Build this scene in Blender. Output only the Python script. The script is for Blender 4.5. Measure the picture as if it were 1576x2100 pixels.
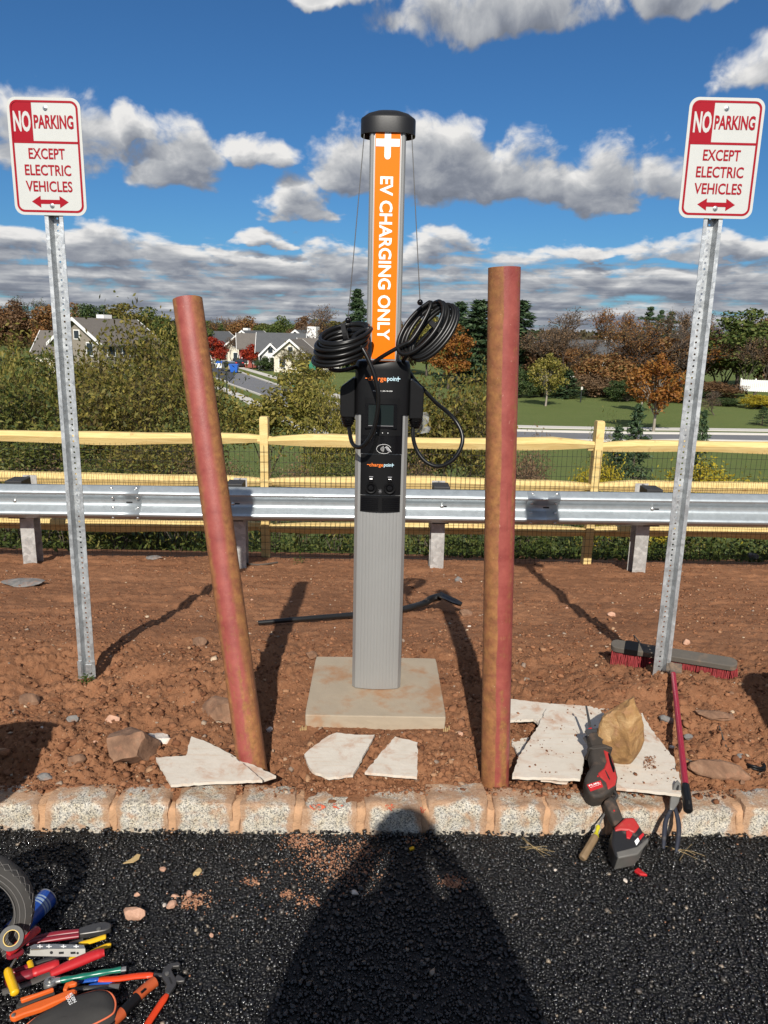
import bpy, bmesh, math, random
import numpy as np
from mathutils import Vector, Matrix, noise as mnoise

for _o in list(bpy.data.objects):
    bpy.data.objects.remove(_o)
scene = bpy.context.scene
COL = scene.collection
RAD = math.radians

# ------------------------------------------------------------------ camera
PW, PH, FPX = 1576.0, 2100.0, 1540.0          # photograph size and focal length in its pixels
PITCH, ROLL, EYE = RAD(13.2), RAD(1.3), 1.6   # looking down a little, slight roll, eye height over the pad
_c, _s, _cp, _sp = math.cos(ROLL), math.sin(ROLL), math.cos(PITCH), math.sin(PITCH)
R0, U0, F0 = Vector((1, 0, 0)), Vector((0, _sp, _cp)), Vector((0, _cp, -_sp))
CR, CU = R0 * _c + U0 * _s, U0 * _c - R0 * _s
cam_data = bpy.data.cameras.new('camera')
cam = bpy.data.objects.new('camera', cam_data)
COL.objects.link(cam)
cam_data.sensor_fit = 'VERTICAL'
cam_data.sensor_height = 24.0
cam_data.lens = FPX / PH * 24.0
cam_data.clip_start, cam_data.clip_end = 0.02, 6000
M = Matrix.Identity(4)
for i in range(3):
    M[i][0], M[i][1], M[i][2] = CR[i], CU[i], -F0[i]
M[2][3] = EYE
cam.matrix_world = M
scene.camera = cam

def ray(u, v):
    return F0 + CR * ((u - PW / 2) / FPX) - CU * ((v - PH / 2) / FPX)
def onY(u, v, Y):
    d = ray(u, v); return Vector((0, 0, EYE)) + d * (Y / d.y)
def onZ(u, v, z):
    d = ray(u, v); return Vector((0, 0, EYE)) + d * ((z - EYE) / d.z)

# ------------------------------------------------------------------ sun, sky, exposure
SUN_EL, SUN_AZ = RAD(35.2), RAD(1.8)          # light travels towards +Y, a little to the right
sun_data = bpy.data.lights.new('sun', 'SUN')
sun_data.energy = 5.0
sun_data.angle = RAD(0.55)
sun_data.color = (1.0, 0.945, 0.86)
sun = bpy.data.objects.new('sun', sun_data)
COL.objects.link(sun)
ldir = Vector((math.sin(SUN_AZ) * math.cos(SUN_EL), math.cos(SUN_AZ) * math.cos(SUN_EL), -math.sin(SUN_EL)))
sun.rotation_euler = ldir.to_track_quat('-Z', 'Y').to_euler()
sun.location = (0, -20, 30)

world = bpy.data.worlds.new('World')
scene.world = world
world.use_nodes = True
wn, wl = world.node_tree.nodes, world.node_tree.links
wn.clear()

class NT:
    """small helper to write node trees as expressions"""
    def __init__(s, nt): s.nt, s.n, s.l = nt, nt.nodes, nt.links
    def node(s, t, **kw):
        n = s.n.new(t)
        for k, v in kw.items(): setattr(n, k, v)
        return n
    def put(s, sock, v):
        if hasattr(v, 'links') or isinstance(v, bpy.types.NodeSocket): s.l.new(v, sock)
        else: sock.default_value = v
    def m(s, op, a, b=0.0, c=0.0, clamp=False):
        n = s.node('ShaderNodeMath', operation=op, use_clamp=clamp)
        s.put(n.inputs[0], a); s.put(n.inputs[1], b)
        if op in ('MULTIPLY_ADD', 'SMOOTH_MAX', 'SMOOTH_MIN', 'COMPARE'): s.put(n.inputs[2], c)
        return n.outputs[0]
    def sstep(s, x, lo, hi, a=0.0, b=1.0):
        n = s.node('ShaderNodeMapRange', interpolation_type='SMOOTHSTEP')
        s.put(n.inputs[0], x); s.put(n.inputs[1], lo); s.put(n.inputs[2], hi); s.put(n.inputs[3], a); s.put(n.inputs[4], b)
        return n.outputs[0]
    def lin(s, x, lo, hi, a=0.0, b=1.0):
        n = s.node('ShaderNodeMapRange')
        s.put(n.inputs[0], x); s.put(n.inputs[1], lo); s.put(n.inputs[2], hi); s.put(n.inputs[3], a); s.put(n.inputs[4], b)
        return n.outputs[0]
    def mix(s, f, a, b, blend='MIX'):
        n = s.node('ShaderNodeMix', data_type='RGBA', blend_type=blend)
        s.put(n.inputs[0], f); s.put(n.inputs[6], a); s.put(n.inputs[7], b)
        return n.outputs[2]
    def xyz(s, x, y, z=0.0):
        n = s.node('ShaderNodeCombineXYZ'); s.put(n.inputs[0], x); s.put(n.inputs[1], y); s.put(n.inputs[2], z)
        return n.outputs[0]
    def noise(s, vec, scale, detail=4.0, rough=0.5, dist=0.0, out=0):
        n = s.node('ShaderNodeTexNoise')
        if vec is not None: s.l.new(vec, n.inputs['Vector'])
        n.inputs['Scale'].default_value = scale; n.inputs['Detail'].default_value = detail
        n.inputs['Roughness'].default_value = rough; n.inputs['Distortion'].default_value = dist
        return n.outputs[out]
    def voro(s, vec, scale, feature='F1', out='Distance', rnd=1.0):
        n = s.node('ShaderNodeTexVoronoi', feature=feature)
        if vec is not None: s.l.new(vec, n.inputs['Vector'])
        n.inputs['Scale'].default_value = scale
        if 'Randomness' in n.inputs: n.inputs['Randomness'].default_value = rnd
        return n.outputs[out]
    def ramp(s, x, stops):
        n = s.node('ShaderNodeValToRGB'); s.put(n.inputs[0], x)
        e = n.color_ramp.elements
        while len(e) < len(stops): e.new(0.5)
        for i, (p, c) in enumerate(stops): e[i].position = p; e[i].color = tuple(c) + (1,) if len(c) == 3 else c
        return n.outputs[0]

W = NT(world.node_tree)
sky = W.node('ShaderNodeTexSky', sky_type='NISHITA')
sky.sun_disc = False
sky.sun_elevation = SUN_EL
sky.sun_rotation = math.pi + SUN_AZ     # the sun stands behind the camera
sky.air_density, sky.dust_density, sky.ozone_density, sky.altitude = 1.0, 0.35, 3.0, 50

# clouds: cumulus placed by azimuth / elevation, flat bases, plus low rows that close up towards the horizon
# (azimuth, base elevation, half width, height) in degrees
def _azel(u, v):
    d = ray(u, v).normalized(); return math.degrees(math.atan2(d.x, d.y)), math.degrees(math.asin(d.z))
CL_PX = [  # left, right, top, base of each cloud in the photograph's pixels
    (195, 315, 225, 292), (245, 455, 245, 375), (440, 625, 278, 338), (545, 705, 362, 452), (-60, 225, 190, 340),
    (640, 820, 262, 385), (790, 1010, 248, 402), (965, 1170, 290, 420), (1110, 1420, 305, 425),
    (830, 990, 470, 528), (1070, 1330, 487, 525), (1300, 1620, 485, 535), (-40, 400, 470, 545), (390, 490, 495, 530), (480, 585, 472, 510),
    (1480, 1720, 60, 180), (800, 1300, -75, 70), (560, 800, -60, 12), (-300, 60, 440, 500), (590, 760, 500, 560), (130, 330, 478, 545),
    (1700, 2000, 250, 400), (-600, -200, 150, 330), (1250, 1500, -120, 20)]
CL = []
for l, r, t, b in CL_PX:
    a0, e0 = _azel((l + r) / 2, b); a1, _ = _azel(r, b); _, e1 = _azel((l + r) / 2, t)
    CL.append((RAD(a0), RAD(e0), RAD(abs(a1 - a0)), RAD(e1 - e0)))
def cloud_group():
    g = bpy.data.node_groups.new('cloud_density', 'ShaderNodeTree')
    g.interface.new_socket('az', in_out='INPUT', socket_type='NodeSocketFloat')
    g.interface.new_socket('el', in_out='INPUT', socket_type='NodeSocketFloat')
    g.interface.new_socket('density', in_out='OUTPUT', socket_type='NodeSocketFloat')
    T = NT(g)
    gi = T.node('NodeGroupInput'); go = T.node('NodeGroupOutput')
    az, el = gi.outputs[0], gi.outputs[1]
    squash = T.m('ADD', 1.0, T.m('DIVIDE', 0.1, T.m('ADD', T.m('MAXIMUM', el, 0.0), 0.06)))   # finer towards the horizon
    elw = T.m('MULTIPLY', T.m('LOGARITHM', T.m('ADD', T.m('MAXIMUM', el, -0.02), 0.05), 2.718), 0.34)
    p = T.xyz(az, elw, 0.3)
    warp = T.noise(p, 12.0, 4.0, 0.55, out=1)
    w = T.node('ShaderNodeSeparateColor'); T.l.new(warp, w.inputs[0])
    azw = T.m('ADD', az, T.m('MULTIPLY', T.m('SUBTRACT', w.outputs[0], 0.5), 0.13))
    ele = T.m('ADD', el, T.m('MULTIPLY', T.m('SUBTRACT', w.outputs[1], 0.5), 0.06))
    pv = T.xyz(azw, ele, ele)
    def vm(op, *ins):
        n = T.node('ShaderNodeVectorMath', operation=op)
        for k, q in enumerate(ins): T.put(n.inputs[k], q)
        return n.outputs['Value'] if op == 'DOT_PRODUCT' else n.outputs[0]
    acc = None
    for a, e, hw, hh in CL:
        c = e + hh * 0.22
        w_ = vm('MULTIPLY_ADD', pv, (1 / hw, 1.25 / hh, -3.6 / hh), (-a / hw, -1.25 * c / hh, 3.6 * c / hh))
        w_ = vm('MAXIMUM', w_, (-1e6, 0.0, 0.0))
        d = vm('DOT_PRODUCT', w_, w_)
        acc = d if acc is None else T.m('MINIMUM', acc, d)
    acc = T.m('SUBTRACT', 1.0, acc)
    # the same kind of sky goes on all round and overhead
    gen = T.noise(T.xyz(T.m('MULTIPLY', az, 1.0), T.m('MULTIPLY', ele, 2.2), 5.0), 3.2, 3.0, 0.5)
    away = T.m('MAXIMUM', T.sstep(T.m('ABSOLUTE', az), 0.56, 0.72), T.sstep(el, 0.46, 0.6))
    acc = T.m('MAXIMUM', acc, T.m('SUBTRACT', T.m('MULTIPLY', T.m('SUBTRACT', gen, 0.5), 7.0), T.m('MULTIPLY', T.m('SUBTRACT', 1.0, away), 5.0)))
    acc = T.m('MAXIMUM', acc, -1.5)
    # low rows: stretched noise, closing up under about 6 degrees
    rows = T.noise(T.xyz(T.m('MULTIPLY', az, 2.1), T.m('MULTIPLY', elw, 10.0), 1.7), 2.3, 5.0, 0.55)
    cover = T.sstep(el, RAD(8.6), RAD(4.6), -1.9, 0.62)
    rowd = T.m('ADD', T.m('MULTIPLY', T.m('SUBTRACT', rows, 0.5), 4.2), cover)
    acc = T.m('MAXIMUM', acc, rowd)
    fb = T.noise(T.xyz(az, elw, 0.0), 21.0, 9.0, 0.56, 0.35)
    fb2 = T.noise(T.xyz(az, elw, 2.0), 7.0, 3.0, 0.5)
    dens = T.m('ADD', T.m('MULTIPLY_ADD', acc, 0.95, 0.16), T.m('ADD', T.m('MULTIPLY', T.m('SUBTRACT', fb, 0.47), 3.2), T.m('MULTIPLY', T.m('SUBTRACT', fb2, 0.5), 1.5)))
    T.l.new(dens, go.inputs[0])
    return g

CG = cloud_group()
tc = W.node('ShaderNodeTexCoord')
sep = W.node('ShaderNodeSeparateXYZ'); wl.new(tc.outputs['Generated'], sep.inputs[0])
AZ = W.m('ARCTAN2', sep.outputs[0], sep.outputs[1])
EL = W.m('ARCSINE', sep.outputs[2])
def dens(az, el):
    n = W.node('ShaderNodeGroup'); n.node_tree = CG
    W.put(n.inputs[0], az); W.put(n.inputs[1], el); return n.outputs[0]
D0 = dens(AZ, EL)
stepel = W.lin(EL, 0.0, 0.3, 0.006, 0.03)
D1 = dens(W.m('SUBTRACT', AZ, 0.010), W.m('ADD', EL, stepel))
alpha = W.sstep(D0, -0.25, 0.75)
lit = W.m('ADD', W.m('MULTIPLY', W.m('SUBTRACT', D0, D1), 0.42), 0.36, clamp=True)
thick = W.sstep(D0, 0.2, 2.0, 0.2, -0.2)
lit = W.m('ADD', lit, thick, clamp=True)
ccol = W.ramp(lit, [(0.0, (2.5, 2.85, 3.6)), (0.3, (4.1, 4.5, 5.4)), (0.62, (7.6, 7.9, 8.4)), (1.0, (14.5, 14.3, 14.0))])
hz = W.sstep(EL, 0.13, 0.0)
skyc = W.mix(1.0, sky.outputs[0], (0.50, 0.96, 1.38, 1), 'MULTIPLY')
colr = W.mix(alpha, skyc, ccol)
bg = W.node('ShaderNodeBackground'); bg.inputs['Strength'].default_value = 0.05
world.cycles.sampling_method = 'MANUAL'
world.cycles.sample_map_resolution = 512
wl.new(colr, bg.inputs[0])
wo = W.node('ShaderNodeOutputWorld'); wl.new(bg.outputs[0], wo.inputs[0])

scene.view_settings.view_transform = 'Standard'
scene.view_settings.look = 'None'
scene.view_settings.exposure = 0.22
scene.view_settings.gamma = 1.0
scene.view_settings.use_curve_mapping = False
scene.render.engine = 'CYCLES'
scene.cycles.max_bounces = 6
scene.cycles.diffuse_bounces = 3
scene.cycles.glossy_bounces = 3
scene.cycles.transmission_bounces = 4
scene.cycles.use_denoising = True

# ------------------------------------------------------------------ mesh helpers
def tag(o, label=None, cat=None, group=None, kind=None):
    if label: o['label'] = label
    if cat: o['category'] = cat
    if group: o['group'] = group
    if kind: o['kind'] = kind
    return o

def thing(name, label, cat, loc=(0, 0, 0), group=None):
    o = bpy.data.objects.new(name, None)
    COL.objects.link(o)
    o.location = loc
    o.empty_display_size = 0.05
    return tag(o, label, cat, group)

def world_of(o):
    m = o.matrix_basis.copy()
    return world_of(o.parent) @ o.matrix_parent_inverse @ m if o.parent else m
def adopt(o, parent):
    """parent a mesh that is written in world coordinates"""
    o.parent = parent
    o.matrix_parent_inverse = world_of(parent).inverted()

def link(name, me, mat=None, parent=None):
    o = bpy.data.objects.new(name, me)
    if mat is not None: me.materials.append(mat)
    COL.objects.link(o)
    if parent is not None: adopt(o, parent)
    return o

class MB:
    def __init__(s): s.v, s.f = [], []
    def add(s, verts, faces):
        o = len(s.v); s.v.extend(tuple(q) for q in verts); s.f.extend([i + o for i in f] for f in faces); return s
    def box(s, c, size, rot=None):
        c = Vector(c); hx, hy, hz = size[0] / 2, size[1] / 2, size[2] / 2
        vs = [Vector((x, y, z)) for x in (-hx, hx) for y in (-hy, hy) for z in (-hz, hz)]
        if rot is not None: vs = [rot @ v for v in vs]
        return s.add([c + v for v in vs], [(0, 1, 3, 2), (4, 6, 7, 5), (0, 4, 5, 1), (2, 3, 7, 6), (0, 2, 6, 4), (1, 5, 7, 3)])
    def tube(s, pts, r, n=10, caps=True, flat=None, up=None):
        pts = [Vector(p) for p in pts]; N = len(pts)
        rs = [r] * N if not hasattr(r, '__len__') else list(r)
        t0 = (pts[1] - pts[0]).normalized()
        a = Vector(up) if up is not None else (Vector((0, 0, 1)) if abs(t0.z) < 0.9 else Vector((1, 0, 0)))
        nrm = (a - t0 * a.dot(t0)).normalized()
        vs, fs = [], []
        for i in range(N):
            t = (pts[min(i + 1, N - 1)] - pts[max(i - 1, 0)]).normalized()
            nrm = (nrm - t * nrm.dot(t)).normalized(); b = t.cross(nrm)
            fl = 1.0 if flat is None else flat
            for k in range(n):
                an = 2 * math.pi * k / n
                vs.append(pts[i] + nrm * (math.cos(an) * rs[i] * fl) + b * (math.sin(an) * rs[i]))
        for i in range(N - 1):
            for k in range(n):
                k2 = (k + 1) % n
                fs.append((i * n + k, i * n + k2, (i + 1) * n + k2, (i + 1) * n + k))
        if caps: fs.append(tuple(reversed(range(n)))); fs.append(tuple(range((N - 1) * n, N * n)))
        return s.add(vs, fs)
    def prism(s, poly, vec):
        poly = [Vector(p) for p in poly]; vec = Vector(vec); n = len(poly)
        nr = Vector((0, 0, 0))
        for i in range(n):
            a, b = poly[i], poly[(i + 1) % n]
            nr += Vector(((a.y - b.y) * (a.z + b.z), (a.z - b.z) * (a.x + b.x), (a.x - b.x) * (a.y + b.y)))
        if nr.dot(vec) > 0: poly = poly[::-1]
        fs = [tuple(range(n)), tuple(reversed(range(n, 2 * n)))]
        for i in range(n):
            j = (i + 1) % n; fs.append((j, i, n + i, n + j))
        return s.add(poly + [p + vec for p in poly], fs)
    def lathe(s, prof, n=24, M=None, closed=False):
        M = M or Matrix.Identity(4); vs, fs = [], []; m = len(prof)
        for k in range(n):
            an = 2 * math.pi * k / n
            for r, z in prof: vs.append(M @ Vector((r * math.cos(an), r * math.sin(an), z)))
        for k in range(n):
            k2 = (k + 1) % n
            for i in range(m if closed else m - 1):
                i2 = (i + 1) % m
                fs.append((k * m + i, k2 * m + i, k2 * m + i2, k * m + i2))
        if not closed:
            if prof[0][0] > 1e-6: fs.append(tuple(k * m for k in reversed(range(n))))
            if prof[-1][0] > 1e-6: fs.append(tuple(k * m + m - 1 for k in range(n)))
        return s.add(vs, fs)
    def build(s, name, mat, parent=None, smooth=None, bevel=0, seg=2, solid=0):
        me = bpy.data.meshes.new(name); me.from_pydata(s.v, [], s.f); me.update()
        bm = bmesh.new(); bm.from_mesh(me); bmesh.ops.recalc_face_normals(bm, faces=bm.faces); bm.to_mesh(me); bm.free()
        if smooth is not None:
            me.polygons.foreach_set('use_smooth', [True] * len(me.polygons)); me.set_sharp_from_angle(angle=RAD(smooth))
        o = link(name, me, mat, parent)
        if solid:
            m_ = o.modifiers.new('solid', 'SOLIDIFY'); m_.thickness = solid; m_.offset = 0
        if bevel:
            m_ = o.modifiers.new('bevel', 'BEVEL'); m_.width = bevel; m_.segments = seg; m_.limit_method = 'ANGLE'; m_.angle_limit = RAD(35)
        return o

def np_mesh(name, V, F, mat=None, parent=None, smooth=False):
    """V (n,3) F (m,k) -> one mesh object, fast"""
    V = np.ascontiguousarray(V, dtype=np.float32); F = np.ascontiguousarray(F, dtype=np.int32)
    me = np_data(name, V, F, smooth)
    return link(name, me, mat, parent)
def np_data(name, V, F, smooth=False):
    me = bpy.data.meshes.new(name); k = F.shape[1]
    me.vertices.add(len(V)); me.vertices.foreach_set('co', np.asarray(V, dtype=np.float32).ravel())
    me.loops.add(F.size); me.loops.foreach_set('vertex_index', np.asarray(F, dtype=np.int32).ravel())
    me.polygons.add(len(F)); me.polygons.foreach_set('loop_start', np.arange(0, F.size, k, dtype=np.int32))
    if smooth: me.polygons.foreach_set('use_smooth', np.ones(len(F), dtype=bool))
    me.update(calc_edges=True); me.validate()
    return me

def spline(pts, n=8):
    """Catmull-Rom through the points"""
    P = [Vector(p) for p in pts]; P = [P[0] * 2 - P[1]] + P + [P[-1] * 2 - P[-2]]; out = []
    for i in range(1, len(P) - 2):
        for k in range(n):
            t = k / n
            out.append(0.5 * ((2 * P[i]) + (P[i + 1] - P[i - 1]) * t + (2 * P[i - 1] - 5 * P[i] + 4 * P[i + 1] - P[i + 2]) * t * t + (3 * P[i] - P[i - 1] - 3 * P[i + 1] + P[i + 2]) * t ** 3))
    out.append(P[-2]); return out

def text_mesh(body, origin, xdir, ydir, width=None, height=None, bold=0.0, align='CENTER', valign='CENTER'):
    """flat lettering as a mesh, fitted to a width and height; origin is its centre (or left end)"""
    cu = bpy.data.curves.new('lettering', 'FONT'); cu.body = body; cu.size = 1.0; cu.offset = bold; cu.resolution_u = 3
    ob = bpy.data.objects.new('lettering', cu); COL.objects.link(ob)
    dg = bpy.context.evaluated_depsgraph_get(); dg.update()
    me = bpy.data.meshes.new_from_object(ob.evaluated_get(dg)); bpy.data.objects.remove(ob); bpy.data.curves.remove(cu)
    co = np.empty(len(me.vertices) * 3); me.vertices.foreach_get('co', co); co = co.reshape(-1, 3)
    lo, hi = co.min(0), co.max(0); sz = hi - lo
    sy = height / sz[1] if height else width / sz[0]
    sx = width / sz[0] if width else sy
    ax = (lo[0] + hi[0]) / 2 if align == 'CENTER' else lo[0]
    ay = (lo[1] + hi[1]) / 2
    xd, yd, og = np.array(Vector(xdir).normalized()), np.array(Vector(ydir).normalized()), np.array(origin)
    nw = og + np.outer((co[:, 0] - ax) * sx, xd) + np.outer((co[:, 1] - ay) * sy, yd)
    me.vertices.foreach_set('co', nw.astype(np.float32).ravel()); me.update()
    me.materials.clear()
    return me
def lettering(body, mat, parent, *a, name='lettering', **kw):
    return link(name, text_mesh(body, *a, **kw), mat, parent)

def rrect(w, h, r, n=6, cx=0, cy=0):
    out = []
    for sx, sy, a0 in ((1, 1, 0), (-1, 1, 90), (-1, -1, 180), (1, -1, 270)):
        for k in range(n + 1):
            a = RAD(a0 + 90 * k / n); out.append((cx + sx * (w / 2 - r) + r * math.cos(a), cy + sy * (h / 2 - r) + r * math.sin(a)))
    return out

# ------------------------------------------------------------------ materials
def material(name, base, rough=0.6, metal=0.0, var=0.0, vscale=8.0, bump=0.0, bscale=60.0, spec=0.5, second=None, sscale=5.0, sth=(0.5, 0.65), coords='Object', coat=0.0, bdist=0.004):
    """plain surface with colour variation, an optional second colour in patches, and fine relief"""
    m = bpy.data.materials.new(name); m.use_nodes = True
    T = NT(m.node_tree); b = T.n['Principled BSDF']
    tcn = T.node('ShaderNodeTexCoord'); P = tcn.outputs[coords]
    col = tuple(base) + (1,)
    c = None
    if var:
        nz = T.noise(P, vscale, 5.0, 0.6)
        c = T.mix(nz, tuple(max(0, q * (1 - var)) for q in base) + (1,), tuple(min(1, q * (1 + var)) for q in base) + (1,))
    if second is not None:
        nz2 = T.sstep(T.noise(P, sscale, 8.0, 0.62), sth[0], sth[1])
        c = T.mix(nz2, c if c is not None else col, tuple(second) + (1,))
    if c is not None: T.l.new(c, b.inputs['Base Color'])
    else: b.inputs['Base Color'].default_value = col
    b.inputs['Roughness'].default_value = rough; b.inputs['Metallic'].default_value = metal
    b.inputs['Specular IOR Level'].default_value = spec
    if coat: b.inputs['Coat Weight'].default_value = coat
    if bump:
        bn = T.node('ShaderNodeBump'); bn.inputs['Strength'].default_value = bump; bn.inputs['Distance'].default_value = bdist
        T.l.new(T.noise(P, bscale, 6.0, 0.65), bn.inputs['Height']); T.l.new(bn.outputs[0], b.inputs['Normal'])
    return m

def leaf_mat(name, cols, trans=0.35, rough=0.6):
    """leaves: every leaf its own tone (random per island), some light passing through"""
    m = bpy.data.materials.new(name); m.use_nodes = True; T = NT(m.node_tree); T.n.clear()
    g = T.node('ShaderNodeNewGeometry')
    st = [(i / (len(cols) - 1), c) for i, c in enumerate(cols)]
    c = T.ramp(g.outputs['Random Per Island'], st)
    d = T.node('ShaderNodeBsdfPrincipled'); T.l.new(c, d.inputs['Base Color']); d.inputs['Roughness'].default_value = rough
    d.inputs['Specular IOR Level'].default_value = 0.3
    t = T.node('ShaderNodeBsdfTranslucent'); T.l.new(c, t.inputs['Color'])
    mx = T.node('ShaderNodeMixShader'); mx.inputs[0].default_value = trans
    T.l.new(d.outputs[0], mx.inputs[1]); T.l.new(t.outputs[0], mx.inputs[2])
    o = T.node('ShaderNodeOutputMaterial'); T.l.new(mx.outputs[0], o.inputs[0])
    return m

def soil_mat():
    m = bpy.data.materials.new('red_soil'); m.use_nodes = True; T = NT(m.node_tree); b = T.n['Principled BSDF']
    P = T.node('ShaderNodeTexCoord').outputs['Object']
    n1 = T.noise(P, 1.1, 5, 0.6); n2 = T.noise(P, 14.0, 8, 0.65); n3 = T.noise(P, 90.0, 5, 0.7)
    c = T.mix(T.lin(n1, 0.3, 0.7), (0.150, 0.063, 0.030, 1), (0.300, 0.140, 0.070, 1))
    c = T.mix(T.lin(n2, 0.3, 0.7), c, T.mix(0.6, c, (0.335, 0.165, 0.086, 1)))
    c = T.mix(T.sstep(n3, 0.42, 0.3), c, (0.15, 0.058, 0.028, 1))
    sp = T.voro(P, 75.0); spr = T.voro(P, 75.0, out='Color')
    sc = T.node('ShaderNodeSeparateColor'); T.l.new(spr, sc.inputs[0])
    grit = T.m('MULTIPLY', T.sstep(sp, 0.22, 0.1), T.m('GREATER_THAN', sc.outputs[0], 0.8))
    c = T.mix(T.m('MULTIPLY', grit, 0.75), c, T.mix(sc.outputs[1], (0.52, 0.35, 0.22, 1), (0.3, 0.24, 0.2, 1)))
    T.l.new(c, b.inputs['Base Color']); b.inputs['Roughness'].default_value = 0.95; b.inputs['Specular IOR Level'].default_value = 0.15
    h = T.m('ADD', T.m('MULTIPLY', n2, 0.6), T.m('ADD', T.m('MULTIPLY', n3, 0.35), T.m('MULTIPLY', T.noise(P, 260.0, 4, 0.7), 0.15)))
    bn = T.node('ShaderNodeBump'); bn.inputs['Strength'].default_value = 1.0; bn.inputs['Distance'].default_value = 0.02
    T.l.new(h, bn.inputs['Height']); T.l.new(bn.outputs[0], b.inputs['Normal'])
    return m

def clod_mat(name, stops, rough=0.95, bump=0.6):
    m = bpy.data.materials.new(name); m.use_nodes = True; T = NT(m.node_tree); b = T.n['Principled BSDF']
    P = T.node('ShaderNodeTexCoord').outputs['Object']
    g = T.node('ShaderNodeNewGeometry')
    c = T.ramp(g.outputs['Random Per Island'], stops)
    c = T.mix(T.lin(T.noise(P, 70.0, 5, 0.65), 0.35, 0.7, 0, 0.45), c, T.mix(1.0, c, (0.62, 0.58, 0.55, 1), 'MULTIPLY'))
    T.l.new(c, b.inputs['Base Color']); b.inputs['Roughness'].default_value = rough; b.inputs['Specular IOR Level'].default_value = 0.2
    bn = T.node('ShaderNodeBump'); bn.inputs['Strength'].default_value = bump; bn.inputs['Distance'].default_value = 0.006
    T.l.new(T.noise(P, 160.0, 5, 0.7), bn.inputs['Height']); T.l.new(bn.outputs[0], b.inputs['Normal'])
    return m

def asphalt_mat(name, base, chips=False):
    m = bpy.data.materials.new(name); m.use_nodes = True; T = NT(m.node_tree); b = T.n['Principled BSDF']
    P = T.node('ShaderNodeTexCoord').outputs['Object']
    if chips:
        g = T.node('ShaderNodeNewGeometry'); r = g.outputs['Random Per Island']
        c = T.ramp(r, [(0, (0.004, 0.004, 0.0045)), (0.8, (0.012, 0.012, 0.0125)), (0.95, (0.022, 0.021, 0.02)), (0.988, (0.07, 0.06, 0.05)), (1.0, (0.24, 0.19, 0.14))])
        T.l.new(c, b.inputs['Base Color'])
        T.l.new(T.lin(r, 0, 1, 0.10, 0.34), b.inputs['Roughness'])
        b.inputs['Specular IOR Level'].default_value = 0.7
        bn = T.node('ShaderNodeBump'); bn.inputs['Strength'].default_value = 0.3; bn.inputs['Distance'].default_value = 0.002
        T.l.new(T.noise(P, 400.0, 4, 0.7), bn.inputs['Height']); T.l.new(bn.outputs[0], b.inputs['Normal'])
        return m
    v = T.voro(P, 110.0); n = T.noise(P, 2.0, 5, 0.6)
    c = T.mix(n, tuple(q * 0.75 for q in base) + (1,), tuple(q * 1.25 for q in base) + (1,))
    # red soil walked onto the edge of the paving, a real stain with its own shape
    sx = T.node('ShaderNodeSeparateXYZ'); T.l.new(P, sx.inputs[0])
    T.l.new(c, b.inputs['Base Color']); b.inputs['Roughness'].default_value = 0.55
    bn = T.node('ShaderNodeBump'); bn.inputs['Strength'].default_value = 1.0; bn.inputs['Distance'].default_value = 0.008
    T.l.new(T.m('ADD', T.m('MULTIPLY', v, -1.0), T.m('MULTIPLY', T.noise(P, 60.0, 4, 0.7), 0.6)), bn.inputs['Height']); T.l.new(bn.outputs[0], b.inputs['Normal'])
    return m

def granite_mat():
    m = bpy.data.materials.new('granite_block'); m.use_nodes = True; T = NT(m.node_tree); b = T.n['Principled BSDF']
    P = T.node('ShaderNodeTexCoord').outputs['Object']
    oi = T.node('ShaderNodeObjectInfo')
    v = T.voro(P, 270.0, out='Color'); s_ = T.node('ShaderNodeSeparateColor'); T.l.new(v, s_.inputs[0])
    c = T.ramp(s_.outputs[0], [(0, (0.10, 0.097, 0.093)), (0.22, (0.27, 0.265, 0.25)), (0.6, (0.49, 0.47, 0.42)), (1, (0.64, 0.60, 0.52))])
    c = T.mix(T.lin(T.noise(P, 22.0, 6, 0.6), 0.35, 0.65, 0, 0.6), c, T.mix(1.0, c, (0.86, 0.74, 0.52, 1), 'MULTIPLY'))
    # soil smeared over the joints and lower edges, in patches
    wp = T.node('ShaderNodeVectorMath', operation='ADD'); T.l.new(P, wp.inputs[0]); T.l.new(oi.outputs['Location'], wp.inputs[1])
    gs = T.node('ShaderNodeSeparateXYZ'); T.l.new(T.node('ShaderNodeTexCoord').outputs['Generated'], gs.inputs[0])
    ends = T.sstep(T.m('ABSOLUTE', T.m('SUBTRACT', gs.outputs[0], 0.5)), 0.30, 0.5, 0.0, 0.30)      # soil is smeared out of the joints
    tops = T.sstep(gs.outputs[2], 0.86, 1.0, 0.0, 0.12)
    nz = T.noise(wp.outputs[0], 9.0, 8, 0.68, 0.5)
    dirt = T.sstep(T.m('ADD', nz, T.m('ADD', ends, tops)), 0.50, 0.68)
    c = T.mix(T.m('MULTIPLY', dirt, 0.82), c, T.mix(T.noise(P, 30.0, 6, 0.65), (0.25, 0.115, 0.052, 1), (0.50, 0.30, 0.165, 1)))
    sx = T.node('ShaderNodeSeparateXYZ'); T.l.new(P, sx.inputs[0])
    T.l.new(c, b.inputs['Base Color']); b.inputs['Roughness'].default_value = 0.9
    bn = T.node('ShaderNodeBump'); bn.inputs['Strength'].default_value = 0.8; bn.inputs['Distance'].default_value = 0.006
    T.l.new(T.m('ADD', T.noise(P, 45.0, 7, 0.7), T.m('MULTIPLY', s_.outputs[1], 0.12)), bn.inputs['Height']); T.l.new(bn.outputs[0], b.inputs['Normal'])
    return m

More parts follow.
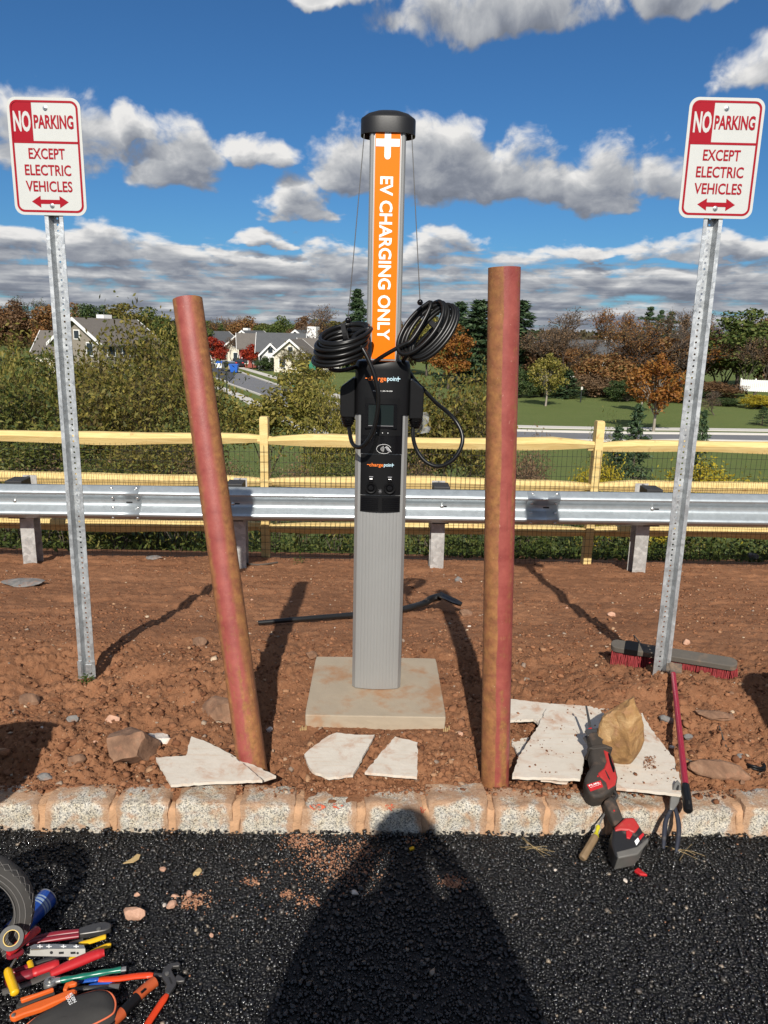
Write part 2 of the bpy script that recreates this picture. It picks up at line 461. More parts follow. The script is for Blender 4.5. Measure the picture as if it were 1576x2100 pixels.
def galv_mat(name, base=(0.50, 0.52, 0.53), rough=0.42, scale=60.0, var=1.0, metal=0.7):
    m = bpy.data.materials.new(name); m.use_nodes = True; T = NT(m.node_tree); b = T.n['Principled BSDF']
    P = T.node('ShaderNodeTexCoord').outputs['Object']
    v = T.voro(P, scale, out='Color'); s_ = T.node('ShaderNodeSeparateColor'); T.l.new(v, s_.inputs[0])
    n = T.noise(P, 9.0, 6, 0.65)
    k = T.m('ADD', T.lin(s_.outputs[0], 0, 1, 1 - 0.18 * var, 1 + 0.12 * var), T.lin(n, 0.3, 0.7, -0.14 * var, 0.14 * var))
    c = T.mix(1.0, tuple(base) + (1,), T.xyz(k, k, k), 'MULTIPLY')
    T.l.new(c, b.inputs['Base Color']); b.inputs['Metallic'].default_value = metal
    T.l.new(T.m('ADD', T.lin(s_.outputs[1], 0, 1, rough - 0.07 * var, rough + 0.1 * var), T.lin(n, 0.3, 0.7, -0.05 * var, 0.08 * var)), b.inputs['Roughness'])
    bn = T.node('ShaderNodeBump'); bn.inputs['Strength'].default_value = 0.25 * var * var; bn.inputs['Distance'].default_value = 0.002
    T.l.new(T.noise(P, 120.0, 5, 0.6), bn.inputs['Height']); T.l.new(bn.outputs[0], b.inputs['Normal'])
    return m

def pipe_mat(name, side):
    """red primer worn through to orange-brown rust in long streaks"""
    m = bpy.data.materials.new(name); m.use_nodes = True; T = NT(m.node_tree); b = T.n['Principled BSDF']
    P = T.node('ShaderNodeTexCoord').outputs['Object']
    mp = T.node('ShaderNodeMapping'); T.l.new(P, mp.inputs[0]); mp.inputs['Scale'].default_value = (1, 1, 0.035)
    big = T.noise(mp.outputs[0], 9.0, 6, 0.6, 0.6)
    mid = T.noise(P, 34.0, 8, 0.7)
    f = T.sstep(T.m('ADD', T.m('MULTIPLY', big, 0.8), T.m('MULTIPLY', mid, 0.3)), 0.54, 0.66)
    px_ = T.node('ShaderNodeSeparateXYZ'); T.l.new(P, px_.inputs[0])
    mp3 = T.node('ShaderNodeMapping'); T.l.new(P, mp3.inputs[0]); mp3.inputs['Scale'].default_value = (1, 1, 0.2)
    wob = T.m('MULTIPLY', T.m('SUBTRACT', T.noise(mp3.outputs[0], 20.0, 6, 0.65), 0.5), 0.03)
    f = T.m('MAXIMUM', f, T.m('MULTIPLY', side(T, px_.outputs[0], wob), T.lin(mid, 0.25, 0.6, 0.6, 1.0)))
    red = T.mix(T.lin(T.noise(P, 14.0, 7, 0.65), 0.3, 0.7), (0.20, 0.038, 0.032, 1), (0.33, 0.085, 0.065, 1))
    rust = T.mix(T.lin(T.noise(P, 30.0, 7, 0.7), 0.3, 0.7), (0.14, 0.055, 0.022, 1), (0.36, 0.165, 0.055, 1))
    c = T.mix(f, red, rust)
    mp2 = T.node('ShaderNodeMapping'); T.l.new(P, mp2.inputs[0]); mp2.inputs['Scale'].default_value = (1, 1, 0.03)
    st = T.sstep(T.noise(mp2.outputs[0], 26.0, 4, 0.5), 0.66, 0.72)
    c = T.mix(T.m('MULTIPLY', st, 0.6), c, (0.13, 0.05, 0.03, 1))
    chip = T.sstep(T.noise(P, 90.0, 5, 0.65), 0.66, 0.72)
    c = T.mix(T.m('MULTIPLY', chip, 0.6), c, (0.55, 0.36, 0.26, 1))
    T.l.new(c, b.inputs['Base Color']); T.l.new(T.lin(f, 0, 1, 0.5, 0.78), b.inputs['Roughness'])
    b.inputs['Specular IOR Level'].default_value = 0.4
    bn = T.node('ShaderNodeBump'); bn.inputs['Strength'].default_value = 0.4; bn.inputs['Distance'].default_value = 0.002
    T.l.new(T.noise(P, 140.0, 6, 0.7), bn.inputs['Height']); T.l.new(bn.outputs[0], b.inputs['Normal'])
    return m

def timber_mat():
    m = bpy.data.materials.new('new_split_timber'); m.use_nodes = True; T = NT(m.node_tree); b = T.n['Principled BSDF']
    P = T.node('ShaderNodeTexCoord').outputs['Object']; oi = T.node('ShaderNodeObjectInfo')
    mp = T.node('ShaderNodeMapping'); T.l.new(P, mp.inputs[0]); mp.inputs['Scale'].default_value = (0.12, 1, 1)
    g = T.noise(mp.outputs[0], 30.0, 6, 0.6, 0.8)
    c = T.mix(T.lin(g, 0.3, 0.7), (0.54, 0.37, 0.13, 1), (0.68, 0.53, 0.235, 1))
    kn = T.sstep(T.noise(P, 6.0, 5, 0.6), 0.64, 0.72)
    c = T.mix(T.m('MULTIPLY', kn, 0.55), c, (0.34, 0.17, 0.06, 1))
    T.l.new(c, b.inputs['Base Color']); b.inputs['Roughness'].default_value = 0.8
    bn = T.node('ShaderNodeBump'); bn.inputs['Strength'].default_value = 0.5; bn.inputs['Distance'].default_value = 0.006
    T.l.new(g, bn.inputs['Height']); T.l.new(bn.outputs[0], b.inputs['Normal'])
    return m

def board_mat():
    """broken fibre-cement board: off-white, soil rubbed into it, faint straight grain"""
    m = bpy.data.materials.new('white_cement_board'); m.use_nodes = True; T = NT(m.node_tree); b = T.n['Principled BSDF']
    P = T.node('ShaderNodeTexCoord').outputs['Object']
    mp = T.node('ShaderNodeMapping'); T.l.new(P, mp.inputs[0]); mp.inputs['Scale'].default_value = (0.18, 1.6, 1); mp.inputs['Rotation'].default_value = (0, 0, 0.3)
    st = T.sstep(T.noise(mp.outputs[0], 34.0, 5, 0.6), 0.52, 0.7)
    c = T.mix(T.noise(P, 16.0, 6, 0.6), (0.50, 0.44, 0.36, 1), (0.66, 0.61, 0.53, 1))
    c = T.mix(T.m('MULTIPLY', st, 0.35), c, (0.50, 0.33, 0.22, 1))
    d = T.sstep(T.noise(P, 9.0, 8, 0.68, 0.5), 0.50, 0.68)
    c = T.mix(T.m('MULTIPLY', d, 0.65), c, (0.42, 0.22, 0.125, 1))
    T.l.new(c, b.inputs['Base Color']); b.inputs['Roughness'].default_value = 0.9; b.inputs['Specular IOR Level'].default_value = 0.2
    bn = T.node('ShaderNodeBump'); bn.inputs['Strength'].default_value = 0.35; bn.inputs['Distance'].default_value = 0.004
    T.l.new(T.noise(P, 60.0, 7, 0.7), bn.inputs['Height']); T.l.new(bn.outputs[0], b.inputs['Normal'])
    return m

def rock_mat(name, a, b_, c_):
    m = bpy.data.materials.new(name); m.use_nodes = True; T = NT(m.node_tree); b = T.n['Principled BSDF']
    P = T.node('ShaderNodeTexCoord').outputs['Object']
    c = T.ramp(T.noise(P, 11.0, 7, 0.65, 0.6), [(0.3, a), (0.5, b_), (0.68, c_)])
    d = T.sstep(T.noise(P, 20.0, 6, 0.7), 0.5, 0.68)
    c = T.mix(T.m('MULTIPLY', d, 0.5), c, (0.33, 0.16, 0.09, 1))
    T.l.new(c, b.inputs['Base Color']); b.inputs['Roughness'].default_value = 0.85
    bn = T.node('ShaderNodeBump'); bn.inputs['Strength'].default_value = 0.7; bn.inputs['Distance'].default_value = 0.008
    T.l.new(T.noise(P, 40.0, 7, 0.7), bn.inputs['Height']); T.l.new(bn.outputs[0], b.inputs['Normal'])
    return m

def grass_mat():
    m = bpy.data.materials.new('mown_grass'); m.use_nodes = True; T = NT(m.node_tree); b = T.n['Principled BSDF']
    P = T.node('ShaderNodeTexCoord').outputs['Object']
    c = T.mix(T.noise(P, 0.12, 6, 0.6), (0.075, 0.115, 0.03, 1), (0.14, 0.18, 0.055, 1))
    c = T.mix(T.lin(T.noise(P, 2.5, 6, 0.7), 0.35, 0.7, 0, 0.6), c, (0.16, 0.16, 0.06, 1))
    T.l.new(c, b.inputs['Base Color']); b.inputs['Roughness'].default_value = 0.9; b.inputs['Specular IOR Level'].default_value = 0.1
    bn = T.node('ShaderNodeBump'); bn.inputs['Strength'].default_value = 0.6; bn.inputs['Distance'].default_value = 0.15
    T.l.new(T.noise(P, 4.0, 8, 0.75), bn.inputs['Height']); T.l.new(bn.outputs[0], b.inputs['Normal'])
    return m

M_SOIL = soil_mat()
M_CLOD = clod_mat('soil_clod', [(0, (0.135, 0.055, 0.027)), (0.45, (0.225, 0.10, 0.05)), (0.9, (0.315, 0.148, 0.076)), (0.96, (0.42, 0.26, 0.15)), (0.98, (0.26, 0.2, 0.16)), (1, (0.55, 0.42, 0.29))])
M_CHIP = asphalt_mat('asphalt_chip', (0.02, 0.02, 0.02), chips=True)
M_ASPH = asphalt_mat('asphalt', (0.010, 0.010, 0.0105))
M_GRAN = granite_mat()
M_GALV = galv_mat('galvanised_steel')
M_RAILM = galv_mat('guardrail_steel', (0.40, 0.44, 0.46), 0.40, 26.0, 0.35, 0.55)
M_POSTM = galv_mat('guardrail_post_steel', (0.50, 0.49, 0.47), 0.6, 30.0)
M_PIPE = pipe_mat('leaning_pipe_paint', lambda T, x, n: T.m('MAXIMUM', T.sstep(T.m('ADD', x, n), -0.024, -0.042), T.sstep(T.m('ADD', x, n), 0.020, 0.040)))
M_PIPE2 = pipe_mat('upright_pipe_paint', lambda T, x, n: T.sstep(T.m('ADD', x, n), -0.006, -0.011))
M_TIMB = timber_mat()
M_BOARD = board_mat()
M_GRASS = grass_mat()
M_CONC = material('pad_concrete', (0.345, 0.285, 0.21), 0.9, var=0.16, vscale=9, bump=0.4, bscale=90, second=(0.33, 0.19, 0.105), sscale=5, sth=(0.47, 0.66), spec=0.2)
M_ALU = material('brushed_aluminium', (0.33, 0.33, 0.32), 0.45, 0.45, var=0.06, vscale=4)
M_ALUD = material('groove_aluminium', (0.30, 0.30, 0.30), 0.5, 0.8)
M_BLACK = material('black_plastic', (0.006, 0.006, 0.0065), 0.4, var=0.2, vscale=30, bump=0.1, bscale=500, bdist=0.001, spec=0.22)
M_BLACKG = material('glossy_black_panel', (0.004, 0.004, 0.005), 0.2, spec=0.3)
M_CAP = material('cap_black', (0.010, 0.010, 0.011), 0.42, spec=0.35, bump=0.25, bscale=420, bdist=0.001)
M_CABLE = material('rubber_cable', (0.006, 0.006, 0.006), 0.33, spec=0.32)
M_CLOTH = material('hook_strap', (0.01, 0.01, 0.011), 0.9)
M_ORANGE = material('orange_panel', (0.84, 0.168, 0.0), 0.5, var=0.03, vscale=3, spec=0.15)
M_WHITE = material('white_print', (0.86, 0.86, 0.84), 0.5)
M_LOGO_O = material('logo_orange', (0.85, 0.19, 0.02), 0.5)
M_LOGO_B = material('logo_pale_blue', (0.52, 0.72, 0.80), 0.5)
M_GREYP = material('grey_print', (0.24, 0.24, 0.25), 0.5)
M_SCREEN = material('dark_screen', (0.012, 0.018, 0.018), 0.12)
M_SIGNW = material('sign_white_sheeting', (0.49, 0.50, 0.475), 0.45, var=0.05, vscale=40)
M_SIGNR = material('sign_red', (0.30, 0.004, 0.014), 0.5, var=0.06, vscale=15, spec=0.15)
M_BOLT = material('bolt_zinc', (0.6, 0.6, 0.58), 0.3, 0.9)
M_BLOCK = material('black_offset_block', (0.02, 0.02, 0.021), 0.55, var=0.2, vscale=12)
M_WIRE = material('black_wire', (0.012, 0.012, 0.012), 0.5)
M_RED = material('red_grip', (0.44, 0.014, 0.018), 0.45, var=0.15, vscale=30)
M_MAROON = material('maroon_grip', (0.20, 0.012, 0.022), 0.38, var=0.15, vscale=30)
M_ORRED = material('orange_red_grip', (0.62, 0.045, 0.006), 0.42, var=0.1, vscale=30)
M_ORTOOL = material('orange_tool_body', (0.64, 0.11, 0.015), 0.5, var=0.12, vscale=25, second=(0.25, 0.08, 0.03), sscale=18, sth=(0.6, 0.75))
M_YEL = material('yellow_grip', (0.72, 0.42, 0.01), 0.4, var=0.1, vscale=30)
M_GREEN = material('green_grip', (0.006, 0.13, 0.085), 0.3, var=0.1, vscale=30)
M_BLUE = material('blue_grip', (0.012, 0.08, 0.38), 0.38)
M_NAVY = material('navy_dipped_grip', (0.017, 0.02, 0.032), 0.5, second=(0.10, 0.085, 0.07), sscale=30, sth=(0.55, 0.75))
M_STEEL = material('worn_tool_steel', (0.19, 0.185, 0.17), 0.5, 0.6, var=0.2, vscale=40)
M_DSTEEL = material('dark_tool_steel', (0.12, 0.115, 0.11), 0.45, 0.8, var=0.25, vscale=40)
M_BRASSY = material('bare_silver_steel', (0.40, 0.40, 0.385), 0.38, 0.8, var=0.12, vscale=40)
M_FABRIC = material('dusty_grey_fabric', (0.034, 0.032, 0.03), 0.9, var=0.3, vscale=14, bump=0.5, bscale=300, bdist=0.001)
M_BAG = material('black_bag_fabric', (0.018, 0.017, 0.016), 0.9, var=0.3, vscale=14, bump=0.5, bscale=250, bdist=0.001)
M_RUBBER = material('dusty_tyre_rubber', (0.05, 0.047, 0.043), 0.85, var=0.35, vscale=10)
M_TREAD = material('tread_light_edge', (0.16, 0.15, 0.14), 0.9)
M_CANBLUE = material('spray_can_blue', (0.01, 0.055, 0.28), 0.3, var=0.1, vscale=20)
M_CANGREY = material('spray_can_print', (0.22, 0.30, 0.40), 0.35)
M_SAWB = material('dusty_black_saw', (0.030, 0.024, 0.019), 0.75, var=0.3, vscale=20, second=(0.12, 0.075, 0.05), sscale=14, sth=(0.5, 0.75), bump=0.2, bscale=120)
M_SAWR = material('dusty_red_saw', (0.36, 0.022, 0.02), 0.5, var=0.2, vscale=22, second=(0.28, 0.11, 0.07), sscale=16, sth=(0.55, 0.75))
M_BATT = material('battery_black', (0.012, 0.012, 0.013), 0.45, second=(0.16, 0.14, 0.12), sscale=14, sth=(0.58, 0.75))
M_BATTS = material('battery_scuffed_base', (0.11, 0.105, 0.095), 0.6, var=0.3, vscale=25)
M_CLEARY = material('amber_yellow_handle', (0.50, 0.44, 0.02), 0.2, var=0.15, vscale=20)
M_DUSTH = material('dusty_brown_handle', (0.19, 0.125, 0.065), 0.7, var=0.25, vscale=40)
M_BROOMW = material('dusty_broom_block', (0.095, 0.083, 0.068), 0.85, var=0.3, vscale=14, second=(0.25, 0.16, 0.10), sscale=8, sth=(0.5, 0.75), bump=0.3, bscale=60)
M_BRISTLE = material('red_bristle', (0.22, 0.012, 0.014), 0.7)
M_HANDLE = material('dark_red_handle', (0.30, 0.012, 0.03), 0.35, var=0.1, vscale=10, second=(0.36, 0.16, 0.11), sscale=10, sth=(0.62, 0.8))
M_SHOVEL = material('black_shovel', (0.012, 0.012, 0.012), 0.38, second=(0.20, 0.12, 0.08), sscale=7, sth=(0.6, 0.72))
M_SPRAY = None
M_ROCKB = rock_mat('brown_sandstone', (0.11, 0.058, 0.034), (0.20, 0.11, 0.064), (0.29, 0.175, 0.108))
M_ROCKT = rock_mat('tan_ochre_rock', (0.15, 0.075, 0.028), (0.30, 0.165, 0.06), (0.50, 0.33, 0.16))
M_ROCKP = rock_mat('pink_tan_stone', (0.34, 0.19, 0.12), (0.48, 0.28, 0.19), (0.58, 0.38, 0.27))
M_ROCKG = rock_mat('grey_stone', (0.10, 0.10, 0.095), (0.18, 0.17, 0.16), (0.28, 0.26, 0.24))
M_ROCKW = rock_mat('pale_stone', (0.45, 0.38, 0.31), (0.62, 0.55, 0.48), (0.72, 0.68, 0.62))
M_PINK = clod_mat('crumbled_red_soil', [(0, (0.27, 0.12, 0.065)), (0.6, (0.38, 0.185, 0.11)), (1, (0.50, 0.31, 0.2))])
M_STRAW = material('dry_straw', (0.42, 0.30, 0.14), 0.8)
M_BARK = material('bark', (0.085, 0.065, 0.05), 0.9, var=0.3, vscale=6)
M_BARKL = material('pale_bark', (0.30, 0.26, 0.21), 0.85, var=0.25, vscale=6)

# ------------------------------------------------------------------ ground
YAW = 0.024                       # the whole site is turned a touch against the camera
rng = np.random.default_rng(11)

def vnoise(x, y, seed=0):
    """smooth 2-D value noise, vectorised"""
    xi, yi = np.floor(x).astype(np.int64), np.floor(y).astype(np.int64); xf, yf = x - xi, y - yi
    def hsh(a, b):
        h = (a * 374761393 + b * 668265263 + seed * 974634777) & 0xffffffff
        h = ((h ^ (h >> 13)) * 1274126177) & 0xffffffff
        return ((h ^ (h >> 16)) & 0xffff) / 65535.0
    u, v = xf * xf * (3 - 2 * xf), yf * yf * (3 - 2 * yf)
    return (hsh(xi, yi) * (1 - u) + hsh(xi + 1, yi) * u) * (1 - v) + (hsh(xi, yi + 1) * (1 - u) + hsh(xi + 1, yi + 1) * u) * v - 0.5
def fbm(x, y, f, o=4, seed=0, g=0.5):
    r, a = 0.0, 1.0
    for k in range(o):
        r = r + a * vnoise(x * f + 17.3 * k, y * f - 9.1 * k, seed + k); f *= 2.03; a *= g
    return r

def chunks(x, y, f, seed=0):
    """flat-topped angular lumps on a jittered grid"""
    xs_, ys_ = x * f, y * f; xi, yi = np.floor(xs_).astype(np.int64), np.floor(ys_).astype(np.int64); out = np.zeros_like(xs_)
    def hh(a, b, k):
        h = (a * 374761393 + b * 668265263 + (seed + k) * 974634777) & 0xffffffff; h = ((h ^ (h >> 13)) * 1274126177) & 0xffffffff
        return ((h ^ (h >> 16)) & 0xffff) / 65535.0
    for dx in (-1, 0, 1):
        for dy in (-1, 0, 1):
            a, b = xi + dx, yi + dy
            px_, py_ = xs_ - (a + hh(a, b, 1)), ys_ - (b + hh(a, b, 2)); an = hh(a, b, 3) * 6.283; r = 0.28 + 0.5 * hh(a, b, 4)
            u = (px_ * np.cos(an) + py_ * np.sin(an)) / r; v = (-px_ * np.sin(an) + py_ * np.cos(an)) / (r * (0.6 + 0.4 * hh(a, b, 5)))
            d = np.maximum(np.maximum(np.abs(u), np.abs(v)), 0.72 * (np.abs(u) + np.abs(v)))
            out = np.maximum(out, np.clip((1 - d) * 2.0, 0, 1) * (0.35 + 0.65 * hh(a, b, 6)) * (1 + 0.25 * u))
    return out
KY = [2.30, 2.48, 2.9, 3.6, 4.0, 5.0, 6.0, 6.75, 7.6, 9, 12, 18, 26, 33, 9000]
KZ = [-0.06, -0.06, -0.06, -0.04, -0.085, -0.27, -0.44, -0.565, -0.69, -1.05, -1.9, -3.3, -4.5, -4.9, -4.9]
PIPES = [(-0.486, 2.618), (0.45, 2.6)]
def ground(x, y, fine=True):
    x = np.asarray(x, dtype=float); y = np.asarray(y, dtype=float); yy = y - YAW * x
    z = np.interp(yy, KY, KZ)
    if fine:
        near = np.clip((9.0 - yy) / 1.5, 0, 1)
        def hump(cx, cy, sx, sy, a): return a * np.exp(-((x - cx) / sx) ** 2 - ((y - cy) / sy) ** 2)
        z = z + hump(1.32, 3.22, 0.42, 0.28, 0.10) + hump(1.0, 3.0, 0.3, 0.2, 0.03) + hump(-1.0, 3.25, 0.35, 0.3, 0.03) + hump(-1.5, 3.4, 0.35, 0.3, -0.045)
        z = z + hump(-0.55, 3.35, 0.2, 0.25, 0.03) + hump(-1.25, 2.85, 0.5, 0.2, 0.02) + hump(1.95, 3.1, 0.4, 0.35, 0.07)
        z = z + hump(-0.02, 2.83, 0.36, 0.10, 0.018)
        for px, py in PIPES: z = z + hump(px, py, 0.10, 0.09, -0.05)
        flat = 1 - np.exp(-(np.maximum(np.abs(x + 0.02) - 0.3, 0) / 0.1) ** 2 - (np.maximum(np.abs(y - 3.26) - 0.3, 0) / 0.1) ** 2)
        loose = np.clip((4.4 - yy) / 0.8, 0.25, 1) * np.clip((yy - 2.44) / 0.12, 0.1, 1) * (0.3 + 0.7 * flat)
        kk = near * loose
        z = z + kk * (fbm(x, y, 2.6, 3, 3) * 0.05 + fbm(x, y, 9.0, 4, 7) * 0.04 + chunks(x, y, 50.0, 3) * 0.015 + chunks(x, y, 22.0, 13) * 0.022 * np.clip(fbm(x, y, 2.0, 2, 71) * 3 + 0.6, 0, 1) + fbm(x, y, 70.0, 2, 19) * 0.006)
        far = near * np.clip((yy - 3.9) / 0.6, 0, 1)
        z = z + far * (fbm(x * 0.25, y, 5.5, 3, 21) * 0.035 + fbm(x, y, 16.0, 3, 5) * 0.014)
        z = np.where((np.abs(x + 0.02) < 0.30) & (np.abs(y - 3.262) < 0.30), np.minimum(z, -0.035), z)
    return z
def gz(x, y): return float(ground(x, y))

# red soil strip: a fan-shaped fine grid from the kerb to just past the fence
nr, ncl = 430, 720
tt = np.linspace(0, 1, nr) ** 1.55
yl = 2.42 + tt * (9.6 - 2.42)
sv = np.linspace(-1, 1, ncl); sv = np.sign(sv) * np.abs(sv) ** 1.15
Yg, Sg = np.meshgrid(yl, sv, indexing='ij')
Xg = Sg * (1.05 + Yg * 0.62); Yg = Yg + YAW * Xg
Zg = ground(Xg, Yg)
idx = np.arange(nr * ncl).reshape(nr, ncl)
Fg = np.stack([idx[:-1, :-1].ravel(), idx[:-1, 1:].ravel(), idx[1:, 1:].ravel(), idx[1:, :-1].ravel()], 1)
o = np_mesh('dirt_verge', np.stack([Xg.ravel(), Yg.ravel(), Zg.ravel()], 1), Fg, M_SOIL, smooth=True)
tag(o, 'bare red-brown soil between kerb and guardrail', None, kind='structure')

# ground sheet: slope down from the fence, level meadow to the horizon
ys = np.concatenate([np.linspace(9.2, 40, 60), np.geomspace(42, 5000, 40)])
xs = np.concatenate([-np.geomspace(5000, 14, 40), np.linspace(-13, 13, 50), np.geomspace(14, 5000, 40)])
Y2, X2 = np.meshgrid(ys, xs, indexing='ij')
Z2 = ground(X2, Y2, False) - 0.01 + np.clip((Y2 - 9.4) / 3, 0, 1) * np.clip((36 - Y2) / 10, 0, 1) * fbm(X2, Y2, 0.3, 3, 31) * 0.4
hill = np.clip((X2 - 28) / 25, 0, 1) * np.clip((Y2 - 75) / 25, 0, 1) * 1.6
Z2 = Z2 + hill
i2 = np.arange(X2.size).reshape(X2.shape)
F2 = np.stack([i2[:-1, :-1].ravel(), i2[:-1, 1:].ravel(), i2[1:, 1:].ravel(), i2[1:, :-1].ravel()], 1)
o = np_mesh('ground', np.stack([X2.ravel(), Y2.ravel(), Z2.ravel()], 1), F2, M_GRASS, smooth=True)
tag(o, 'mown grass falling away below the fence and running to the houses', None, kind='structure')
# side skirts of the soil strip, so the verge goes on to both sides
for sx in (-1, 1):
    xa = sx * np.geomspace(2.3, 200, 30); ya = np.linspace(2.42, 9.4, 30)
    YA, XA = np.meshgrid(ya, xa, indexing='ij'); YB = YA + YAW * np.clip(XA, -8, 8); ZA = ground(XA, YA + YAW * XA, False) - 0.06
    ia = np.arange(XA.size).reshape(XA.shape)
    Fa = np.stack([ia[:-1, :-1].ravel(), ia[:-1, 1:].ravel(), ia[1:, 1:].ravel(), ia[1:, :-1].ravel()], 1)
    o = np_mesh('verge', np.stack([XA.ravel(), YB.ravel(), ZA.ravel()], 1), Fa, M_SOIL, smooth=True); tag(o, kind='structure')

# new black paving in front of the kerb
ZP = -0.155
ya = np.linspace(-30, 2.40, 60); xa = np.linspace(-40, 40, 80)
YA, XA = np.meshgrid(ya, xa, indexing='ij'); YA = YA + YAW * np.clip(XA, -6, 6)
ia = np.arange(XA.size).reshape(XA.shape)
Fa = np.stack([ia[:-1, :-1].ravel(), ia[:-1, 1:].ravel(), ia[1:, 1:].ravel(), ia[1:, :-1].ravel()], 1)
o = np_mesh('asphalt_paving', np.stack([XA.ravel(), YA.ravel(), np.full(XA.size, ZP)], 1), Fa, M_ASPH); tag(o, kind='structure')

def rand_rot(n, r):
    q = r.normal(size=(n, 4)); q /= np.linalg.norm(q, axis=1)[:, None]; w, x, y, z = q.T
    return np.stack([np.stack([1 - 2 * (y * y + z * z), 2 * (x * y - z * w), 2 * (x * z + y * w)], 1),
                     np.stack([2 * (x * y + z * w), 1 - 2 * (x * x + z * z), 2 * (y * z - x * w)], 1),
                     np.stack([2 * (x * z - y * w), 2 * (y * z + x * w), 1 - 2 * (x * x + y * y)], 1)], 1)
OCT_V = np.array([(1, 0, 0), (-1, 0, 0), (0, 1, 0), (0, -1, 0), (0, 0, 1), (0, 0, -1)], float)
OCT_F = np.array([(0, 2, 4), (2, 1, 4), (1, 3, 4), (3, 0, 4), (2, 0, 5), (1, 2, 5), (3, 1, 5), (0, 3, 5)])
_p = (1 + 5 ** 0.5) / 2
ICO_V = np.array([(-1, _p, 0), (1, _p, 0), (-1, -_p, 0), (1, -_p, 0), (0, -1, _p), (0, 1, _p), (0, -1, -_p), (0, 1, -_p), (_p, 0, -1), (_p, 0, 1), (-_p, 0, -1), (-_p, 0, 1)]) / math.hypot(1, _p)
ICO_F = np.array([(0, 11, 5), (0, 5, 1), (0, 1, 7), (0, 7, 10), (0, 10, 11), (1, 5, 9), (5, 11, 4), (11, 10, 2), (10, 7, 6), (7, 1, 8), (3, 9, 4), (3, 4, 2), (3, 2, 6), (3, 6, 8), (3, 8, 9), (4, 9, 5), (2, 4, 11), (6, 2, 10), (8, 6, 7), (9, 8, 1)])
def scatter(name, pos, size, mat, base='oct', squash=0.7, jit=0.35, seed=1, parent=None):
    """many small irregular stones as one mesh"""
    r = np.random.default_rng(seed); n = len(pos)
    V, F = (OCT_V, OCT_F) if base == 'oct' else (ICO_V, ICO_F)
    loc = V[None] * (1 + r.uniform(-jit, jit, (n, len(V), 1))) * r.uniform(0.65, 1.25, (n, 1, 3))
    loc = np.einsum('nij,nkj->nki', rand_rot(n, r), loc) * np.asarray(size)[:, None, None]
    loc[:, :, 2] *= squash
    out = (loc + np.asarray(pos)[:, None, :]).reshape(-1, 3)
    FF = (F[None] + (np.arange(n) * len(V))[:, None, None]).reshape(-1, 3)
    return np_mesh(name, out, FF, mat, parent)

# loose surface stones of the paving
n = 46000
px = rng.uniform(-1.75, 1.75, n); py = rng.uniform(1.15, 2.375, n) + YAW * px
sz = np.clip(rng.lognormal(math.log(0.0056), 0.33, n), 0.002, 0.013)
edge = np.exp(-((2.37 + YAW * px - py) / 0.03) ** 2)
pz = ZP + sz * 0.15 + rng.uniform(0, 0.006, n) + edge * rng.uniform(0, 0.016, n)
o = scatter('asphalt_chips', np.stack([px, py, pz], 1), sz, M_CHIP, 'oct', 0.8, 0.35, 3)
tag(o, 'loose black stone chips of the fresh asphalt surface', 'asphalt', kind='stuff')

# soil crumbs and clods
n = 46000
py = 2.47 + (rng.random(n) ** 1.5) * 5.0; px = rng.uniform(-1, 1, n) * (0.7 + py * 0.56); py = py + YAW * px
sz = np.clip(rng.lognormal(math.log(0.0050), 0.55, n), 0.002, 0.022)
sz = np.where(py > 3.9, np.minimum(sz, 0.012), sz)
patch = fbm(px, py, 1.7, 3, 41) + 0.25 * np.clip((3.6 - py) / 0.6, -0.6, 0.8)
keep = (patch > -0.12) | (rng.random(n) < 0.3)
keep &= ~((np.abs(px + 0.02) < 0.315) & (py > 2.92) & (py < 3.6) & (rng.random(n) < 0.97))
px, py, sz = px[keep], py[keep], sz[keep]
big = sz > 0.0085
P_ = np.stack([px, py, ground(px, py) + sz * 0.12], 1)
o = scatter('soil_clods', P_[big], sz[big], M_CLOD, 'ico', 0.66, 0.5, 5)
tag(o, 'clods of loose red soil over the verge', 'soil', kind='stuff')
o = scatter('soil_crumbs', P_[~big], sz[~big], M_CLOD, 'oct', 0.75, 0.35, 6)
tag(o, 'fine crumbs of loose red soil over the verge', 'soil', kind='stuff')
# soil spilled on the black paving: crumbled patches
pts = []
for u, v, s_, k in ((625, 1728, 0.035, 260), (660, 1765, 0.035, 140), (705, 1788, 0.05, 140), (735, 1745, 0.04, 110), (600, 1790, 0.09, 50), (930, 1812, 0.018, 130), (400, 1850, 0.02, 120), (515, 1812, 0.012, 40), (590, 1838, 0.014, 40), (630, 1850, 0.02, 40), (500, 1870, 0.12, 30), (700, 1712, 0.2, 30), (330, 1740, 0.12, 14), (1350, 1740, 0.2, 14), (850, 1725, 0.02, 30)):
    c = onZ(u, v, ZP)
    for _ in range(int(k * 2.2)): pts.append((c.x + rng.normal() * s_ * 1.1, min(c.y + rng.normal() * s_ * 0.8, 2.36), ZP + 0.006, abs(rng.normal()) * 0.0016 + 0.0013))
pts = np.array(pts)
o = scatter('spilled_soil', pts[:, :3], pts[:, 3], M_PINK, 'ico', 0.7, 0.3, 8)
tag(o, 'crumbled pinkish red soil spilled on the black asphalt', 'soil', kind='stuff')

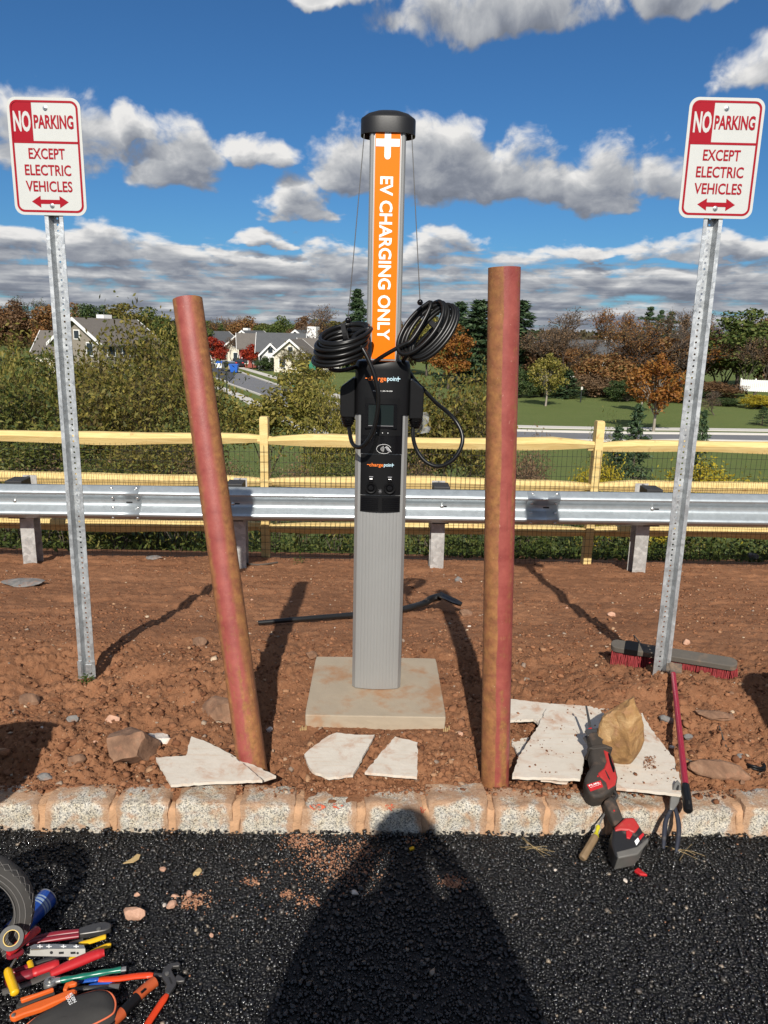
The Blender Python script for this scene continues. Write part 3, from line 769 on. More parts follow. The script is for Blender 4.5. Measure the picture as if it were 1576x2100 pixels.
# ------------------------------------------------------------------ kerb of granite blocks
def noisy_block(w, d, h, seed, amp=0.006):
    """rough split block, rounded edges, base at z=0, centred on x, front at y=0"""
    bm = bmesh.new(); bmesh.ops.create_cube(bm, size=1.0)
    bmesh.ops.subdivide_edges(bm, edges=bm.edges[:], cuts=7, use_grid_fill=True)
    for v in bm.verts:
        p = v.co * 2; q = Vector((abs(p.x), abs(p.y), abs(p.z)))
        e = [q.x ** 14, q.y ** 14, q.z ** 14]; l = sum(e) ** (1 / 14) if sum(e) else 1
        v.co = Vector((p.x * w / 2, p.y * d / 2, p.z * h / 2)) * (1 / max(l, 1.0)) ** 0.9
        v.co.y += d / 2; v.co.z += h / 2
        nz = mnoise.noise_vector(v.co * 16 + Vector((seed * 3.7, seed, 0))) * amp + mnoise.noise_vector(v.co * 50 + Vector((seed, 0, seed))) * amp * 0.45
        v.co += nz
    me = bpy.data.meshes.new('kerb_stone'); bm.to_mesh(me); bm.free()
    me.polygons.foreach_set('use_smooth', [True] * len(me.polygons)); me.set_sharp_from_angle(angle=RAD(60))
    return me
kerb = bpy.data.objects.new('kerb', None); COL.objects.link(kerb); kerb.location = (0, 2.37, ZP)
tag(kerb, 'kerb of rough granite blocks set in soil-stained mortar', None, kind='structure')
jx = [91, 235, 355, 484, 611, 742, 873, 1011, 1126, 1262, 1398, 1535]
JX = [onY(u, 1660, 2.375).x for u in jx]
while JX[0] > -5.5: JX.insert(0, JX[0] - 0.235 + 0.02 * math.sin(len(JX) * 2.3))
while JX[-1] < 5.5: JX.append(JX[-1] + 0.235 + 0.02 * math.sin(len(JX) * 1.7))
for k in range(len(JX) - 1):
    a, b_ = JX[k], JX[k + 1]; w = b_ - a - 0.016
    me = noisy_block(w, 0.135, 0.165 + 0.006 * math.sin(k * 2.1), k + 1, 0.009)
    o = link('kerb_stone', me, M_GRAN, kerb)
    cx = (a + b_) / 2
    o.location = (cx, 2.372 + YAW * cx + 0.004 * math.sin(k * 3.3), -0.205 + 0.007 * math.sin(k * 1.3)); o.rotation_euler = (RAD(-3) + 0.02 * math.sin(k), 0.012 * math.sin(k * 2.7), YAW)
mb = MB()
R_ = Matrix.Rotation(YAW, 3, 'Z')
for k in range(len(JX)):      # rough pointing in every joint
    me = noisy_block(0.034, 0.125, 0.155, 60 + k, 0.010); o = link('mortar', me, None, kerb); o.location = (JX[k], 2.376 + YAW * JX[k], -0.207); o.rotation_euler = (RAD(-3), 0, YAW)
M_MORT = material('soil_stained_mortar', (0.46, 0.27, 0.15), 0.95, var=0.35, vscale=25, bump=0.8, bscale=70, bdist=0.008)
for o in kerb.children:
    if o.name.startswith('mortar'): o.data.materials.append(M_MORT)
# orange marking paint sprayed on two blocks
M_SPRAY = material('orange_marking_paint', (0.62, 0.13, 0.06), 0.7, var=0.2, vscale=40)
_b = M_SPRAY.node_tree; _t = NT(_b); _n = _t.noise(_t.node('ShaderNodeTexCoord').outputs['Object'], 55.0, 6, 0.7); _t.l.new(_t.sstep(_n, 0.47, 0.58), _b.nodes['Principled BSDF'].inputs['Alpha'])
for u, v, w, h in ((652, 1655, 0.058, 0.024), (692, 1652, 0.04, 0.022), (800, 1655, 0.03, 0.03), (868, 1660, 0.02, 0.03)):
    q = onY(u, v, 2.366); mb = MB(); mb.prism([q + Vector((w / 2 * math.cos(a) * (1 + 0.25 * math.sin(3 * a)), -0.002, h / 2 * math.sin(a) * (1 + 0.2 * math.cos(5 * a)))) for a in [i * 0.4488 for i in range(14)]], (0, 0.001, 0)); mb.build('paint_mark', M_SPRAY, kerb)
# soil trodden over the kerb's back edge and joints
n = 900
px = rng.uniform(-1.7, 1.7, n); py = 2.50 + YAW * px - np.abs(rng.normal(0, 0.028, n)); sz = np.clip(rng.lognormal(math.log(0.004), 0.5, n), 0.002, 0.014)
o = scatter('kerb_crumbs', np.stack([px, py, np.full(n, -0.042)], 1), sz, M_CLOD, 'ico', 0.7, 0.3, 15)
tag(o, 'crumbs of red soil lying on top of the kerb', 'soil', kind='stuff')

# ------------------------------------------------------------------ concrete pad
pad = thing('concrete_pad', 'square tan concrete pad under the charging station', 'concrete pad', (-0.02, 3.262, -0.05))
bm = bmesh.new(); bmesh.ops.create_cube(bm, size=1.0)
bmesh.ops.subdivide_edges(bm, edges=bm.edges[:], cuts=11, use_grid_fill=True)
for v in bm.verts:
    v.co = Vector((v.co.x * 0.612, v.co.y * 0.612, v.co.z * 0.22 - 0.11))
    nz = mnoise.noise(v.co * 9) * 0.004
    if v.co.z > -0.02: v.co.z += nz * 0.4
    else: v.co += Vector((nz, nz, 0))
    if abs(v.co.x) > 0.3 and abs(v.co.y) > 0.3: v.co.x *= 0.992; v.co.y *= 0.992
me = bpy.data.meshes.new('slab'); bm.to_mesh(me); bm.free()
o = link('slab', me, M_CONC); o.parent = pad; o.location = (0, 0, 0.05); o.rotation_euler = (0, 0, 0.012)
m_ = o.modifiers.new('bevel', 'BEVEL'); m_.width = 0.004; m_.segments = 2; m_.limit_method = 'ANGLE'

# ------------------------------------------------------------------ guardrail
GY = 6.72
def gline(x, dy=0.0, z=0.0): return Vector((x - YAW * dy, GY + YAW * x + dy, z))
half = [(0.156, 0.0), (0.150, 0.014), (0.118, 0.066), (0.108, 0.076), (0.097, 0.081), (0.085, 0.078), (0.075, 0.068), (0.040, 0.018), (0.028, 0.006), (0.014, 0.0)]
prof = half + [(-z, d) for z, d in reversed(half)]
gr = thing('guardrail', 'galvanised steel W-beam guardrail on posts with black offset blocks', 'guardrail', (0.0, GY, -0.56))
RC = 0.085                        # height of the beam's centre
SPL = [-5.96, -2.15, 1.66, 5.47, 9.28]
SPL = [onY(262, 1000, GY).x - 3.81 * 2, onY(262, 1000, GY).x - 3.81, onY(262, 1000, GY).x, onY(262, 1000, GY).x + 3.81, onY(262, 1000, GY).x + 7.62, onY(262, 1000, GY).x + 11.4]
def rz(x): return RC + 0.0045 * x
for k in range(len(SPL) - 1):
    x0, x1 = SPL[k] - 0.16, SPL[k + 1] + 0.14; mb = MB(); NX = 20; off = -0.0035 if k % 2 else 0.0
    vs = []
    for i in range(NX + 1):
        x = x0 + (x1 - x0) * i / NX; wob = 0.004 * math.sin(x * 2.3 + k)
        for z, d in prof: vs.append(gline(x, -d + off + wob, rz(x) + z))
    m = len(prof); fs = [(i * m + j, i * m + j + 1, (i + 1) * m + j + 1, (i + 1) * m + j) for i in range(NX) for j in range(m - 1)]
    mb.add(vs, fs); mb.build('beam', M_RAILM, gr, smooth=35, solid=0.003)
M_SLOT = material('dark_slot', (0.01, 0.01, 0.01), 0.9)
mb_s = MB()
def slot(x, z=0.0, w=0.058, h=0.012):
    p = [gline(x + a, -0.006, rz(x) + z + b) for a, b in rrect(w, h, h * 0.45, 4)]
    mb = MB(); mb.prism(p, (0, 0.002, 0)); mb.build('slot', M_SLOT, gr)
def bolt(x, z, dep, r=0.016, par=gr):
    mb = MB(); c = gline(x, -dep, rz(x) + z); Mx = Matrix.Translation(c) @ Matrix.Rotation(RAD(90), 4, 'X')
    mb.lathe([(0.0001, 0.012), (r * 0.6, 0.010), (r * 0.95, 0.005), (r, 0.0), (r, -0.004)], 10, Mx); mb.build('bolt', M_BOLT, par, smooth=50)
for xs_ in SPL[1:4]:
    for dx in (-0.112, 0.112):
        for z, dep in ((0.135, 0.042), (0.047, 0.03), (-0.047, 0.03), (-0.135, 0.042)): bolt(xs_ + dx, z, dep)
    slot(xs_ + 0.03)
PXS = [onY(u, 1100, 6.9).x for u in (-360, 65, 492, 900, 1325)] ; PXS.append(PXS[-1] + 1.9); PXS.insert(0, PXS[0] - 1.9)
for i, x in enumerate(PXS):
    g0 = gz(x, GY + 0.3) - 0.35; top = rz(x) + 0.185
    # wide-flange post behind an offset block
    mb = MB(); y1 = 0.20
    pr = [(-0.05, 0), (0.05, 0), (0.05, 0.007), (0.004, 0.007), (0.004, 0.143), (0.05, 0.143), (0.05, 0.15), (-0.05, 0.15), (-0.05, 0.143), (-0.004, 0.143), (-0.004, 0.007), (-0.05, 0.007)]
    pr = [(-0.064 if a < -0.04 else 0.064 if a > 0.04 else a, b) for a, b in pr]
    mb.prism([gline(x + a, y1 + b, g0) for a, b in pr], (0, 0, top - g0 - 0.012)); mb.build('post', M_POSTM, gr)
    mb = MB(); sl = 0.03
    mb.add([gline(x + a, b, z) for a, b, z in ((-0.075, 0.004, rz(x) - 0.17), (0.075, 0.004, rz(x) - 0.17), (0.075, y1 - 0.002, rz(x) - 0.17), (-0.075, y1 - 0.002, rz(x) - 0.17),
            (-0.075, 0.004, top - 0.005), (0.075, 0.004, top - 0.005), (0.075, y1 - 0.002, top), (-0.075, y1 - 0.002, top))],
           [(0, 3, 2, 1), (4, 5, 6, 7), (0, 1, 5, 4), (1, 2, 6, 5), (2, 3, 7, 6), (3, 0, 4, 7)])
    mb.build('offset_block', M_BLOCK, gr, bevel=0.004)
    bolt(x - 0.012 if i % 2 else x + 0.006, 0.0, 0.004, 0.019); slot(x + 0.022)

# ------------------------------------------------------------------ split-rail fence with wire
FY = 7.55
def fline(x, dy=0.0, z=0.0): return Vector((x - YAW * dy, FY + YAW * x + dy, z))
fx0 = onY(544, 900, FY).x; FX = [fx0 - 6.7, fx0 - 3.35, fx0, fx0 + 3.35, fx0 + 6.7]
fence = thing('split_rail_fence', 'yellow new split-rail timber fence with black wire mesh behind guardrail', 'fence', (fx0, FY, -0.69))
rr = random.Random(4)
for i, x in enumerate(FX):
    b0 = gz(x, FY) - 0.3; top = 0.80 + 0.02 * math.sin(i * 5) ; w = 0.056; lean = [0, 0.02, 0.0, 0.028, 0.01][i]
    mb = MB(); vs = []
    secs = [(b0, 0), (-0.2, 0.4), (0.45, 0.8), (top - 0.02, 1.0), (top, 1.0)]
    for z, t in secs:
        ww = w * (0.86 if z == top else 1.0)
        for a, b in ((-1, -1), (-0.3, -1.12), (1, -0.95), (1.05, 0.9), (-0.95, 1)): vs.append(fline(x + a * ww * 0.72 + lean * t + rr.uniform(-.003, .003), b * ww, z))
    m = 5; fs = [(k * m + j, k * m + (j + 1) % m, (k + 1) * m + (j + 1) % m, (k + 1) * m + j) for k in range(len(secs) - 1) for j in range(m)] + [tuple(range((len(secs) - 1) * m, len(secs) * m))]
    mb.add(vs, fs); mb.build('post', M_TIMB, fence, smooth=25)
for i in range(len(FX) - 1):
    for j, zc in enumerate((0.557, 0.135, -0.345)):
        x0, x1 = FX[i] - 0.07, FX[i + 1] + 0.07; N = 14; mb = MB(); vs = []
        ph = rr.uniform(0, 6); s0 = rr.uniform(-0.012, 0.012); up = 0.0
        for k in range(N + 1):
            t = k / N; x = x0 + (x1 - x0) * t
            end = min(1.0, min(t, 1 - t) / 0.13); end = 0.45 + 0.55 * end ** 0.8
            zz = zc + s0 * (t - 0.5) * 2 + 0.008 * math.sin(x * 2.2 + ph) + (1 - end) * (-0.018 if j == 0 else -0.012) + 0.004 * x
            h1, d1 = 0.058 * end * (1 + 0.1 * math.sin(x * 3.1 + ph)), 0.05 * (0.6 + 0.4 * end)
            for a, b in ((-0.55, 0.95), (0.6, 1.0), (1.0, 0.1), (0.55, -0.95), (-0.5, -1.0), (-1.0, 0.12)):
                vs.append(fline(x, d1 * a + (0.012 if (i + j) % 2 else -0.012) * (1 - end) * 2 + 0.01, zz + h1 * b + rr.uniform(-.003, .003)))
        m = 6; fs = [(k * m + q, k * m + (q + 1) % m, (k + 1) * m + (q + 1) % m, (k + 1) * m + q) for k in range(N) for q in range(m)] + [tuple(range(m)), tuple(range(N * m, N * m + m))]
        mb.add(vs, fs); mb.build('rail', M_TIMB, fence, smooth=28)
# wire mesh on the near side of the posts
segs = []
wx0, wx1, wz0, wz1 = FX[0], FX[-1], -0.80, 0.515
nv = int((wx1 - wx0) / 0.0508)
mb = MB()
V, F = [], []
def thin(p, q, r=0.0019):
    o_ = len(V); d = (q - p).normalized(); a = Vector((0, 1, 0)) if abs(d.y) < 0.9 else Vector((1, 0, 0)); b = d.cross(a).normalized(); a = b.cross(d)
    for c in (p, q):
        for k in range(3):
            an = k * 2.0944; V.append(c + a * (math.cos(an) * r) + b * (math.sin(an) * r))
    for k in range(3): F.append((o_ + k, o_ + (k + 1) % 3, o_ + 3 + (k + 1) % 3, o_ + 3 + k))
for k in range(nv + 1):
    x = wx0 + k * 0.0508 + 0.004 * math.sin(k * 1.7)
    thin(fline(x, -0.075, wz0 + 0.004 * x), fline(x + 0.006 * math.sin(k * 0.31), -0.075 + 0.006 * math.sin(k * .23), wz1 + 0.004 * x))
zz = wz0
while zz < wz1 + 0.001:
    for k in range(28):
        a, b = wx0 + (wx1 - wx0) * k / 28, wx0 + (wx1 - wx0) * (k + 1) / 28
        thin(fline(a, -0.075 + 0.006 * math.sin(k * 1.1), zz + 0.004 * a + 0.004 * math.sin(k * 1.9)), fline(b, -0.075 + 0.006 * math.sin((k + 1) * 1.1), zz + 0.004 * b + 0.004 * math.sin((k + 1) * 1.9)))
    zz += 0.1016 if zz > -0.3 else 0.0762
o = np_mesh('wire_mesh', np.array([tuple(v) for v in V]), np.array(F), M_WIRE, fence); o['kind'] = 'stuff'

# ------------------------------------------------------------------ charging station
CX, CY = -0.018, 3.29            # axis of the station
ch = thing('charging_station', 'tall silver and black electric vehicle charging station with orange mast panel', 'charging station', (CX, CY, 0.0))
def front_arc(hw, y0, bulge, n=12):
    """front outline from left to right, bowed towards the viewer"""
    return [(hw * (2 * k / n - 1), y0 - bulge * (1 - (2 * k / n - 1) ** 2)) for k in range(n + 1)]
def ring(pl, z, n=None): return [Vector((CX + a, CY + b, z)) for a, b in pl]
def shell(pl, z0, z1, name, mat, par, bevel=0.0, smooth=35):
    mb = MB(); mb.prism(ring(pl, z0), (0, 0, z1 - z0)); return mb.build(name, mat, par, smooth=smooth, bevel=bevel)
# pedestal: chamfered box, bowed front with fine vertical ribs
hw = 0.113
def pedestal_outline():
    pl = [(-hw, 0.085), (-hw, -0.052), (-hw + 0.012, -0.070)]
    fa = front_arc(hw - 0.014, -0.073, 0.014, 64)
    for k, (a, b) in enumerate(fa):
        gro = abs(a) < 0.086 and (k % 5 == 2)
        pl.append((a, b + (0.0009 if gro else 0.0)))
    pl += [(hw - 0.012, -0.070), (hw, -0.052), (hw, 0.085), (hw - 0.02, 0.1), (-hw + 0.02, 0.1)]
    return pl
shell(pedestal_outline(), 0.004, 1.272, 'pedestal', M_ALU, ch, smooth=20)
# upper mast with side grooves
mw = 0.0725
ml = [(-mw, 0.06), (-mw, 0.012), (-mw + .004, 0.009), (-mw + .004, 0.003), (-mw, 0.0), (-mw, -0.034), (-mw + 0.006, -0.044), (-0.058, -0.047), (-0.056, -0.043), (-0.0525, -0.043), (-0.052, -0.048)]
ml = ml + [(-a, b) for a, b in reversed(ml)]
mast = shell(ml, 1.44, 2.40, 'mast', M_ALU, ch, smooth=25)
mb = MB(); mb.prism([Vector((CX + a, CY - 0.0482 - b, 1.505)) for a, b in ((-0.0495, 0), (0.0495, 0), (0.0495, 0.0022), (0.025, 0.0034), (0, 0.0038), (-0.025, 0.0034), (-0.0495, 0.0022))], (0, 0, 0.89))
panel = mb.build('orange_panel', M_ORANGE, ch, smooth=40)
yf = CY - 0.0482 - 0.0045
# white plus at the top, rounded lower end
pl = [(-0.0125, 2.394), (0.0125, 2.394), (0.0125, 2.361), (0.047, 2.361), (0.047, 2.333), (0.0125, 2.333), (0.0125, 2.298)] + [(0.0125 * math.cos(RAD(-a)), 2.298 + 0.0125 * math.sin(RAD(-a))) for a in range(15, 180, 15)] + [(-0.0125, 2.298), (-0.0125, 2.333), (-0.047, 2.333), (-0.047, 2.361), (-0.0125, 2.361)]
mb = MB(); mb.prism([Vector((CX + a, yf + 0.0006, z)) for a, z in pl], (0, -0.0006, 0)); mb.build('plus_mark', M_WHITE, panel)
lettering('EV CHARGING ONLY', M_WHITE, panel, (CX - 0.0015, yf, 1.902), (0, 0, -1), (1, 0, 0), 0.64, 0.0525, bold=0.022)
# cap
mb = MB()
def capring(r, z, q=1.0): return [Vector((CX + r * math.copysign(abs(math.cos(a)) ** 0.75, math.cos(a)), CY + 0.012 + r * 0.66 * math.copysign(abs(math.sin(a)) ** 0.75, math.sin(a)), z)) for a in [2 * math.pi * k / 40 for k in range(40)]]
secs = [(0.098, 2.402), (0.1085, 2.384), (0.1105, 2.384), (0.1105, 2.440), (0.109, 2.4445), (0.085, 2.462), (0.05, 2.474), (0.012, 2.479)]
vs = [p for r, z in secs for p in capring(r, z)]; fs = [(i * 40 + k, i * 40 + (k + 1) % 40, (i + 1) * 40 + (k + 1) % 40, (i + 1) * 40 + k) for i in range(len(secs) - 1) for k in range(40)]
mb.add(vs, fs + [tuple(range(40)), tuple(range((len(secs) - 1) * 40, len(secs) * 40))]); mb.build('cap', M_CAP, ch, smooth=45)
# head: black upper housing
hd = [(-0.115, 0.1), (-0.117, -0.055), (-0.104, -0.076)] + front_arc(0.1, -0.079, 0.017, 14) + [(0.104, -0.076), (0.117, -0.055), (0.115, 0.1)]
mb = MB(); secs = [(1.273, 1.0), (1.462, 1.0), (1.482, 0.985), (1.495, 0.93), (1.499, 0.8)]
n_ = len(hd); vs = [Vector((CX + a * s_, CY + b * s_, z)) for z, s_ in secs for a, b in hd]
mb.add(vs, [(i * n_ + k, i * n_ + (k + 1) % n_, (i + 1) * n_ + (k + 1) % n_, (i + 1) * n_ + k) for i in range(len(secs) - 1) for k in range(n_)] + [tuple(range(n_)), tuple(range((len(secs) - 1) * n_, len(secs) * n_))])
head = mb.build('head_housing', M_BLACK, ch, smooth=40)
# front panel below, set between the silver sides
def bowed(hw_, z0, z1, d0, d1, name, mat, par, bulge=0.016, n=14, y0=-0.073):
    mb = MB(); fr = front_arc(hw_, y0 - d1, bulge, n); bk = front_arc(hw_, y0 - d0, bulge, n)
    mb.prism([Vector((CX + a, CY + b, z0)) for a, b in fr] + [Vector((CX + a, CY + b, z0)) for a, b in reversed(bk)], (0, 0, z1 - z0)); return mb.build(name, mat, par, smooth=30)
SX = -0.004
fp = bowed(0.0895, 1.106, 1.274, -0.006, 0.007, 'front_panel', M_BLACKG, ch)
bz = bowed(0.083, 1.185, 1.345, 0.004, 0.0105, 'screen_bezel', M_BLACK, ch)
lp = bowed(0.088, 0.925, 1.102, -0.006, 0.006, 'socket_panel', M_BLACK, ch)
vp = bowed(0.0875, 0.848, 0.921, -0.006, 0.005, 'vent_panel', M_BLACK, ch)
for k in range(7):
    for s_ in (-1, 1):
        mb = MB(); z = 0.858 + k * 0.0085; a0, a1 = (-0.082, -0.008) if s_ < 0 else (0.008, 0.082)
        pts = [Vector((CX + a0 + (a1 - a0) * t / 6, CY - 0.0775 - 0.016 * (1 - ((a0 + (a1 - a0) * t / 6) / 0.0875) ** 2) - 0.0015, z)) for t in range(7)]
        mb.tube(pts, 0.0026, 6); mb.build('louvre', M_BLACKG, vp, smooth=50)
fy = CY - 0.095
def flat(pl, mat, name, par, y=None, th=0.0012):
    y = fy if y is None else y
    mb = MB(); mb.prism([Vector((CX + a, y, z)) for a, z in pl], (0, -th, 0)); return mb.build(name, mat, par)
YS = CY - 0.0105 - 0.073 - 0.016
scr = flat([(a, z) for a, z in rrect(0.138, 0.104, 0.006, 3, SX, 1.268)], M_BLACKG, 'screen', bz, YS - 0.0005)
flat(rrect(0.106, 0.086, 0.002, 2, SX, 1.272), M_SCREEN, 'display', bz, YS - 0.0022)
flat([(SX - 0.053, 1.2265), (SX + 0.053, 1.2265), (SX + 0.053, 1.2285), (SX - 0.053, 1.2285)], M_GREYP, 'status_line', bz, YS - 0.0022)
for a in (-0.045, -0.022, 0.003, 0.026):
    mb = MB(); mb.lathe([(0.0001, 0.0035), (0.0045, 0.003), (0.0058, 0.001), (0.006, 0)], 12, Matrix.Translation((CX + a, CY - 0.0958, 1.199)) @ Matrix.Rotation(RAD(90), 4, 'X')); mb.build('button', M_BLACKG, fp, smooth=50)
    mb = MB(); mb.lathe([(0.0001, 0.0012), (0.002, 0.0)], 8, Matrix.Translation((CX + a + 0.001, CY - 0.0995, 1.197)) @ Matrix.Rotation(RAD(90), 4, 'X')); mb.build('button_mark', M_WHITE, fp)
# contactless mark: oval, three waves, hand with card
yc = CY - 0.0972; zc_ = 1.128; cx_ = CX + 0.011
def stroke(pts, r, mat, name, par): mb = MB(); mb.tube(pts, r, 5); return mb.build(name, mat, par)
stroke([Vector((cx_ + 0.031 * math.cos(a), yc, zc_ + 0.020 * math.sin(a))) for a in [RAD(18 + 10 * k) for k in range(31)]], 0.0007, M_WHITE, 'contactless_oval', fp)
for k in range(4):
    r = 0.006 + 0.0042 * k
    stroke([Vector((cx_ - 0.018 + r * math.cos(RAD(a)), yc - 0.0006, zc_ + r * 1.1 * math.sin(RAD(a)))) for a in range(-42, 43, 12)], 0.0006, M_WHITE, 'contactless_wave', fp)
flat([(0.011 + a, zc_ + z) for a, z in ((0.006, 0.008), (0.014, 0.011), (0.02, 0.006), (0.03, -0.006), (0.027, -0.014), (0.02, -0.006), (0.022, -0.013), (0.016, -0.006), (0.012, -0.002))], M_GREYP, 'contactless_hand', fp, yc + 0.0006)
stroke([Vector((cx_ + a, yc - 0.0006, zc_ + z)) for a, z in ((0.004, 0.006), (0.012, 0.011), (0.018, 0.007), (0.026, -0.003), (0.033, -0.012))], 0.0008, M_WHITE, 'contactless_finger', fp)
# brand marks: dash, lower-case word in two colours, plus-like last letter
def logo(cx, z, y, w, par):
    h = w * 0.118
    for x0, x1, txt, mat, hh in ((-0.42, 0.10, 'charge', M_LOGO_O, 1.45), (0.12, 0.385, 'poin', M_LOGO_B, 1.36)):
        lettering(txt, mat, par, (cx + w * (x0 + x1) / 2, y, z - h * 0.1), (1, 0, 0), (0, 0, 1), w * (x1 - x0), h * hh, bold=0.012)
    t = h * 0.16
    for name, mat, a0, a1, z0, z1 in (('logo_dash', M_LOGO_O, -0.5, -0.43, 0, t * 1.3), ('logo_plus', M_LOGO_B, 0.395, 0.49, 0, t * 1.3), ('logo_plus', M_LOGO_B, 0.42, 0.44, -h * 0.55, h * 0.6)):
        mb = MB(); mb.prism([Vector((cx + w * a, y + (0.0003 if z1 - z0 > h else 0), z + b)) for a, b in ((a0, z0), (a1, z0), (a1, z1), (a0, z1))], (0, -0.0004, 0)); mb.build(name, mat, par)
logo(CX + 0.001, 1.424, CY - 0.0975, 0.148, head)
logo(CX - 0.001, 1.058, CY - 0.0962, 0.117, lp)
lettering('Need help? 1-888-758-4389', M_WHITE, head, (CX + 0.001, CY - 0.0975, 1.373), (1, 0, 0), (0, 0, 1), 0.082, 0.0062)
# two capped sockets with flaps, warning mark between
for a in (-0.041, 0.040):
    c = Vector((CX + a, CY - 0.0935, 0.958)); Mx = Matrix.Translation(c) @ Matrix.Rotation(RAD(90), 4, 'X')
    mb = MB(); mb.lathe([(0.0001, 0.004), (0.016, 0.004), (0.018, 0.012), (0.022, 0.013), (0.0245, 0.010), (0.025, -0.01)], 24, Mx); so = mb.build('socket', M_BLACK, lp, smooth=40)
    mb = MB(); mb.lathe([(0.0001, 0.0105), (0.011, 0.010), (0.0145, 0.0065), (0.015, 0.002)], 20, Mx); mb.build('socket_cap', M_BLACKG, so, smooth=40)
    mb = MB(); mb.prism([c + Vector((x, -0.003, z)) for x, z in ((-0.010, 0.026), (0.010, 0.026), (0.008, 0.042), (-0.008, 0.042))], (0, -0.012, 0)); mb.build('socket_latch', M_BLACKG, lp, bevel=0.002)
    mb = MB(); mb.prism([c + Vector((x, -0.0025, z)) for x, z in ((-0.0085, 0.046), (0.0085, 0.046), (0.0085, 0.050), (-0.0085, 0.050))], (0, -0.001, 0)); mb.build('socket_print', M_GREYP, lp)
c = Vector((CX - 0.001, CY - 0.0965, 0.943))
for k in range(4):
    an = RAD(45 * k); stroke([c + Vector((0.008 * math.cos(an), 0, 0.010 * math.sin(an))), c - Vector((0.008 * math.cos(an), 0, 0.010 * math.sin(an)))], 0.0006, M_GREYP, 'warning_mark', lp)
# side holsters with parked connectors
for s_ in (-1, 1):
    x0, x1 = (0.116, 0.176) if s_ > 0 else (0.116, 0.180)
    pl = [(x0, 1.255), (x1 - 0.008, 1.255), (x1, 1.266), (x1 + 0.001, 1.372), (x1 - 0.004, 1.386), (x0 + 0.010, 1.424), (x0, 1.424)]
    mb = MB(); mb.prism([Vector((CX + s_ * a, CY - 0.062, z)) for a, z in pl], (0, 0.13, 0)); ho = mb.build('holster', M_BLACK, ch, bevel=0.006)
    mb = MB(); xc = CX + s_ * 0.148; secs = [(0.030, 0.05, 1.256), (0.029, 0.046, 1.246), (0.022, 0.036, 1.225), (0.016, 0.024, 1.21)]
    vs = []
    for a, b, z in secs:
        for k in range(16):
            an = 2 * math.pi * k / 16; vs.append(Vector((xc + a * math.copysign(abs(math.cos(an)) ** .7, math.cos(an)), CY - 0.01 + b * math.copysign(abs(math.sin(an)) ** .7, math.sin(an)), z)))
    mb.add(vs, [(i * 16 + k, i * 16 + (k + 1) % 16, (i + 1) * 16 + (k + 1) % 16, (i + 1) * 16 + k) for i in range(3) for k in range(16)] + [tuple(range(16)), tuple(range(48, 64))])
    con = mb.build('connector', M_BLACK, ch, smooth=50)
    for z, a, b in ((1.243, 0.030, 0.047), (1.233, 0.027, 0.042), (1.223, 0.023, 0.037)):
        mb = MB(); mb.tube([Vector((xc + a * math.cos(t), CY - 0.01 + b * math.sin(t), z)) for t in [2 * math.pi * k / 20 for k in range(21)]], 0.0022, 5); mb.build('boot_rib', M_BLACKG, con, smooth=50)
# crumpled clear film hanging behind the right holster
M_FILM = material('clear_film', (0.7, 0.72, 0.74), 0.15); M_FILM.node_tree.nodes['Principled BSDF'].inputs['Alpha'].default_value = 0.28
mb = MB(); fv = []; fx = random.Random(3)
for i in range(8):
    for j in range(6):
        fv.append(Vector((CX + 0.150 + 0.010 * j + fx.uniform(-.009, .009) + 0.010 * (i > 4) * j / 3, CY + 0.03 + fx.uniform(-.016, .016), 1.275 - 0.013 * i + fx.uniform(-.006, .006))))
mb.add(fv, [(i * 6 + j, i * 6 + j + 1, (i + 1) * 6 + j + 1, (i + 1) * 6 + j) for i in range(7) for j in range(5)]); mb.build('protective_film', M_FILM, ch)
# cables
def pc(u, v, y):       # a point of the photograph at a depth y of the station
    return onY(u, v, y)
def k3(x, y): return (600 + x * 0.25381, 580 + y * 0.25381)
def coil(name, cu_, cv_, a, b, tilt, n, y0, thick, seed, tailpts, headpts, depth=0.05, face=0.35):
    """bundle of loops: ellipse half-axes in metres, tilted in the picture plane, loops spread across the bundle"""
    r = random.Random(seed); c = pc(*k3(cu_, cv_), y0); pts = []
    ca, sa = math.cos(RAD(tilt)), math.sin(RAD(tilt)); N = 28
    for i in range(n):
        off = (i / (n - 1) - 0.5) if n > 1 else 0
        aa, bb = a * r.uniform(0.94, 1.05), b * r.uniform(0.92, 1.06)
        dz, dx = off * thick[1] + r.uniform(-.006, .006), off * thick[0] + r.uniform(-.006, .006)
        oy = r.uniform(-depth, depth)
        for k in range(N):
            t = 2 * math.pi * k / N + 0.4
            e1, e2 = aa * math.cos(t), bb * math.sin(t)
            pts.append(c + Vector((dx + e1 * ca - e2 * sa, oy * 0.5 + depth * math.sin(t + 0.7) + face * e2, dz + e1 * sa + e2 * ca)))
    pts = [Vector(p) for p in headpts] + pts + [Vector(p) for p in tailpts]
    sm = []
    for i in range(len(pts)):
        lo, hi = max(0, i - 1), min(len(pts) - 1, i + 1); sm.append((pts[lo] + pts[i] * 2 + pts[hi]) / 4)
    mb = MB(); mb.tube(spline(sm, 3), 0.0088, 10); return mb.build(name, M_CABLE, ch, smooth=60)
YL = 3.16
tail = [pc(*k3(*q), y) for q, y in (((470, 430), 3.11), ((560, 520), 3.085), ((640, 680), 3.07), ((690, 860), 3.065), ((690, 1030), 3.07), ((650, 1200), 3.08), ((590, 1300), 3.09), ((535, 1330), 3.12), ((480, 1290), 3.18), ((455, 1150), 3.27))]
tail = spline(tail, 4)
head_ = spline([pc(*k3(*q), y) for q, y in (((560, 660), 3.28), ((480, 690), 3.22), ((380, 710), 3.17), ((300, 690), 3.14), ((265, 600), 3.12), ((320, 480), 3.10))], 4)
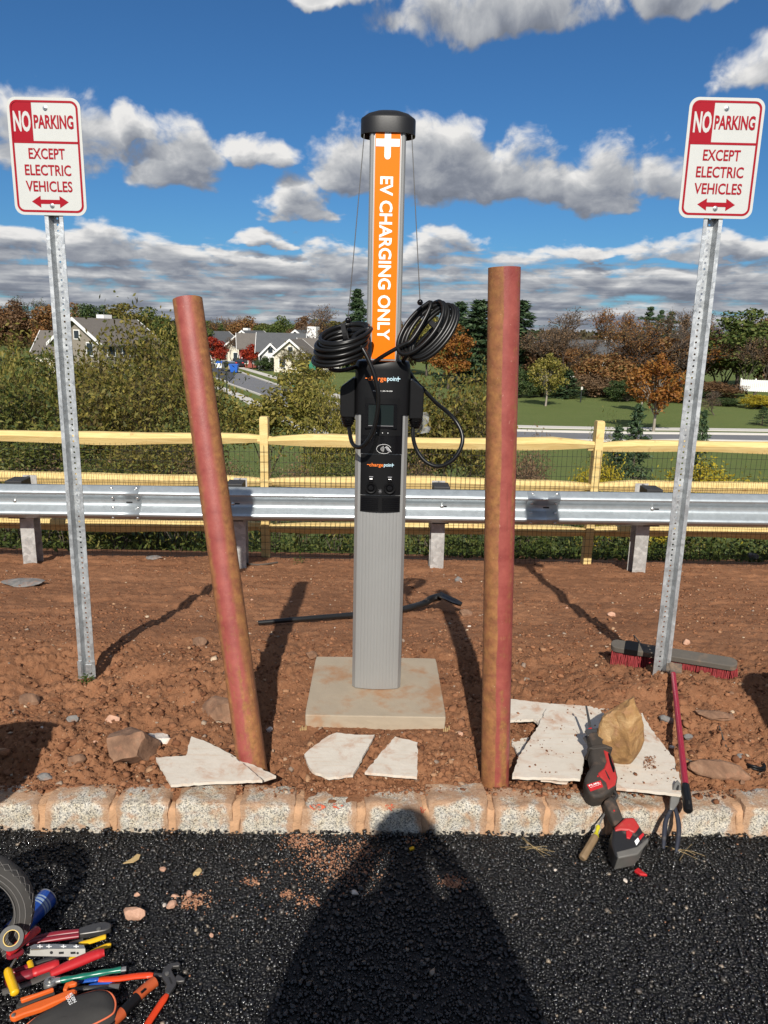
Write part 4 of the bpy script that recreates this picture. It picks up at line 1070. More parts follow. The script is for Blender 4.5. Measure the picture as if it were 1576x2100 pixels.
coil('charging_cable', 402, 490, 0.104, 0.034, 13, 9, YL - 0.02, (0.016, 0.085), 2, tail, head_, 0.012, 2.3)
tail = spline([pc(*k3(*q), y) for q, y in (((905, 610), 3.2), ((900, 640), 3.25), ((930, 700), 3.32), ((1000, 800), 3.34), ((1060, 860), 3.33), ((1150, 960), 3.28), ((1290, 1080), 3.2), ((1365, 1200), 3.17), ((1370, 1310), 3.15), ((1300, 1430), 3.14), ((1180, 1485), 3.15), ((1070, 1440), 3.17), ((1000, 1340), 3.2), ((975, 1240), 3.24), ((975, 1150), 3.27))], 4)
head_ = spline([pc(*k3(*q), y) for q, y in (((640, 660), 3.21), ((720, 600), 3.17), ((860, 520), 3.15), ((980, 460), 3.14))], 4)
coil('charging_cable', 1100, 385, 0.128, 0.052, 52, 6, 3.17, (0.062, -0.022), 6, tail, head_, 0.03, 0.3)
def strap(name, path, w, mat=M_CLOTH):
    mb = MB(); mb.tube(path, w, 8, flat=0.16); return mb.build(name, mat, ch, smooth=40)
# hook-and-loop straps round the bundles
def band(cu_, cv_, y0, a, b, tilt, w, faced=0.03):
    c = pc(*k3(cu_, cv_), y0); ca, sa = math.cos(RAD(tilt)), math.sin(RAD(tilt)); mb = MB(); vs = []
    N = 20
    for k in range(N):
        t = 2 * math.pi * k / N; e = a * math.cos(t); d = b * math.sin(t)
        for s_ in (-1, 1): vs.append(c + Vector((e * ca - s_ * w * sa * -1 * 0 + s_ * w * sa, -d, e * sa - s_ * w * ca)))
    mb.add(vs, [(2 * k, 2 * ((k + 1) % N), 2 * ((k + 1) % N) + 1, 2 * k + 1) for k in range(N)]); mb.build('strap', M_CLOTH, ch, solid=0.003)
band(425, 405, YL - 0.02, 0.038, 0.05, 102, 0.009)
band(420, 590, YL - 0.02, 0.032, 0.045, 98, 0.009)
band(1165, 365, 3.17, 0.036, 0.045, -42, 0.010)
# retractor cords from the cap
for s_, (u, v), y in ((-1, (714, 657), 3.15), (1, (862, 620), 3.15)):
    a = Vector((CX + s_ * 0.094, CY - 0.03, 2.392)); b = pc(u, v, y)
    mb = MB(); mb.tube([a + (b - a) * (k / 8) for k in range(9)], 0.0018, 6); mb.build('retractor_cord', M_WIRE, ch)
    mb = MB(); mb.lathe([(0.0001, 0.013), (0.009, 0.009), (0.0125, 0.0), (0.009, -0.009), (0.0001, -0.013)], 14, Matrix.Translation(b)); mb.build('cord_ball', M_BLACKG, ch, smooth=60)

# ------------------------------------------------------------------ no-parking signs on perforated channel posts
def channel_post(x, y, zb, zt, par, w=0.079, holes=True, name='post', yo=0.0):
    """hat channel, open to the front, web with a hole every inch"""
    fl, wb, dp = 0.0155, 0.0165, 0.034
    hz = 0.0254; n = int((zt - zb) / hz); mb = MB(); V, F = [], []
    L, Rr = -w / 2, w / 2
    strips = [(L, 0.0, L + fl, 0.0), (L + fl, 0.0, -wb, dp), (wb, dp, Rr - fl, 0.0), (Rr - fl, 0.0, Rr, 0.0)]
    for a, ya_, b, yb_ in strips: mb.add([(x + a, y + ya_ + yo, zb), (x + b, y + yb_ + yo, zb), (x + b, y + yb_ + yo, zt), (x + a, y + ya_ + yo, zt)], [(0, 1, 2, 3)])
    r = 0.0048
    for k in range(n):
        z0, z1 = zb + k * hz, zb + (k + 1) * hz; zc_ = (z0 + z1) / 2
        out = [(-wb, z0), (0, z0), (wb, z0), (wb, zc_), (wb, z1), (0, z1), (-wb, z1), (-wb, zc_)]
        inn = [(r * math.cos(RAD(a)), zc_ + r * math.sin(RAD(a))) for a in (225, 270, 315, 0, 45, 90, 135, 180)]
        mb.add([(x + a, y + dp + yo, z) for a, z in out + inn], [(i, (i + 1) % 8, 8 + (i + 1) % 8, 8 + i) for i in range(8)])
    me = bpy.data.meshes.new(name); me.from_pydata(mb.v, [], mb.f)
    bm = bmesh.new(); bm.from_mesh(me); bmesh.ops.remove_doubles(bm, verts=bm.verts, dist=1e-5); bmesh.ops.recalc_face_normals(bm, faces=bm.faces); bm.to_mesh(me); bm.free()
    o = link(name, me, M_GALV, par); m_ = o.modifiers.new('solid', 'SOLIDIFY'); m_.thickness = 0.0032; m_.offset = 0
    return o
def parking_sign(xp, yp, zg, xs_, ztop, lab, turn=0.0):
    root = thing('no_parking_sign', lab, 'parking sign', (xp, yp, zg), 'no parking signs flanking the charging station')
    channel_post(xp, yp, zg - 0.3, ztop - 0.012, root)
    w, h = 0.305, 0.457; cz = ztop - h / 2; yf = yp - 0.005
    def P(a, z, lift=0.0): return Vector((xs_ + a, yf - 0.0022 - lift, cz + z))
    mb = MB(); mb.prism([Vector((xs_ + a, yf, cz + z)) for a, z in rrect(w, h, 0.038, 8)], (0, -0.002, 0)); pla = mb.build('plate', M_SIGNW, root)
    def sheet(pl, mat, name, lift=0.0004): mb = MB(); mb.prism([P(a, z, lift) for a, z in pl], (0, -0.0003, 0)); return mb.build(name, mat, pla)
    o1, i1 = rrect(w - 0.023, h - 0.023, 0.030, 8), rrect(w - 0.040, h - 0.040, 0.023, 8); nn = len(o1)
    mb = MB(); mb.add([P(a, z, 0.0007) for a, z in o1 + i1], [(k, (k + 1) % nn, nn + (k + 1) % nn, nn + k) for k in range(nn)]); mb.build('red_border', M_SIGNR, pla)
    xl, xr, zt = -(w - 0.038) / 2, (w - 0.038) / 2, (h - 0.038) / 2; zd = h / 2 - 0.171
    sheet([(xl, zd - 0.0045), (xr, zd - 0.0045), (xr, zd + 0.0045), (xl, zd + 0.0045)], M_SIGNR, 'divider')
    rb = [(xl, zd + 0.0048), (xl + 0.083, zd + 0.0048), (xl + 0.083, zt)] + [(xl + 0.022 - 0.022 * math.sin(RAD(a)), zt - 0.022 + 0.022 * math.cos(RAD(a))) for a in range(0, 91, 15)]
    sheet(rb, M_SIGNR, 'red_block')
    def tx(s, a, z, ww, hh, mat, bold): lettering(s, mat, pla, P(a, z, 0.0012), (1, 0, 0), (0, 0, 1), ww, hh, bold=bold)
    tp = h / 2
    tx('NO', xl + 0.0405, tp - 0.0925, 0.072, 0.080, M_SIGNW, 0.035)
    tx('PARKING', xl + 0.083 + 0.0885, tp - 0.0925, 0.164, 0.053, M_SIGNR, 0.028)
    for s, z, ww in (('EXCEPT', 0.215, 0.152), ('ELECTRIC', 0.279, 0.194), ('VEHICLES', 0.3425, 0.196)): tx(s, 0.0, tp - z, ww, 0.0425, M_SIGNR, 0.016)
    az = tp - 0.4035
    ar = [(-0.078, 0), (-0.040, 0.024), (-0.040, 0.0085), (0.040, 0.0085), (0.040, 0.024), (0.078, 0), (0.040, -0.024), (0.040, -0.0085), (-0.040, -0.0085), (-0.040, -0.024)]
    sheet([(a, az + z) for a, z in ar], M_SIGNR, 'double_arrow')
    for z in (tp - 0.0405, tp - 0.419):
        mb = MB(); c = Vector((xp + 0.0, yf - 0.002, cz + z)); Mx = Matrix.Translation(c) @ Matrix.Rotation(RAD(90), 4, 'X')
        mb.lathe([(0.0001, 0.010), (0.004, 0.0095), (0.0042, 0.006), (0.0078, 0.0055), (0.008, 0.0015), (0.0105, 0.0012), (0.0108, 0.0003)], 12, Mx); mb.build('bolt', M_BOLT, pla, smooth=35)
    return root
LX, LYs = -1.437, 3.40
r_ = parking_sign(LX, LYs, -0.09, -1.444, 2.525, 'no parking except electric vehicles sign, its post sleeved at the foot')
channel_post(LX, LYs - 0.006, -0.25, 0.022, r_, 0.086, name='foot_sleeve')
mb = MB(); mb.box((LX + 0.012, LYs - 0.008, -0.015), (0.03, 0.006, 0.045)); mb.build('foot_bracket', M_GALV, r_, bevel=0.002)
parking_sign(1.343, 3.33, 0.035, 1.345, 2.562, 'no parking except electric vehicles sign, its post foot behind the push broom')

# ------------------------------------------------------------------ steel pipes
def pipe(base, top, r, lab, mat):
    base, top = Vector(base), Vector(top); root = thing('steel_pipe', lab, 'pipe', tuple(base), 'red steel pipes standing either side of the charger')
    d = top - base; L = d.length; q = Vector((0, 0, 1)).rotation_difference(d)
    mb = MB(); n = 48; vs = []; N = 16
    for k in range(N + 1):
        for j in range(n):
            a = 2 * math.pi * j / n; vs.append((r * math.cos(a), r * math.sin(a), -0.12 + (L + 0.12) * k / N))
    fs = [(k * n + j, k * n + (j + 1) % n, (k + 1) * n + (j + 1) % n, (k + 1) * n + j) for k in range(N) for j in range(n)]
    o_ = len(vs); ri = r - 0.006
    for z in (L, L - 0.35):
        for j in range(n): a = 2 * math.pi * j / n; vs.append((ri * math.cos(a), ri * math.sin(a), z))
    fs += [(N * n + j, N * n + (j + 1) % n, o_ + (j + 1) % n, o_ + j) for j in range(n)] + [(o_ + j, o_ + (j + 1) % n, o_ + n + (j + 1) % n, o_ + n + j) for j in range(n)] + [tuple(range(o_ + n, o_ + 2 * n))]
    mb.add(vs, fs); o = mb.build('tube_wall', mat, None, smooth=40); o.parent = root; o.rotation_mode = 'QUATERNION'; o.rotation_quaternion = q
    return root
pipe((-0.487, 2.625, -0.09), onY(385, 614, 3.0), 0.0565, 'rusty red steel pipe leaning away from the charger', M_PIPE)
pipe((0.452, 2.585, -0.09), onY(1035, 549, 2.60), 0.0535, 'rusty red steel pipe standing upright beside the white boards and power saw', M_PIPE2)

# ------------------------------------------------------------------ broken boards on the soil
def k6(x, y): return (x * 0.4442, 1480 + y * 0.4442)
def k7(x, y): return (600 + x * 0.4442, 1480 + y * 0.4442)
def k2(x, y): return (1030 + x * 0.2665, 1400 + y * 0.2665)
def k1(x, y): return (x * 0.2538, 1680 + y * 0.2538)
def k3r(x, y): return (1200 + x * 0.23858, 1280 + y * 0.23858)
def board(pxs, lab, lift=0.006, th=0.011, seed=0, zfix=None, rough=0.0035):
    r = random.Random(seed); z = -0.03
    if zfix is None:
        for _ in range(3):
            P = [onZ(u, v, z) for u, v in pxs]; c = sum(P, Vector()) / len(P); hs = []
            for p in P:
                for t in (0.0, 0.3, 0.6, 0.9): q = p.lerp(c, t); hs.append(gz(q.x, q.y))
            z = float(np.percentile(hs, 93)) + lift
    else: z = zfix
    P = [onZ(u, v, z) for u, v in pxs]; pts = []
    for i in range(len(P)):
        a, b = P[i], P[(i + 1) % len(P)]; n = max(1, int((b - a).length / 0.018))
        for k in range(n): pts.append(a.lerp(b, k / n) + Vector((r.uniform(-1, 1), r.uniform(-1, 1), 0)) * (rough if k else 0.0005))
    c = sum(P, Vector()) / len(P)
    mb = MB(); mb.prism(pts, (0, 0, -th)); o = mb.build('broken_board', M_BOARD, None)
    return tag(o, lab, 'board', 'broken pieces of white cement board on the soil'), z
board([k6(*p) for p in ((885, 68), (960, 95), (1060, 145), (1120, 175), (1275, 250), (1215, 268), (1120, 200), (1050, 165), (858, 158))], 'narrow white board splinter leaning under another at the tilted pipe foot', seed=1, lift=0.042)
board([k6(*p) for p in ((720, 165), (860, 156), (1000, 158), (1062, 152), (1130, 200), (1212, 270), (1000, 276), (790, 290))], 'wedge of white board beside the brown sandstone rock', seed=2, lift=0.03)
board([k7(*p) for p in ((205, 50), (290, 60), (380, 60), (330, 150), (280, 245), (170, 258), (90, 225), (65, 180), (55, 150), (75, 130), (150, 75))], 'rounded white board piece in front of the concrete pad', seed=3, lift=0.018)
board([k7(*p) for p in ((475, 68), (578, 95), (577, 180), (575, 255), (450, 243), (335, 232))], 'small four-sided white board piece in front of the concrete pad', seed=4, lift=0.018)
_, ZB = board([k2(*p) for p in ((46, 125), (340, 155), (640, 180), (850, 205), (1080, 230), (1130, 330), (1330, 590), (1345, 690), (870, 660), (600, 560), (240, 280), (45, 292))], 'large white board under the ochre rock', seed=5, lift=0.003)
board([k2(*p) for p in ((345, 195), (650, 285), (690, 420), (640, 560), (600, 740), (80, 722), (130, 560), (260, 370))], 'broad white board under the saw blade', seed=6, zfix=ZB + 0.014)
board([k2(*p) for p in ((845, 640), (1100, 660), (1365, 685), (1382, 862), (1130, 830), (880, 808), (855, 720))], 'long white board strip on the kerb edge by the pliers', seed=7, zfix=ZB + 0.0125)
board([k2(*p) for p in ((60, 432), (210, 420), (175, 500), (130, 560))], 'small white board scrap beside the upright pipe', seed=8, lift=0.012)
board([k2(*p) for p in ((290, 735), (420, 728), (512, 755), (500, 772), (300, 752))], 'thin white board sliver on the kerb top', seed=9, zfix=-0.005, th=0.006)

# soil crumbs lying on the boards
_cr = []
for u0, u1, v0, v1, n_, z_ in ((1060, 1380, 1440, 1580, 150, ZB + 0.003), (1320, 1345, 1550, 1580, 90, ZB + 0.004), (1050, 1190, 1470, 1590, 60, ZB + 0.017), (1270, 1390, 1575, 1610, 25, ZB + 0.0155)):
    for _ in range(n_): q = onZ(rng.uniform(u0, u1), rng.uniform(v0, v1), z_); _cr.append((q.x, q.y, q.z, abs(rng.normal()) * 0.0018 + 0.0012))
_cr = np.array(_cr); o = scatter('board_crumbs', _cr[:, :3], _cr[:, 3], M_CLOD, 'ico', 0.7, 0.4, 33); tag(o, 'crumbs of red soil lying on the white boards', 'soil', kind='stuff')
# ------------------------------------------------------------------ rocks and stones
def rock(loc, dims, mat, lab, seed, rot=0.0, cuts=9, name='rock', group=None, sink=0.25, sub=3, tilt=0.0, pl=None):
    r = random.Random(seed); bm = bmesh.new(); bmesh.ops.create_icosphere(bm, subdivisions=sub, radius=1.0)
    planes = []
    for _ in range(cuts):
        n = Vector((r.gauss(0, 1), r.gauss(0, 1), r.gauss(0, 1))).normalized(); planes.append((n, r.uniform(0.55, 0.82)))
    for n, d in (pl or []): planes.append((Vector(n).normalized(), d))
    for v in bm.verts:
        for n, d in planes:
            t = v.co.dot(n) - d
            if t > 0: v.co -= n * t
        v.co += mnoise.noise_vector(v.co * 2.2 + Vector((seed, 0, 0))) * 0.09 + mnoise.noise_vector(v.co * 5 + Vector((seed, 0, 3))) * 0.05 + mnoise.noise_vector(v.co * 13 + Vector((seed, 0, 3))) * 0.02
    R_ = Matrix.Rotation(rot, 3, 'Z') @ Matrix.Rotation(tilt, 3, 'Y')
    for v in bm.verts: v.co = R_ @ Vector((v.co.x * dims[0] / 1.5, v.co.y * dims[1] / 1.5, v.co.z * dims[2] / 1.5))
    lo = min(v.co.z for v in bm.verts); hi = max(v.co.z for v in bm.verts)
    for v in bm.verts: v.co.z -= lo + (hi - lo) * sink
    me = bpy.data.meshes.new(name); bm.to_mesh(me); bm.free()
    me.polygons.foreach_set('use_smooth', [True] * len(me.polygons)); me.set_sharp_from_angle(angle=RAD(22))
    o = link(name, me, mat); o.location = loc; return tag(o, lab, 'rock' if dims[0] > 0.07 else 'stone', group)
def on_soil(u, v):
    z = -0.05
    for _ in range(5): p = onZ(u, v, z); z = gz(p.x, p.y)
    return onZ(u, v, z)
def srock(u, v, w, d, h, mat, lab, seed, **k):
    p = on_soil(u, v); return rock((p.x, p.y, p.z), (w, d, h), mat, lab, seed, **k)
srock(272, 1565, 0.20, 0.14, 0.135, M_ROCKB, 'blocky brown sandstone rock beside the wedge of white board', 12, rot=0.5, sink=0.12, cuts=5, pl=[((0.75, -0.55, 0.15), 0.5), ((-0.3, -0.7, 0.6), 0.5), ((0, 0.2, 1), 0.62)])
srock(455, 1472, 0.15, 0.12, 0.11, M_ROCKB, 'angular brown rock behind the leaning pipe', 21, rot=-0.3, cuts=5, pl=[((0.5, -0.8, 0.2), 0.5), ((-0.5, -0.6, 0.5), 0.55), ((0, 0, 1), 0.6)])
srock(328, 1528, 0.10, 0.06, 0.06, M_ROCKW, 'pale pinkish stone tucked behind the blocky sandstone rock', 31)
srock(155, 1570, 0.07, 0.05, 0.05, M_ROCKB, 'brown pebble half sunk in soil near the kerb', 41)
srock(62, 1448, 0.09, 0.06, 0.06, M_ROCKB, 'dark brown lump of rock below the sleeved sign post', 43)
srock(233, 1478, 0.055, 0.04, 0.03, M_ROCKP, 'round tan cobble with a pale edge in the soil', 44)
srock(150, 1478, 0.04, 0.03, 0.03, M_ROCKG, 'grey pebble in the soil near the sleeved sign post', 45)
srock(95, 1597, 0.05, 0.03, 0.02, M_ROCKG, 'flat grey pebble against the back of the kerb', 46, sink=0.05)
srock(410, 1325, 0.07, 0.05, 0.05, M_ROCKB, 'brown stone on the ridge between leaning pipe and sleeved sign post', 47)
srock(640, 1347, 0.05, 0.04, 0.04, M_ROCKB, 'brown stone at the far corner of the concrete pad', 48)
srock(1365, 1480, 0.055, 0.03, 0.03, M_ROCKG, 'grey flat stone next to the broom handle', 49)
srock(1412, 1515, 0.035, 0.025, 0.02, M_ROCKG, 'small grey pebble beside the broom handle', 50)
srock(1470, 1470, 0.13, 0.07, 0.03, M_ROCKB, 'flat brown shard lying beside the broom handle', 51, rot=-0.4)
srock(1480, 1590, 0.19, 0.05, 0.06, M_ROCKB, 'long brown root-like rock against the kerb', 52, rot=-0.25, cuts=4)
srock(1520, 1560, 0.04, 0.03, 0.03, M_ROCKG, 'greenish grey stone near the long brown rock', 53)
srock(1407, 1320, 0.035, 0.025, 0.03, M_ROCKP, 'tan pebble behind the broom head', 54)
srock(955, 1262, 0.08, 0.06, 0.05, M_ROCKB, 'brown stone below the shovel blade', 55)
srock(940, 1190, 0.06, 0.05, 0.05, M_ROCKG, 'dark stone on the soil near a guardrail post', 56)
srock(50, 1198, 0.28, 0.16, 0.035, M_ROCKG, 'dark flat clod of old asphalt on the soil', 57, sink=0.3)
srock(315, 1145, 0.16, 0.10, 0.03, M_ROCKG, 'dark flat scrap on the soil before the guardrail', 58)
srock(1255, 1262, 0.05, 0.03, 0.03, M_ROCKP, 'pale chip on the bare soil between upright pipe and broom', 59)
srock(1545, 1145, 0.12, 0.08, 0.07, M_ROCKG, 'mossy grey stone beside a guardrail post', 60)
# the big ochre rock standing on the board
p = onZ(*k2(930, 640), ZB)
rock((p.x + 0.005, p.y + 0.02, ZB - 0.005), (0.165, 0.12, 0.215), M_ROCKT, 'large ochre rock weighing down the white board', 66, rot=0.2, sink=0.02, cuts=8, sub=4, tilt=0.08, pl=[((-0.8, -0.55, -0.1), 0.42), ((0.5, -0.8, 0.05), 0.5), ((-0.55, 0.1, 0.8), 0.72), ((0.85, -0.1, 0.45), 0.55), ((0, -0.75, 0.65), 0.66)], name='rock')
# a few stones on the paving
for i, (u, v, w, mat, lab) in enumerate(((275, 1880, 0.062, M_ROCKP, 'pointed pink-tan stone on the asphalt near the tools'), (352, 1858, 0.03, M_ROCKP, 'rounded tan stone on the asphalt by the spilled soil'), (335, 1784, 0.022, M_ROCKP, 'small orange-tan stone on the asphalt'),
        (282, 1835, 0.018, M_ROCKP, 'tiny tan chip on the asphalt'), (388, 1834, 0.022, M_ROCKP, 'small flat tan stone on the asphalt'), (360, 1838, 0.022, M_ROCKP, 'tan stone fragment above the rounded stone'), (338, 1855, 0.014, M_ROCKW, 'white pebble on the asphalt'),
        (728, 1832, 0.022, M_ROCKW, 'grey-white scrap at the edge of the person shadow'), (405, 1790, 0.028, M_STRAW, 'thin tan splinter on the asphalt'), (435, 1918, 0.014, M_ROCKP, 'tiny orange chip near the adjustable pliers'), (845, 1740, 0.018, M_YEL, 'tiny yellow scrap on the asphalt'), (1283, 1806, 0.015, M_ROCKW, 'pale pebble on the asphalt under the saw battery'), (1140, 1784, 0.012, M_ROCKW, 'pale grit on the open asphalt'))):
    q = onZ(u, v, ZP + 0.008); rock((q.x, q.y, ZP + 0.004), (w, w * 0.75, w * 0.55), mat, lab, 80 + i, rot=i * 1.3, sink=0.1, sub=2, name='stone')
# scattered pebbles on the soil, look-alikes
rp = random.Random(9)
for i in range(46):
    y = 2.55 + rp.random() ** 1.4 * 3.8; x = rp.uniform(-1, 1) * (0.55 * y); 
    if abs(x + 0.02) < 0.34 and 2.9 < y < 3.65: continue
    s = rp.uniform(0.010, 0.024); mat = rp.choice((M_ROCKP, M_ROCKB, M_ROCKB, M_ROCKW, M_ROCKB))
    rock((x, y, gz(x, y)), (s, s * rp.uniform(.6, 1), s * rp.uniform(.5, .8)), mat, 'small loose ' + ('pinkish' if mat is M_ROCKP else 'brown' if mat is M_ROCKB else 'pale') + ' pebble scattered in the red soil', 200 + i, rot=rp.uniform(0, 6), sub=2, name='pebble', group='loose pebbles scattered in the red soil')
# dry grass blades and twigs
def straw(pts, r, lab, name='dry_stalk', mat=M_STRAW):
    mb = MB(); mb.tube(spline(pts, 3), r, 5); return tag(mb.build(name, mat, None, smooth=60), lab, 'twig')
def sheaf(u, v, lab, n, seed, L=0.055):
    r = random.Random(seed); root = thing('dry_grass', lab, 'dry grass', tuple(onZ(u, v, ZP)))
    for _ in range(n):
        a = r.gauss(-0.3, 0.5); c = onZ(u, v, ZP + 0.012) + Vector((r.gauss(0, .012), r.gauss(0, .008), 0)); d = Vector((math.cos(a), math.sin(a), 0)) * L * r.uniform(.5, 1.2)
        mb = MB(); mb.tube(spline([c - d, c + Vector((0, 0, r.uniform(.0, .008))), c + d + Vector((r.gauss(0, .008), r.gauss(0, .008), 0))], 3), 0.0005, 4); mb.build('blade', M_STRAW, root)
sheaf(1092, 1738, 'wisp of dry grass blades on the asphalt below the kerb', 6, 1)
sheaf(1412, 1748, 'dry grass blades on the asphalt beside the pliers handles', 5, 2)
q = onZ(272, 1760, ZP + 0.01)
mb = MB(); mb.prism([onZ(*k1(*p), ZP + 0.014) for p in ((995, 355), (1060, 320), (1110, 280), (1138, 285), (1125, 318), (1080, 345))], (0, 0, -0.003)); tag(mb.build('dry_leaf', M_STRAW, None), 'curled tan dry leaf on the asphalt', 'leaf')
def soilstick(pp, lab, r=0.004, mat=M_ROCKB, name='twig'):
    P = [on_soil(u, v) + Vector((0, 0, r * 0.8)) for u, v in pp]; mb = MB(); mb.tube(spline(P, 3), r, 6); tag(mb.build(name, M_BARK, None, smooth=60), lab, 'twig')
soilstick([k3r(420, 100), k3r(490, 185)], 'short dark twig on the soil behind the broom head')
soilstick([k3r(1155, 880), k3r(1180, 960), k3r(1215, 1060)], 'thin dark twig in the soil beside the broom handle', 0.003)
soilstick([k3r(860, 1165), k3r(940, 1200), k3r(1000, 1250)], 'dark root stub between broom handle and long brown rock', 0.005)
soilstick([(498, 1156), (530, 1160), (570, 1155)], 'weathered stick lying on the soil before the guardrail', 0.010)
# pieces of split form board beside the pad
for u, v, lab in ((622, 1498, 'splintered wooden form stake at the pad corner by the leaning pipe'), (916, 1500, 'splintered wooden form stake at the pad corner by the upright pipe')):
    p = on_soil(u, v); root = thing('form_stake', lab, 'stake', tuple(p))
    for k in range(4):
        mb = MB(); mb.tube([p + Vector((-0.01 + 0.007 * k, 0, -0.04)), p + Vector((-0.012 + 0.008 * k, 0.004 * k, 0.012 + 0.008 * (k % 2)))], [0.005, 0.002], 5); mb.build('splinter', M_STRAW, root)
# half-buried black drain ring
p = on_soil(*k3r(1470, 1235)); mb = MB(); ring_ = [p + Vector((0.032 * math.cos(a), 0.02 * math.sin(a), 0.012 + 0.004 * math.sin(a * 2))) for a in [RAD(150 + 12 * k) for k in range(20)]]
mb.tube(ring_, 0.006, 8); mb.tube([q_ + Vector((0, -0.004, -0.008)) for q_ in ring_], 0.005, 8); tag(mb.build('corrugated_hose_scrap', M_BLACK, None, smooth=60), 'black ribbed hose scrap half buried in the soil near the kerb', 'hose')

# ------------------------------------------------------------------ push broom
A, B = onZ(1252, 1338, 0.045), onZ(1510, 1380, 0.045)
ax = (B - A); ax.z = 0; L_ = ax.length; ax.normalize(); sd = Vector((-ax.y, ax.x, 0)); mid = (A + B) / 2; mid.z = 0
gmax = max(gz((A.lerp(B, t)).x, (A.lerp(B, t)).y) for t in (0, .2, .4, .6, .8, 1)); HZ = max(0.028, gmax - 0.005)
br = thing('push_broom', 'push broom with red bristles and dark red handle lying over the kerb', 'broom', tuple(mid))
tl = RAD(-24)        # the block is tipped so its bristles show
upv = (Vector((0, 0, 1)) * math.cos(tl) + sd * -math.sin(tl)).normalized() * 1; fw = ax.cross(upv) * -1
upv = Vector((0, 0, 1)) * math.cos(0.22) - sd * math.sin(0.22); dn = -upv; fw = upv.cross(ax).normalized()
top = mid + Vector((0, 0, HZ + 0.045))
mb = MB(); out = rrect(L_, 0.076, 0.034, 6); mb.prism([top + ax * a + fw * b for a, b in out], upv * 0.03); mb.build('block', M_BROOMW, br, bevel=0.004)
for t0, t1, mat, nm in ((-0.36, -0.215, M_BLACK, 'label_band'), (0.31, 0.44, M_BLACK, 'label_band')):
    pass
mb = MB(); mb.prism([top + ax * (a * L_) + fw * b for a, b in ((-0.385, -0.0395), (-0.275, -0.0395), (-0.275, 0.0395), (-0.385, 0.0395))], upv * 0.0315); mb.build('label_band', M_BLACK, br)
r = random.Random(2); V, F = [], []
if fw.y < 0: fw = -fw
for i in range(int(L_ / 0.0085)):
    for j in range(5):
        c = top + ax * (-L_ / 2 + 0.012 + i * 0.0085) + fw * (-0.024 + 0.012 * j); 
        for k in range(4):
            e = c + dn * 0.064 + fw * (r.gauss(0, .006) - 0.03 + 0.008 * j) + ax * r.gauss(0, .006); s = c + ax * r.gauss(0, .002)
            o_ = len(V); w_ = ax * 0.0011; V += [s - w_, s + w_, e + w_, e - w_]; F.append((o_, o_ + 1, o_ + 2, o_ + 3))
o = np_mesh('bristles', np.array([tuple(v) for v in V]), np.array(F), M_BRISTLE, br); o['kind'] = 'stuff'
hb = top + ax * 0.0 + upv * 0.03; he = onZ(1412, 1664, 0.012)
hb = onZ(1380, 1372, top.z + 0.02)
mb = MB(); mb.prism([hb + ax * a + fw * b for a, b in ((-0.03, -0.03), (0.04, -0.03), (0.04, 0.035), (-0.03, 0.035))], upv * 0.014); mb.build('bracket', M_BROOMW, br, bevel=0.003)
mb = MB(); mb.tube([hb + Vector((0, 0.02, 0.01)), hb.lerp(he, 0.045)], [0.018, 0.0145], 14); mb.build('ferrule', M_BROOMW, br, smooth=40)
g0 = hb.lerp(he, 0.865)
mb = MB(); mb.tube([hb.lerp(he, 0.03), hb.lerp(he, 0.5), g0], [0.0118, 0.0122, 0.0122], 16); mb.build('handle', M_HANDLE, br, smooth=50)
mb = MB(); mb.tube([g0 - (he - g0) * 0.03, g0 + (he - g0) * 0.1, g0.lerp(he, 0.6), g0.lerp(he, 0.93), he], [0.0145, 0.0155, 0.0165, 0.0165, 0.010], 16); gp = mb.build('grip', M_BLACK, br, smooth=50)
d_ = (he - g0).normalized(); c = g0.lerp(he, 0.74); n_ = Vector((0, -0.45, 0.9)).normalized()
mb = MB(); mb.tube([c + n_ * 0.0135 - d_ * 0.012, c + n_ * 0.0172 - d_ * 0.004, c + n_ * 0.0172 + d_ * 0.006, c + n_ * 0.0135 + d_ * 0.012], [0.003, 0.0045, 0.0045, 0.003], 8); mb.build('hang_hole', M_SLOT, gp, smooth=50)

# ------------------------------------------------------------------ shovel behind the station
sp = [on_soil(u, v) for u, v in ((530, 1284), (620, 1276), (722, 1268), (790, 1262))]
sh = thing('shovel', 'black short-handled spade lying on the soil behind the charging station', 'shovel', tuple(sp[2]))
pts = [p_ + Vector((0, 0, 0.022)) for p_ in sp]
bl = on_soil(918, 1248); bend = [on_soil(835, 1256) + Vector((0, 0, 0.03)), on_soil(868, 1252) + Vector((0, 0, 0.05)), on_soil(884, 1252) + Vector((0, 0, 0.085)), on_soil(900, 1252) + Vector((0, 0, 0.10))]
mb = MB(); mb.tube(spline(pts, 4), [0.013 + 0.006 * min(1, k / 8) for k in range(len(spline(pts, 4)))], 12); mb.build('shaft', M_SHOVEL, sh, smooth=50)
mb = MB(); mb.tube(spline([pts[-1]] + bend, 4), [0.02 + 0.008 * k / 17 for k in range(17)], 12); mb.build('socket', M_SHOVEL, sh, smooth=50)
c0 = bend[-1]; ux = Vector((1, -0.28, -0.42)).normalized(); uy = Vector((0.15, 1, -0.15)); uy = (uy - ux * uy.dot(ux)).normalized(); un = ux.cross(uy)
vs = []; NI, NJ = 8, 6
for i in range(NI + 1):
    t = i / NI; hwid = 0.085 * (1 - max(0, t - 0.65) ** 2 * 4.5)
    for j in range(NJ + 1):
        s = 2 * j / NJ - 1; vs.append(c0 + ux * (-0.01 + 0.17 * t) + uy * (s * hwid) + un * (0.02 * s * s + 0.01 * t * t))
